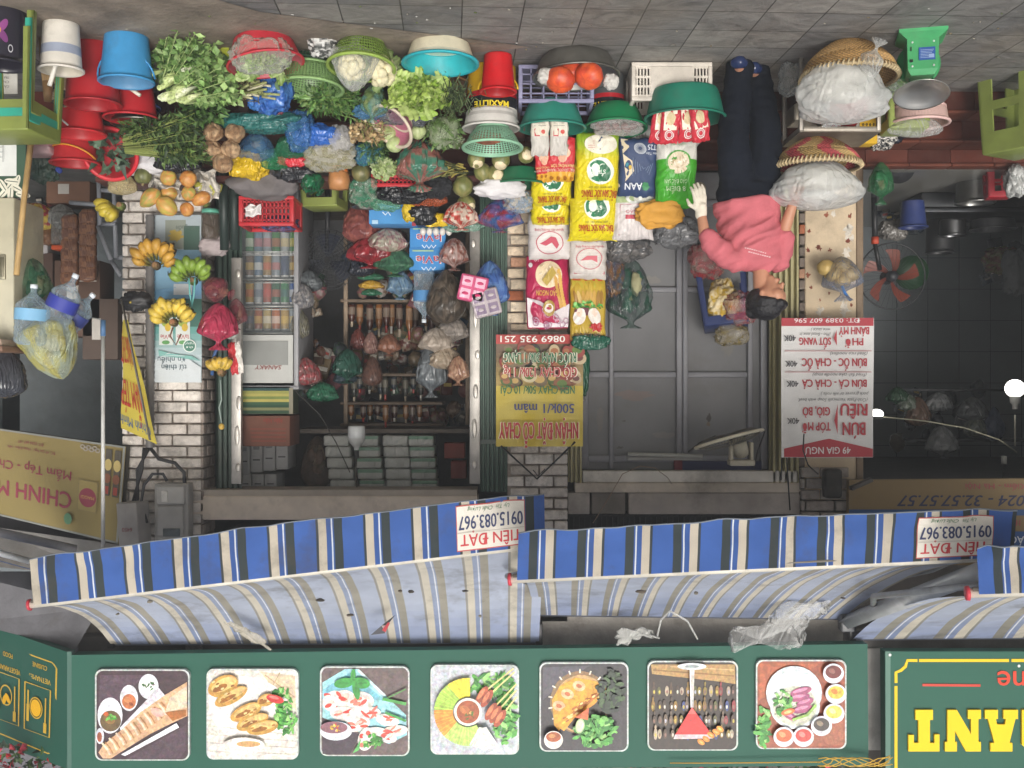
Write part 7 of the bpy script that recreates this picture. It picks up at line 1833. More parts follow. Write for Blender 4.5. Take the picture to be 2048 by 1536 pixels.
mb.lathe([(.001, 0), (.115, 0), (.12, .03), (.11, .045)], "3f9a60", 30, M=T(0, .1, .13) @ R(-90, 'X'))
for sx in (-1, 1):
    for z in (.07, .2): mb.blob((sx * .055, -.101, z), (.006, .004, .006), "c9d4cc", nu=8, nv=6)
mb.build("body", plastic, st)
mb = MB(); mb.box((-.02, -.1, .135), (.085, .008, .068), "2f569a"); a = Art(mb, lambda x, y, h: Vector((-x / 1000 - .02, -.104 - h, y / 1000 + .135)), h0=.0008)
for k in range(6): a.line([(-34, 22 - k * 8), (24 + (k % 3) * 5, 22 - k * 8)], 2.2, "a9bcd8")
a.rect(8, 8, 36, 26, "8fa6cc"); mb.build("label_plate", shiny, st)
mb = MB(); mb.box((.06, -.1, .17), (.016, .01, .014), "14201a"); mb.box((.062, -.1, .105), (.006, .01, .022), "14201a")
for sx in (-1, 1): mb.tube([(sx * .06, 0, .24), (sx * .06, 0, .29)], .005, "2f6a48", n=8)
mb.build("post", plastic, st)
mb = MB(); mb.lathe([(.001, 0), (.07, .002), (.115, .03), (.142, .055), (.15, .058), (.14, .05), (.11, .028), (.06, .008), (.001, .007)], "dedcd6", 40, M=T(0, 0, .285) @ R(19, 'X')); mb.build("pan", metal, st)
stool("olive plastic stool half hidden behind the green scale", (W(1812, 140, 6.75).x, 6.78, 0), .24, .37, "8c9a4c", (0, 0, 6), leg=.7, bar=False, apron=.85)
c_ = colander("colander", "pale pink woven colander on the stool behind the scale", W(1838, 214, 6.72), .155, .17, .1, "c9a8a0", holes=(60, 9, .12), rim="dcb8b2")
put_bag("clear film bag bulging from the pale pink colander", 1832, 250, 6.68, 92, 46, "d3d5d3", 213, mat=film, neck=0, amp=.25)
stool("olive green stool with round side cut-outs at the right edge", (W(2050, 150, 6.95).x, 6.98, 0), .34, .46, "808d48", (0, 0, -32), leg=.5, bar=True, apron=.72)
mb = MB(); mb.lathe([(.001, 0), (.045, .0), (.045, .012), (.012, .014), (.001, .012)], "b4a68c", 28, M=R(90, 'X')); solo("tape_roll", mb, card, "round roll of tape by the gloved hand", "tape", W(1398, 378, 7.3))  # flat disc standing for a roll of tape
# ------------------------------------------------------------------ things hung on the plaster pillar and doors
b1 = put_bag("blue tinted bag of round yellow fruit hung on the plaster pillar", 1684, 553, 7.52, 104, 90, "7d93b4", 220, mat=film, neck=.3, axis=(-.05, 0, 1), amp=.1)
mb = MB()
for k, (x, z) in enumerate(((-.07, .0), (.07, .0), (0, -.06), (.0, .05), (.12, -.04))): mb.blob((x * .9, .0, z - .02), (.062, .055, .055), "b59a5c", k, .1, 2)
mb.build("contents", fruitm, b1)
string("blue twist tying the bag of yellow fruit to a nail", [(1684, 572, 7.48), (1690, 586, 7.5), (1700, 600, 7.62)], "3f7ac0", .01)
put_bag("green translucent bag hung on the edge of the noodle shop", 1762, 362, 7.55, 48, 86, "2f7a4c", 221, mat=film2, col2="1d5a36", neck=.25)
crumple("grey carrier bag bunched on the steel door", 1350, 464, 7.5, 92, 54, "67686a", 222, col2="7d7e80")
put_bag("dark clear bag hung on the steel door with green print", 1262, 580, 7.6, 76, 140, "4d5456", 223, mat=film2, col2="2a5a48", neck=.12, amp=.3, d=.08, cf=9, fold=.25)
crumple("greyish white packed sacks behind the striped white rice bag", 1252, 492, 7.5, 84, 52, "6d6a68", 224, col2="545456")
crumple("orange and blue packet at the side of the pale bird sack", 1228, 540, 7.58, 36, 90, "9a6a34", 225, mat=film2, col2="4a5a74", dp=20)
s_ = stool("navy plastic stool hooked upside down behind the woman", (W(1442, 560, 7.62).x, 7.62, Z(560, 7.62)), .3, .33, "22305c", (8, -6, 10), leg=.76, bar=False, apron=.84)
crumple("yellow noodle packets inside the navy stool", 1446, 606, 7.5, 52, 74, "b59638", 226, mat=glossp, col2="c9b890", name="noodle_packet", cat="packet", dp=40)
crumple("clear bag of pinkish snacks by the woman's head", 1480, 618, 7.45, 58, 56, "a9908c", 227, mat=film2, col2="b84a52")
crumple("red and cream packets behind the pink sleeve", 1412, 522, 7.5, 56, 60, "9a8478", 228, mat=film2, col2="b03a44")
crumple("hanging packet of yellow and white snacks below the navy stool", 1462, 668, 7.55, 58, 40, "8f7c3a", 229, mat=film2, col2="a9a294")
f_ = thing("wall_fan", "white wall fan tilted down from its bracket in the doorway", "fan", W(1482, 905, 7.5))
M = T(*W(1455, 868, 7.3)) @ R(-15, 'Y') @ R(8, 'X')
mb = MB()
for k in range(56):
    a = k / 56 * 6.28318
    for s in (0, .07): mb.tube([M @ Vector((.05 * math.cos(a), .05 * math.sin(a), s + .01)), M @ Vector((.16 * math.cos(a), .16 * math.sin(a), s)), M @ Vector((.225 * math.cos(a), .225 * math.sin(a), .035))], .0016, "6a675f", n=4, cap=False)
mb.tube([M @ Vector((.228 * math.cos(k / 40 * 6.28318), .228 * math.sin(k / 40 * 6.28318), .035)) for k in range(41)], .011, "c9c2ae", n=8, cap=False)
world_part("grille", mb, plastic, f_)
for k in range(3):
    mb = MB(); mb.grid(lambda u, v: M @ Vector(((.03 + .16 * v) * math.cos(k * 2.094 + u * 1.2), (.03 + .16 * v) * math.sin(k * 2.094 + u * 1.2), .025 + .02 * u)), 8, 6, "8f9290"); world_part("blade", mb, plastic, f_)
mb = MB(); mb.box(W(1482, 925, 7.5), (.17, .12, .04), "bdb6a2", bev=.01)
for dx in (-20, 20): mb.box(W(1482 + dx, 905, 7.5), (.022, .07, .14), "c2bba6", bev=.006)
mb.tube([W(1482, 905, 7.5), W(1478, 880, 7.42)], [.055, .045], "b9b29e", n=18); world_part("bracket", mb, plastic, f_)
mb = MB(); mb.tube([W(1256, 908, 7.72), W(1405, 912, 7.72)], .014, "a4a49c", n=10); mb.box(W(1330, 917, 7.75), (S(150, 7.75), .03, .025), "8f8d88", bev=.004)
world_solo("tube_light", mb, plastic, "unlit fluorescent tube under the door lintel", "tube light", W(1330, 912, 7.73))
mb = MB(); mb.box(W(1440, 932, 7.82), (S(165, 7.8), .03, S(20, 7.8)), "23274a"); mb.box(W(1356, 930, 7.82), (S(16, 7.8), .032, S(20, 7.8)), "6b2028"); world_solo("sign_strip", mb, board, "narrow navy and dark red strip under the door lintel", "strip", W(1440, 932, 7.8))
string("bent wire looping over the cracked lintel", [(1186, 1046, 7.5), (1215, 1000, 7.45), (1245, 948, 7.45), (1280, 932, 7.45), (1310, 936, 7.45), (1335, 955, 7.5), (1344, 968, 7.62)], "8d7a68", .003, "wire", "wire")
string("dark cable from the wall fan along the door", [(1376, 904, 7.7), (1400, 885, 7.6), (1430, 872, 7.5), (1460, 880, 7.45), (1500, 870, 7.45), (1530, 862, 7.55), (1516, 900, 7.6), (1508, 935, 7.7)], "2a2a2c", .005, "cable", "cable")
string("black cable hanging in front of the menu banner", [(1608, 868, 7.42), (1606, 900, 7.42), (1616, 930, 7.45), (1636, 948, 7.6)], "2a2a2c", .005, "cable", "cable")
string("black cable along the folding gate by the menu banner", [(1562, 960, 7.55), (1565, 890, 7.55), (1572, 900, 7.55), (1580, 1020, 7.6)], "2a2a2c", .005, "cable", "cable")
mb = MB(); mb.box((0, 0, 0), (S(46, 7.5), .06, S(8, 7.5)), "4c4a48", R(-24, 'Y'), bev=.004); mb.box((.18, .06, .0), (.12, .1, .2), "2a2826", bev=.02)
solo("bracket", mb, dullmetal, "rusty dark bracket jutting from the pillar over the menu banner", "bracket", W(1722, 968, 7.45))
mb = MB(); mb.tube([W(1002, 892, 7.5), W(1074, 958, 7.6), W(1150, 884, 7.5)], .007, "2b2b2d", n=6); mb.tube([W(1066, 940, 7.66), W(1076, 952, 7.64), (W(1090, 938, 7.66))], .004, "5a5a5a", n=5)
world_solo("banner_cord", mb, plastic, "black cord holding the yellow price banner to a nail", "cord", W(1074, 958, 7.6))
l_ = thing("padlock", "black padlock on the steel door beside the price banner", "padlock", W(1167, 786, 7.62)); mb = MB(); mb.box((0, 0, 0), (.04, .03, .04), "1d1d1f", bev=.005); mb.build("body", shiny, l_); mb = MB(); mb.tube([(-.012, 0, .02), (-.012, 0, .05), (.012, 0, .05), (.012, 0, .02)], .004, "b9b9b9", n=6); mb.build("shackle", metal, l_)
crumple("dark green bag edge hanging behind the price banner", 1164, 740, 7.6, 26, 86, "1d5a40", 230, dp=8)
# ------------------------------------------------------------------ inside the grocery shop
fr = thing("fridge", "glass fronted drinks fridge with a white header panel in the shop doorway", "fridge", W(535, 455, 7.9))
mb = MB(); x0, x1 = W(592, 0, 7.9).x, W(468, 0, 7.9).x; z0, z1 = ZF, Z(775, 7.9)
for x in (x0, x1): mb.box((x, 8.2, (z0 + z1) / 2), (.035, .6, z1 - z0), "8d8d90", bev=.006)
mb.box(((x0 + x1) / 2, 8.49, (z0 + z1) / 2), (x1 - x0 - .04, .02, z1 - z0), "6e7274")
mb.box(((x0 + x1) / 2, 8.2, z1), (x1 - x0 + .04, .6, .03), "86868a", bev=.005)
world_part("cabinet", mb, paintm, fr)
mb = MB(); mb.box(((x0 + x1) / 2, 7.93, (Z(670, 7.93) + Z(766, 7.93)) / 2), (x1 - x0 - .05, .03, Z(766, 7.93) - Z(670, 7.93)), "b9bab6"); mb.box(((x0 + x1) / 2, 7.912, Z(706, 7.91)), (x1 - x0 - .12, .006, S(48, 7.9)), "8f918e")
a = Art(mb, flat(7.91)); a.text("SANAKY", 536, 735, 9, "8a4a48", w=54, shear=.25, bold=.02); world_part("header_panel", mb, shiny, fr)
for y in (508, 562, 615, 668):
    mb = MB(); z = Z(y, 8.1)
    for k in range(14): mb.tube([(x0 + .03 + (x1 - x0 - .06) * k / 13, 7.97, z), (x0 + .03 + (x1 - x0 - .06) * k / 13, 8.42, z)], .003, "b4b4b2", n=4)
    mb.tube([(x0 + .02, 7.97, z), (x1 - .02, 7.97, z)], .005, "c9c9c6", n=6); mb.tube([(x0 + .02, 7.97, z + .025), (x1 - .02, 7.97, z + .025)], .004, "c9c9c6", n=6)
    world_part("shelf", mb, dullmetal, fr)
mb = MB(); mb.box(((x0 + x1) / 2, 7.92, (Z(458, 7.92) + Z(668, 7.92)) / 2), (x1 - x0 - .06, .006, Z(668, 7.92) - Z(458, 7.92)), "c9d2d4"); world_part("glass_door", mb, glassm, fr)
def can(label, p, r, h, col, band, group):
    t = thing("drink_can", label, "can", p, (0, 0, 0), group)
    mb = MB(); mb.lathe([(.001, 0, col), (r * .85, 0, col), (r, .01, col), (r, h * .35, col), (r, h * .36, band), (r, h * .68, band), (r, h * .7, col), (r, h * .92, col), (r * .82, h, "c4c4c4"), (.001, h, "b9b9b9")], col, 18); mb.build("body", shiny, t)
rc = random.Random(77)
names = ("lowest", "second", "third", "highest")
for s, (y, cols) in enumerate(((457, ("4f9a4a", "c9cfd0", "3f8a44", "b9c4cc", "7a9ab0", "3f9a52")), (508, ("8a6a3c", "3d4a6c", "9aa4ac", "b08a4c", "5c7a9a", "7a5a44")), (562, ("2c5fae", "2f8a54", "2a6a48", "c0553a", "b9c2c8", "c9a03c")), (615, ("a9b4bc", "c9a24a", "d0702f", "c9b06a", "b05a30", "6a5a4a")))):
    for k in range(6):
        can("drink %s on the %s fridge shelf, %s" % ({"4f9a4a": "green", "3f8a44": "green", "3f9a52": "bright green", "2f8a54": "green", "2a6a48": "dark green", "c0553a": "orange red", "d0702f": "orange", "b05a30": "rust", "2c5fae": "blue", "5c7a9a": "steel blue", "3d4a6c": "navy"}.get(cols[k], "pale"), names[s], ("at the shutter end", "next to the shutter end", "left of the middle seen upright", "right of the middle seen upright", "next to the door hinge", "at the hinge end")[5 - k]), Vector((x0 + .06 + (x1 - x0 - .12) * k / 5, 8.12, Z(y, 8.1) + .005)), .031, .165 if s else .19, dim(cols[k], .6), mix(dim(cols[k], .7), rc.choice(["d6d2c8", "b03a34", "c9a84a", "2f3a5a"]), .55), "cans and bottles in the fridge")
ln = thing("picture_box", "box printed with a yellow field landscape on top of the fridge", "box", W(538, 776, 8.0)); mb = MB(); mb.box(W(536, 800, 8.05), (S(106, 8), .3, S(54, 8)), "4f5a44"); a = Art(mb, flat(7.9)); [a.rect(486, 776 + k * 5.6, 578, 781.6 + k * 5.6, c) for k, c in enumerate(("2c4a4a", "9a9a54", "b0a85c", "7a8a4c", "b9ac5e", "3f5f44", "2f4f3c", "8a8a60", "34503c"))]; a.rect(578, 776, 586, 828, "8f8a78"); world_part("printed_face", mb, card, ln)
mb = MB(); mb.box(W(534, 860, 8.05), (S(112, 8), .36, S(60, 8)), "7a5142", bev=.004); a = Art(mb, flat(7.868)); a.text("Hảo Hảo", 546, 842, 10, "9a4038", w=38, shear=.2, bold=.02); [a.line([(500 + k, 858 + k * 8), (572, 858 + k * 8)], 1.5, "9a4a40") for k in range(4)]
world_solo("carton", mb, card, "brown instant noodle carton under the landscape box", "carton", W(534, 830, 8.05))
for k in range(4):
    mb = MB(); x = 497 + k * 25; mb.box((0, 0, 0), (S(23.5, 8.25), .3, S(66, 8.25)), "b4b5b5", bev=.006); mb.box((0, -.152, .03), (S(14, 8.2), .004, S(3, 8)), "6a6a6c"); mb.box((0, -.152, -.06), (S(12, 8.2), .004, S(8, 8)), "8a8c8e")
    solo("paper_pack", mb, card, "tall white carton %s in the lower row under the shop ceiling" % ("nearest the shutter", "second from the shutter", "third from the shutter", "farthest from the shutter")[k], "carton", W(x, 912 - 3 * k, 8.3), group="white cartons under the shop ceiling")
for k in range(3):
    mb = MB(); x = 500 + k * 25; mb.box((0, 0, 0), (S(23.5, 8.25), .3, S(38, 8.25)), "b9bab9", bev=.006); mb.box((0, -.152, 0), (S(13, 8.2), .004, S(3, 8)), "6a6a6c")
    solo("paper_pack", mb, card, "short white carton %s in the row touching the beam" % ("nearest the shutter", "in the middle", "farthest from the shutter")[k], "carton", W(x, 964, 8.3), group="white cartons under the shop ceiling")
put_bag("sack of brown dried goods in clear film under the shop ceiling", 634, 920, 8.3, 62, 108, "7a6352", 301, mat=film2, col2="54463c", neck=0, amp=.1)
for k, (x, g_) in enumerate(((683, 0), (741, 1), (797, 0), (848, 1))):
    mb = MB(); D = 8.3
    for q in range(5): mb.box((.012 * (q - 2) * (-1 if k < 2 else -.6), 0, (q - 2) * S(22, D)), (S(50, D), .22, S(21, D)), "b3b5b0", bev=.014); 
    if g_:
        for q in range(5): mb.box((.012 * (q - 2) * (-1 if k < 2 else -.6), -.003, (q - 2) * S(22, D) - S(6, D)), (S(49, D), .22, S(6.5, D)), "6f927c", bev=.002)
    solo("tissue_pack", mb, glossp, ["plain white tissue bundle next to the sack of dried goods", "green striped tissue bundle behind the hanging bulb", "plain white tissue bundle right of the hanging bulb", "green striped tissue bundle farthest from the fridge"][k], "tissue", W(x, 924, D), group="tissue bundles under the shop ceiling")
lb = thing("light_bulb", "unlit white LED bulb hanging on its cord in the grocery shop", "bulb", W(713, 985, 7.9))
mb = MB(); mb.lathe([(.001, 0), (.055, .002), (.062, .012), (.063, .085), (.06, .09)], "c9cccc", 28, M=T(*W(713, 851, 7.9))); world_part("globe", mb, shiny, lb)
mb = MB(); mb.lathe([(.06, 0), (.055, .03), (.03, .055), (.018, .07), (.018, .085)], "b9bab8", 28, M=T(*W(713, 876, 7.9))); mb.lathe([(.018, 0), (.018, .05), (.006, .06)], "2c2c2e", 14, M=T(*W(713, 901, 7.9))); mb.tube([W(713, 915, 7.9), W(711, 940, 7.9), W(715, 985, 7.9)], .006, "5a5650", n=6); mb.tube([W(700, 945, 7.9), W(672, 885, 7.95), W(640, 830, 8.1), W(590, 782, 8.0)], .004, "4a4844", n=6); world_part("socket", mb, plastic, lb)
sf = thing("shelf_unit", "dark wooden shelves crowded with bottles at the back of the grocery shop", "shelves", W(765, 500, 8.7))
mb = MB()
for y in (605, 750, 806, 848): mb = MB(); mb.box(W(788, y, 8.8), (S(200, 8.8), .4, .022), "6a5a4a", bev=.003); world_part("shelf_board", mb, wood, sf)
for x in (692, 935): mb = MB(); mb.box(W(x, 640, 8.62), (S(8, 8.6), .04, S(420, 8.6)), "8d7a66", bev=.003); world_part("upright", mb, wood, sf)
gcol = ("4a2a22", "6a3428", "2a4434", "3a3a34", "8a5a30", "93312c", "5a6a4a", "27303a")
def bot(label, p, h, r, c, capc, group):
    t = thing("bottle", label, "bottle", p, (0, 0, 0), group); mb = MB(); mb.lathe([(.001, 0, c), (r, .0, c), (r, h * .12, c), (r, h * .2, mix(c, "b8af9c", .3)), (r, h * .45, mix(c, "b8af9c", .3)), (r, h * .5, c), (r, h * .6, c), (r * .4, h * .76, c), (r * .36, h * .92, capc), (r * .36, h, capc), (.001, h, capc)], c, 14); mb.build("body", shiny, t)
k_ = 0
for y, n_, h in ((605, 11, .27), (750, 9, .2), (806, 9, .17)):
    for k in range(n_):
        x = 706 + k * (16 if n_ > 9 else 17); c = gcol[(k * 3 + k_) % 8]; k_ += 1
        bot("bottle on the shelf " + {605: "by the big water bottle", 750: "behind the hanging cups", 806: "beneath the tissue bundles"}[y] + ", " + ["at the shop's inner end", "second from the inner end", "third from the inner end", "fourth from the inner end", "just before the middle", "in the middle", "just past the middle", "fifth from the rail end", "fourth from the rail end", "third from the rail end", "at the rail end"][k], W(x + rc.uniform(-4, 4), y + 4, 8.66 + rc.uniform(-.06, .1)), h * rc.uniform(.62, 1.05), .028 if h > .2 else .024, c, ["c9b9a0", "b03a30", "d8d4cc"][k % 3], "bottles on the dark shelves")
CB = "3f86c2"
def lavie(a, x, y): a.text("laVie", x, y, 16, "e6e2e2", w=50, bold=.05); a.text("laVie", x, y, 15, "b23a44", w=48, bold=.02); a.line([(x - 14, y + 14), (x - 9, y + 20), (x - 5, y + 14), (x, y + 21), (x + 5, y + 14), (x + 9, y + 20), (x + 14, y + 14)], 2, "d6e2ea"); a.rect(x - 32, y - 20, x + 10, y - 17, "9fbf9a")
for k, (y, x) in enumerate(((478, 858), (522, 857))):
    mb = MB(); mb.box(W(x, y, 7.75), (S(70, 7.75), .26, S(44, 7.75)), CB, bev=.004); a = Art(mb, flat(7.617)); lavie(a, x, y - 2)
    world_solo("water_carton", mb, card, ["blue laVie water carton under the tray of eggs", "blue laVie water carton beneath the other one"][k] if False else ["blue water carton with the tray of eggs on it", "blue water carton between the other carton and the big bottle"][k], "carton", W(x, y - 22, 7.75), group="blue water cartons")
mb = MB(); mb.box(W(788, 432, 7.5), (S(92, 7.5), .22, S(40, 7.5)), "4a8fc8", bev=.004); a = Art(mb, flat(7.388)); a.line([(765, 424), (771, 430), (776, 424), (781, 431)], 2, "dbe8f0"); a.ell(816, 430, 8, 14, "6fa8d4"); a.rect(824, 444, 832, 452, "a03a44"); a.rect(744, 440, 756, 448, "a9cbe4")
world_solo("water_carton", mb, card, "light blue carton under the green film near the red bags", "carton", W(788, 412, 7.5))
eg = thing("egg_tray", "tray on the blue carton holding a row of white eggs", "egg tray", W(870, 452, 7.55)); mb = MB(); mb.box((0, 0, -.01), (S(76, 7.5), .1, .02), "3f5f8a", bev=.004); mb.build("tray", card, eg)
for k in range(5):
    mb = MB(); mb.blob((0, 0, 0), (.021, .021, .028), "d9d4cc", k, .02); solo("egg", mb, fruitm, "white egg in the row on the tray, " + ("at the rail end", "second from the rail end", "in the middle", "fourth from the rail end", "farthest from the rail")[4 - k], "egg", W(846 + k * 13, 463, 7.5), group="white eggs on the tray")
bottle("big blue tinted water bottle hanging neck up beside the dark snack bag", 848, 590, 7.7, .36, .075, 0, "4a86bc", 9, group=None)
gsn = "snack bags hung inside the grocery shop"
for k, (lab, x, y, D, w, h, c, c2) in enumerate((
    ("red packets stacked under the light blue carton", 725, 440, 7.7, 76, 90, "6d3a38", "8a5048"), ("red carrier bag below the stacked red packets", 742, 500, 7.65, 92, 66, "8f2d34", "6a2228"), ("pink and grey bag under the light blue carton", 775, 478, 7.6, 74, 50, "8a6a66", "9a9484"), ("dull green knotted bag beside the water cartons", 790, 520, 7.65, 76, 60, "3f6a50", "2f503e"), ("dark blue-black bag on the upper shelf", 722, 530, 7.8, 50, 44, "20232c", "2c303a"), ("yellow sponge packet over a green one", 742, 568, 8.0, 48, 18, "b9943a", "a07c2c"), ("green sponge packet under the upper bags", 742, 552, 8.02, 48, 16, "2f6a4c", "24503a"), ("second green sponge packet below the yellow one", 742, 584, 8.02, 40, 14, "2a6048", "205038"), ("blue tinted bag hung beside the big water bottle", 800, 566, 7.8, 50, 60, "5a7690", "6d8494"), ("glossy dark bag of seeds hanging behind the pink tissue", 892, 588, 7.55, 74, 110, "3a342e", "584e44"), ("red and clear bag of noodles at the rail", 908, 505, 7.58, 56, 66, "8a5a50", "a9928c"), ("blue bag holding bottles on the green shutter", 980, 570, 7.42, 72, 110, "3a5c9c", "5a7cb0"), ("clear bag of white cups at the rail", 872, 680, 7.7, 64, 56, "8f8478", "a89c90"), ("bag of paper cups under the white one", 890, 712, 7.72, 60, 50, "8a7a68", "9c8e7c"), ("long clear hanging bag below the cups", 862, 735, 7.78, 56, 110, "6f7478", "5a6064"), ("grey clear bag against the rail", 905, 658, 7.75, 60, 60, "77706a", "8a827a"), ("bag of pink prawns crackers at the rail", 916, 738, 7.65, 42, 60, "96705c", "a8866e"), ("dim pink hanging pack on the dark shelf", 742, 684, 8.3, 30, 46, "7a5a54", "8a6c62"), ("pair of salmon coloured hanging packs", 778, 688, 8.2, 44, 44, "8a604e", "77503f"), ("dim red pack next to the salmon ones", 716, 676, 8.35, 30, 44, "5a2f2c", "6a3a34"), ("dark green bag hung high in the middle of the dim shop", 695, 728, 8.1, 56, 70, "1f4036", "2a5044"), ("dim brown packet bundle below the red pack", 745, 740, 8.2, 40, 60, "4f3a34", "64483e"), ("red and white biscuit packs hung by the fridge door", 612, 740, 8.0, 56, 58, "7a5a58", "8c3c40"), ("green packet hanging by the fridge corner", 645, 782, 8.1, 62, 40, "2f6a50", "265540"), ("dark printed packet behind the green one", 690, 752, 8.15, 44, 30, "23323a", "34434c"), ("newspaper bundle hung beside the fridge", 606, 590, 7.95, 44, 52, "8a8684", "68686c"), ("grey rag hung beside the fridge shelf", 600, 645, 8.0, 36, 60, "57564e", "6c6858"), ("clear bag over the fridge corner", 618, 560, 8.05, 50, 44, "5f6466", "484c50"))):
    put_bag(lab, x, y, D, w, h, c, 310 + k, mat=filmo if k % 3 else glossp, col2=c2, neck=.18 if k in (1, 3, 8, 10, 11, 12, 14, 15, 16, 18, 20) else 0, cf=8, group=gsn, name="snack_bag", amp=.16)
for k, (x, y, c, c2, ro) in enumerate(((946, 578, "c9567e", "e6b4c8", 12), (972, 606, "b9aeb2", "8a7a90", -14))):
    mb = MB(); M = R(ro, 'Y'); w = S(56, 7.3); mb.box((0, 0, 0), (w, .1, w * .95), c, M, bev=.014)
    for i in range(2):
        for q in range(2): mb.box(((i - .5) * w * .46, -.051, (q - .5) * w * .44), (w * .36, .003, w * .34), c2, M); mb.blob(((i - .5) * w * .46, -.053, (q - .5) * w * .44), (w * .12, .002, w * .06), c if k else "c23a6a", M=M, nu=10, nv=6)
    solo("tissue_pack", mb, glossp, ["pink four-pack of tissue hung on the green shutter", "white and lilac four-pack of tissue under the pink one"][k], "tissue", W(x, y, 7.32))
fan = thing("floor_fan", "black fan standing dark against the shop interior beside the fridge", "fan", W(655, 520, 8.3)); mb = MB()
for q in range(9): rr = .03 + .025 * q; mb.tube([W(655, 520, 8.3) + Vector((rr * math.cos(t / 24 * 6.2832), -.03 * (1 - q / 9), rr * math.sin(t / 24 * 6.2832))) for t in range(25)], .003, "2a2d32", n=4, cap=False)
for q in range(20): a_ = q / 20 * 6.2832; mb.tube([W(655, 520, 8.3) + Vector((.03 * math.cos(a_), -.03, .03 * math.sin(a_))), W(655, 520, 8.3) + Vector((.235 * math.cos(a_), 0, .235 * math.sin(a_)))], .003, "2a2d32", n=4)
world_part("grille", mb, rubber, fan)
for q in range(3): mb = MB(); mb.grid(lambda u, v: W(655, 520, 8.33) + Vector(((.03 + .17 * v) * math.cos(q * 2.094 + u), .03 * u, (.03 + .17 * v) * math.sin(q * 2.094 + u))), 6, 4, "1c2436"); world_part("blade", mb, rubber, fan)
mb = MB(); mb.tube([W(655, 500, 8.36), (W(655, 400, 8.36).x, 8.36, ZF)], .02, "1c1c20", n=10); world_part("stem", mb, rubber, fan)
mb = MB(); mb.box(W(910, 900, 8.4), (S(40, 8.4), .2, S(30, 8.4)), "8a4034", bev=.003); mb.box(W(918, 938, 8.42), (S(30, 8.4), .2, S(34, 8.4)), "843c32", bev=.003); world_solo("carton", mb, card, "two small red cartons stacked against the rail under the ceiling", "cartons", W(910, 890, 8.4))

# ------------------------------------------------------------------ inside the unlit left shop
for k in range(2):
    for q in range(6):
        mb = MB(); mb.blob((0, 0, 0), (S(17, 8.1), .03, S(17, 8.1)), "6d4a3c", k * 9 + q, .12, 2, 20, 14, .06, col2="8a6248", sq=.6)
        mb.box((0, -.0, S(16, 8.1)), (S(34, 8.1), .008, .008), "b9b2aa")
        solo("snack_pack", mb, glossp, "brown snack pack in the %s hanging strip, %s" % (("inner", "outer")[k], ("lowest", "second from the bottom", "third from the bottom", "third from the top", "second from the top", "topmost")[q]), "snack pack", W(176 - k * 36, 436 + q * 22 + k * 10, 8.1), group="brown snack packs on hanging strips")
for k, (lab, x, y, w, h, c, c2) in enumerate((("red and yellow snack packets heaped at the back of the left shop", 72, 432, 92, 60, "8a2f3c", "b8a04a"), ("purple brown packets under the red and yellow ones", 58, 445, 70, 40, "4f2f34", "6a4448"), ("clear film bag beside the red packets", 122, 430, 62, 50, "8f8f8c", "6d6d6a"), ("brown sacks standing in the left shop", 104, 470, 60, 40, "6a4a34", "7d5a40"))): put_bag(lab, x, y, 8.2, w, h, c, 360 + k, mat=glossp, col2=c2, neck=0, cf=8)
for k, (lab, x, y, w, h, c) in enumerate((("brown carton with a white label on the steel rack", 152, 385, 86, 56, "7a5844"), ("kraft carton below the plastic tub", 66, 478, 52, 46, "7d6350"), ("white boxes stacked beside the kraft carton", 92, 494, 40, 40, "a8a4a4"), ("dark carton deep in the left shop", 92, 560, 60, 100, "4f3c34"), ("tall brown carton behind the hanging snack strips", 170, 600, 90, 150, "5c463a"), ("big dim carton at the bottom of the left shop opening", 215, 660, 70, 120, "54463e"))):
    mb = MB(); mb.box((0, 0, 0), (S(w, 8.3), .3, S(h, 8.3)), c, bev=.004); mb.box((S(w * .1, 8.3), -.152, 0), (S(w * .25, 8.3), .004, S(h * .35, 8.3)), "bdb8b0"); solo("carton", mb, card, lab, "carton", W(x, y, 8.35))
t = thing("tub", "translucent tub with an orange lid in the left shop", "tub", W(132, 458, 8.15)); mb = MB(); mb.box((0, 0, 0), (S(48, 8.1), .15, S(66, 8.1)), "8a8a86", bev=.02); mb.build("body", film2, t); mb = MB(); mb.box((0, 0, S(39, 8.1)), (S(44, 8.1), .15, S(9, 8.1)), "c9552c", bev=.008); mb.build("lid", plastic, t)
rk = thing("rack", "grey steel rack frame slanting at the opening of the left shop", "rack", W(215, 390, 7.9)); mb = MB()
for p, q in (((196, 330), (200, 450)), ((226, 330), (232, 515)), ((200, 448), (232, 448)), ((198, 380), (228, 382)), ((196, 452), (222, 520)), ((222, 520), (242, 552)), ((232, 515), (246, 515)), ((140, 405), (200, 410))): mb.tube([W(p[0], p[1], 7.9), W(q[0], q[1], 7.85)], .016, "8a8d94", n=8)
world_part("frame", mb, paintm, rk)
mb = MB(); mb.box((0, 0, 0), (.02, .3, 1.4), "3c4446"); solo("panel", mb, matte, "dark panel at the back edge of the left shop", "panel", W(20, 800, 8.6))
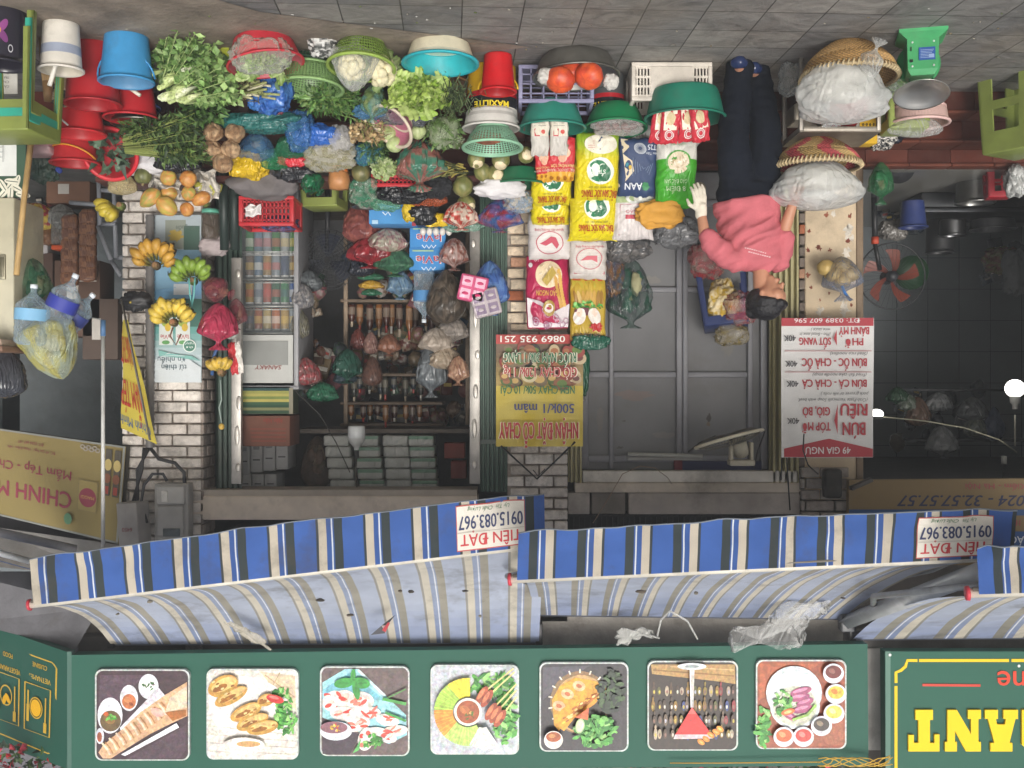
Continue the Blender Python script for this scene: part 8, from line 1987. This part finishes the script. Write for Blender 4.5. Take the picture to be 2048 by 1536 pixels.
# ------------------------------------------------------------------ inside the noodle shop
of = thing("floor_fan", "black pedestal fan with orange blades in the noodle shop", "fan", W(1782, 553, 8.0)); c0 = W(1782, 553, 8.0)
for k in range(5):
    mb = MB(); a0 = k * 1.2566 + .4; mb.grid(lambda u, v: c0 + Vector(((.03 + .17 * v) * math.cos(a0 + (u - .5) * .5 + .5 * v), -.01 + .02 * u, (.03 + .17 * v) * math.sin(a0 + (u - .5) * .5 + .5 * v))), 6, 8, "6a2e20"); world_part("blade", mb, plastic, of)
mb = MB(); mb.tube([c0 + Vector((.24 * math.cos(t / 40 * 6.2832), -.02, .24 * math.sin(t / 40 * 6.2832))) for t in range(41)], .006, "1d1f22", n=6, cap=False)
for q in range(36): a_ = q / 36 * 6.2832; mb.tube([c0 + Vector((.04 * math.cos(a_), -.06, .04 * math.sin(a_))), c0 + Vector((.24 * math.cos(a_), -.02, .24 * math.sin(a_)))], .0012, "3a3d42", n=3)
mb.tube([c0 + Vector((0, -.06, 0)), c0 + Vector((0, .1, 0))], [.035, .05], "23252a", n=16); world_part("grille", mb, rubber, of)
mb = MB(); mb.tube([W(1748, 395, 7.95), W(1750, 478, 7.95)], .02, "1a1b1e", n=10); mb.tube([W(1750, 474, 7.95), W(1750, 488, 7.95)], .027, "b0442c", n=12); mb.tube([W(1750, 488, 7.95), W(1760, 540, 8.0)], .016, "1a1b1e", n=8); mb.tube([(W(1748, 395, 7.95).x, 7.95, ZF), W(1748, 396, 7.95)], .02, "1a1b1e", n=10); world_part("stem", mb, rubber, of)
stv = thing("stove", "dark cooking bench with black pans in the noodle shop", "stove", W(1950, 380, 8.9)); mb = MB(); mb.box((W(1960, 400, 8.9).x, 8.9, (ZF + Z(425, 8.9)) / 2), (S(280, 8.9), .5, Z(425, 8.9) - ZF), "26282b", bev=.01); mb.box((W(1960, 430, 8.9).x, 8.88, Z(432, 8.9)), (S(290, 8.9), .56, .03), "3a3c40", bev=.004); world_part("bench", mb, dullmetal, stv)
for k, (lab, x, y, D, r, h, c) in enumerate((("big dented silver stockpot in the noodle shop", 1950, 352, 8.25, .14, .2, "8a8a88"), ("small silver pot on the dark cooking bench", 1905, 440, 8.6, .1, .12, "77787a"), ("wide black pan on the dark cooking bench", 1985, 440, 8.55, .17, .07, "26272a"), ("tall black pot at the end of the cooking bench", 1880, 440, 8.8, .11, .26, "202124"))): vessel("cooking_pot", lab, "pot", W(x, y, D), r * .95, r, h, c, mat=metal if k < 2 else rubber, lip=.006)
vessel("bucket", "navy blue bucket on the pale floor of the noodle shop", "bucket", W(1826, 402, 8.4), .08, .1, .2, "2c3a6c")
K2 = lambda lab, x, y, D, w, h, c, s, **k: crumple(lab, x, y, D, w, h, c, s, **k)
K2("grey bag beside the navy bucket", 1786, 462, 8.6, 50, 34, "6d6a66", 401); K2("white bag on the red stool", 2030, 362, 7.6, 36, 56, "b9bab8", 402, col2="8f9290"); K2("yellowish bundle on the rear shelf of the noodle shop", 2000, 520, 9.2, 60, 44, "6a6440", 403, col2="6a4438"); K2("white cloth hanging from the rear shelf", 2030, 545, 9.0, 40, 80, "77797a", 404, mat=cloth, name="cloth", cat="cloth")
stool("small red plastic stool at the entrance of the noodle shop", (W(2002, 322, 7.85).x, 7.9, ZF), .16, .17, "a02430", (0, 0, 12), leg=.45)
mb = MB(); mb.lathe([(.001, 0), (.13, .0), (.13, .015), (.001, .016)], "12301a", 40, M=R(80, 'X')); solo("tray", mb, plastic, "round green tray leaning behind the orange bladed fan", "tray", W(1822, 545, 8.4))
mb = MB(); mb.lathe([(.001, 0), (.1, .0), (.105, .012), (.001, .014)], "2a2b2e", 30, M=R(60, 'X')); solo("pan_lid", mb, rubber, "black pan lid on the pale floor by the green bag", "lid", W(1800, 338, 7.85))
rs = thing("wall_rack", "dark hanging rack of bags and bowls high in the noodle shop", "rack", W(1930, 800, 9.2)); mb = MB(); 
for y in (780, 880): mb = MB(); mb.box(W(1935, y, 9.3), (S(230, 9.3), .3, .02), "2c2d30"); world_part("shelf_board", mb, dullmetal, rs)
for k, (lab, x, y, w, h, c, c2) in enumerate((("clear bag with a bright highlight on the hanging rack", 1815, 805, 40, 40, "7d857c", "4a5a48"), ("brown bag at the left of the hanging rack", 1835, 820, 50, 60, "6a5244", "54443a"), ("dark green bag on the hanging rack", 1795, 790, 44, 36, "24402c", "30503a"), ("pale bowl bundle in the middle of the hanging rack", 1878, 802, 56, 40, "77797a", "5f6264"), ("grey bag of bowls on the hanging rack", 1945, 815, 60, 50, "55585a", "6a6d6e"), ("navy bag at the right of the hanging rack", 1988, 845, 40, 70, "283450", "34425e"), ("white printed carrier bag hung under the rack", 1884, 880, 60, 66, "8d9092", "77797c"), ("round clear bag under the rack", 1950, 850, 44, 44, "5f6660", "74786c"))): put_bag(lab, x, y, 9.1, w, h, c, 410 + k, mat=filmo, col2=c2, neck=.1 if k in (0, 2, 6) else 0)
em = bpy.data.materials.new("lit_bulb"); em.use_nodes = True; en = em.node_tree.nodes["Principled BSDF"]; en.inputs["Emission Color"].default_value = (1, .97, .9, 1); en.inputs["Emission Strength"].default_value = 6
for k, (lab, x, y, D, r, sgn) in enumerate((("lit white bulb hanging on a white cord at the right edge", 2030, 777, 8.2, .07, 1), ("lit low white lamp beside the menu banner", 1753, 828, 8.2, .05, 0))):
    t = thing("light_bulb", lab, "bulb", W(x, y, D)); mb = MB(); mb.blob((0, 0, 0), (r, r, r * (.95 if sgn else .72)), "ffffff", amp=0); mb.build("globe", em, t)
    mb = MB(); mb.lathe([(r * .55, r * .75), (r * .5, r * 1.5), (r * .3, r * 1.7), (r * .28, r * 2.2)] if sgn else [(r * .9, r * .3), (r * .8, r * .75), (.01, r * .8)], "c9c9c4" if sgn else "6a6a68", 18); mb.build("socket", plastic, t)
string("white cord of the right bulb", [(2030, 830, 8.2), (2030, 892, 8.2)], "b9b5a8", .006, "cord", "cord"); string("slack pale wire between the two lit lamps", [(1766, 834, 8.2), (1850, 842, 8.2), (1930, 856, 8.2), (2000, 880, 8.2), (2034, 905, 8.2)], "9c9a86", .005, "wire", "wire")
mb = MB(); mb.tube([(0, 0, 0), (0, 0, .06)], .02, "b4b4ae", n=12); mb.tube([(0, 0, .06), (.02, 0, .2)], .005, "3a3a3a", n=6); solo("plug_socket", mb, plastic, "empty white bulb holder hanging near the noodle shop sign", "bulb holder", W(2008, 912, 8.2))

# dim clutter too small and too dark to count
def clutter(name, label, boxes, D, n, seed, cols, sz=(.05, .11)):
    r = random.Random(seed); mb = MB()
    for _ in range(n):
        x0, y0, x1, y1 = r.choice(boxes); d = D + r.uniform(-.12, .12); p = W(r.uniform(x0, x1), r.uniform(y0, y1), d); s = r.uniform(*sz)
        M = T(*p) @ R(r.uniform(-25, 25), 'Y') @ R(r.uniform(-30, 30), 'Z'); c = dim(r.choice(cols), r.uniform(.6, 1.2))
        if r.random() < .55: mb.box((0, 0, 0), (s, s * .5, s * r.uniform(.8, 1.6)), c, M, bev=.006); mb.box((0, -s * .26, s * r.uniform(-.2, .2)), (s * .7, .003, s * .3), r.choice(["b9b2a4", "8a3a34", "a8924c", "c9c4ba"]), M)
        else: mb.blob((0, 0, 0), (s * .6, s * .4, s * .7), c, _, .3, 2, 12, 9, .15, M=M, col2=r.choice(cols))
    o = mb.build(name, glossp); tag(o, label, None, None, 'stuff')
CC = ["6a3a34", "3f5a48", "7a6a54", "4a4f5c", "8a7a6a", "5c4434", "2f4458", "8a8680", "6d5a3a", "7a4a50"]
clutter("shelf_goods", "dim jumble of packets on the grocery shelves", [(700, 610, 930, 640), (700, 655, 930, 690), (700, 752, 930, 790), (700, 810, 930, 845), (700, 690, 860, 745)], 8.95, 150, 1, CC)
clutter("hanging_goods", "dim packets strung along the grocery wall", [(596, 560, 640, 700), (596, 690, 690, 790), (690, 455, 840, 600), (830, 560, 935, 700)], 8.5, 90, 2, CC)
clutter("shelf_goods", "dim packets at the back of the left shop", [(30, 390, 130, 470), (40, 470, 120, 520)], 8.6, 40, 3, ["4a3a34", "5c4a40", "3f3f42", "6a3438", "5f5a54"])
clutter("kitchen_goods", "dim pots and bowls along the noodle shop wall", [(1760, 400, 1860, 480), (1840, 385, 2048, 420), (1790, 770, 2040, 900), (1960, 490, 2048, 560)], 9.6, 80, 4, ["3a3f44", "55585c", "2c3440", "4a4438", "6a6d70", "34424e"])

# ------------------------------------------------------------------ thin air volume added to imitate the veil of lens glare
hz = MB(); hz.box((0, 0, 5), (170, 170, 12.5), "ffffff")
ho = hz.build("glare_haze", plastic)
hm_ = bpy.data.materials.new("glare_haze"); hm_.use_nodes = True
hn = hm_.node_tree; hn.nodes.remove(hn.nodes["Principled BSDF"])
pv = hn.nodes.new("ShaderNodeVolumePrincipled"); pv.inputs["Color"].default_value = (.9, .93, .96, 1); pv.inputs["Density"].default_value = .007
hn.links.new(pv.outputs[0], hn.nodes["Material Output"].inputs["Volume"])
ho.data.materials.clear(); ho.data.materials.append(hm_)
tag(ho, kind='stuff')
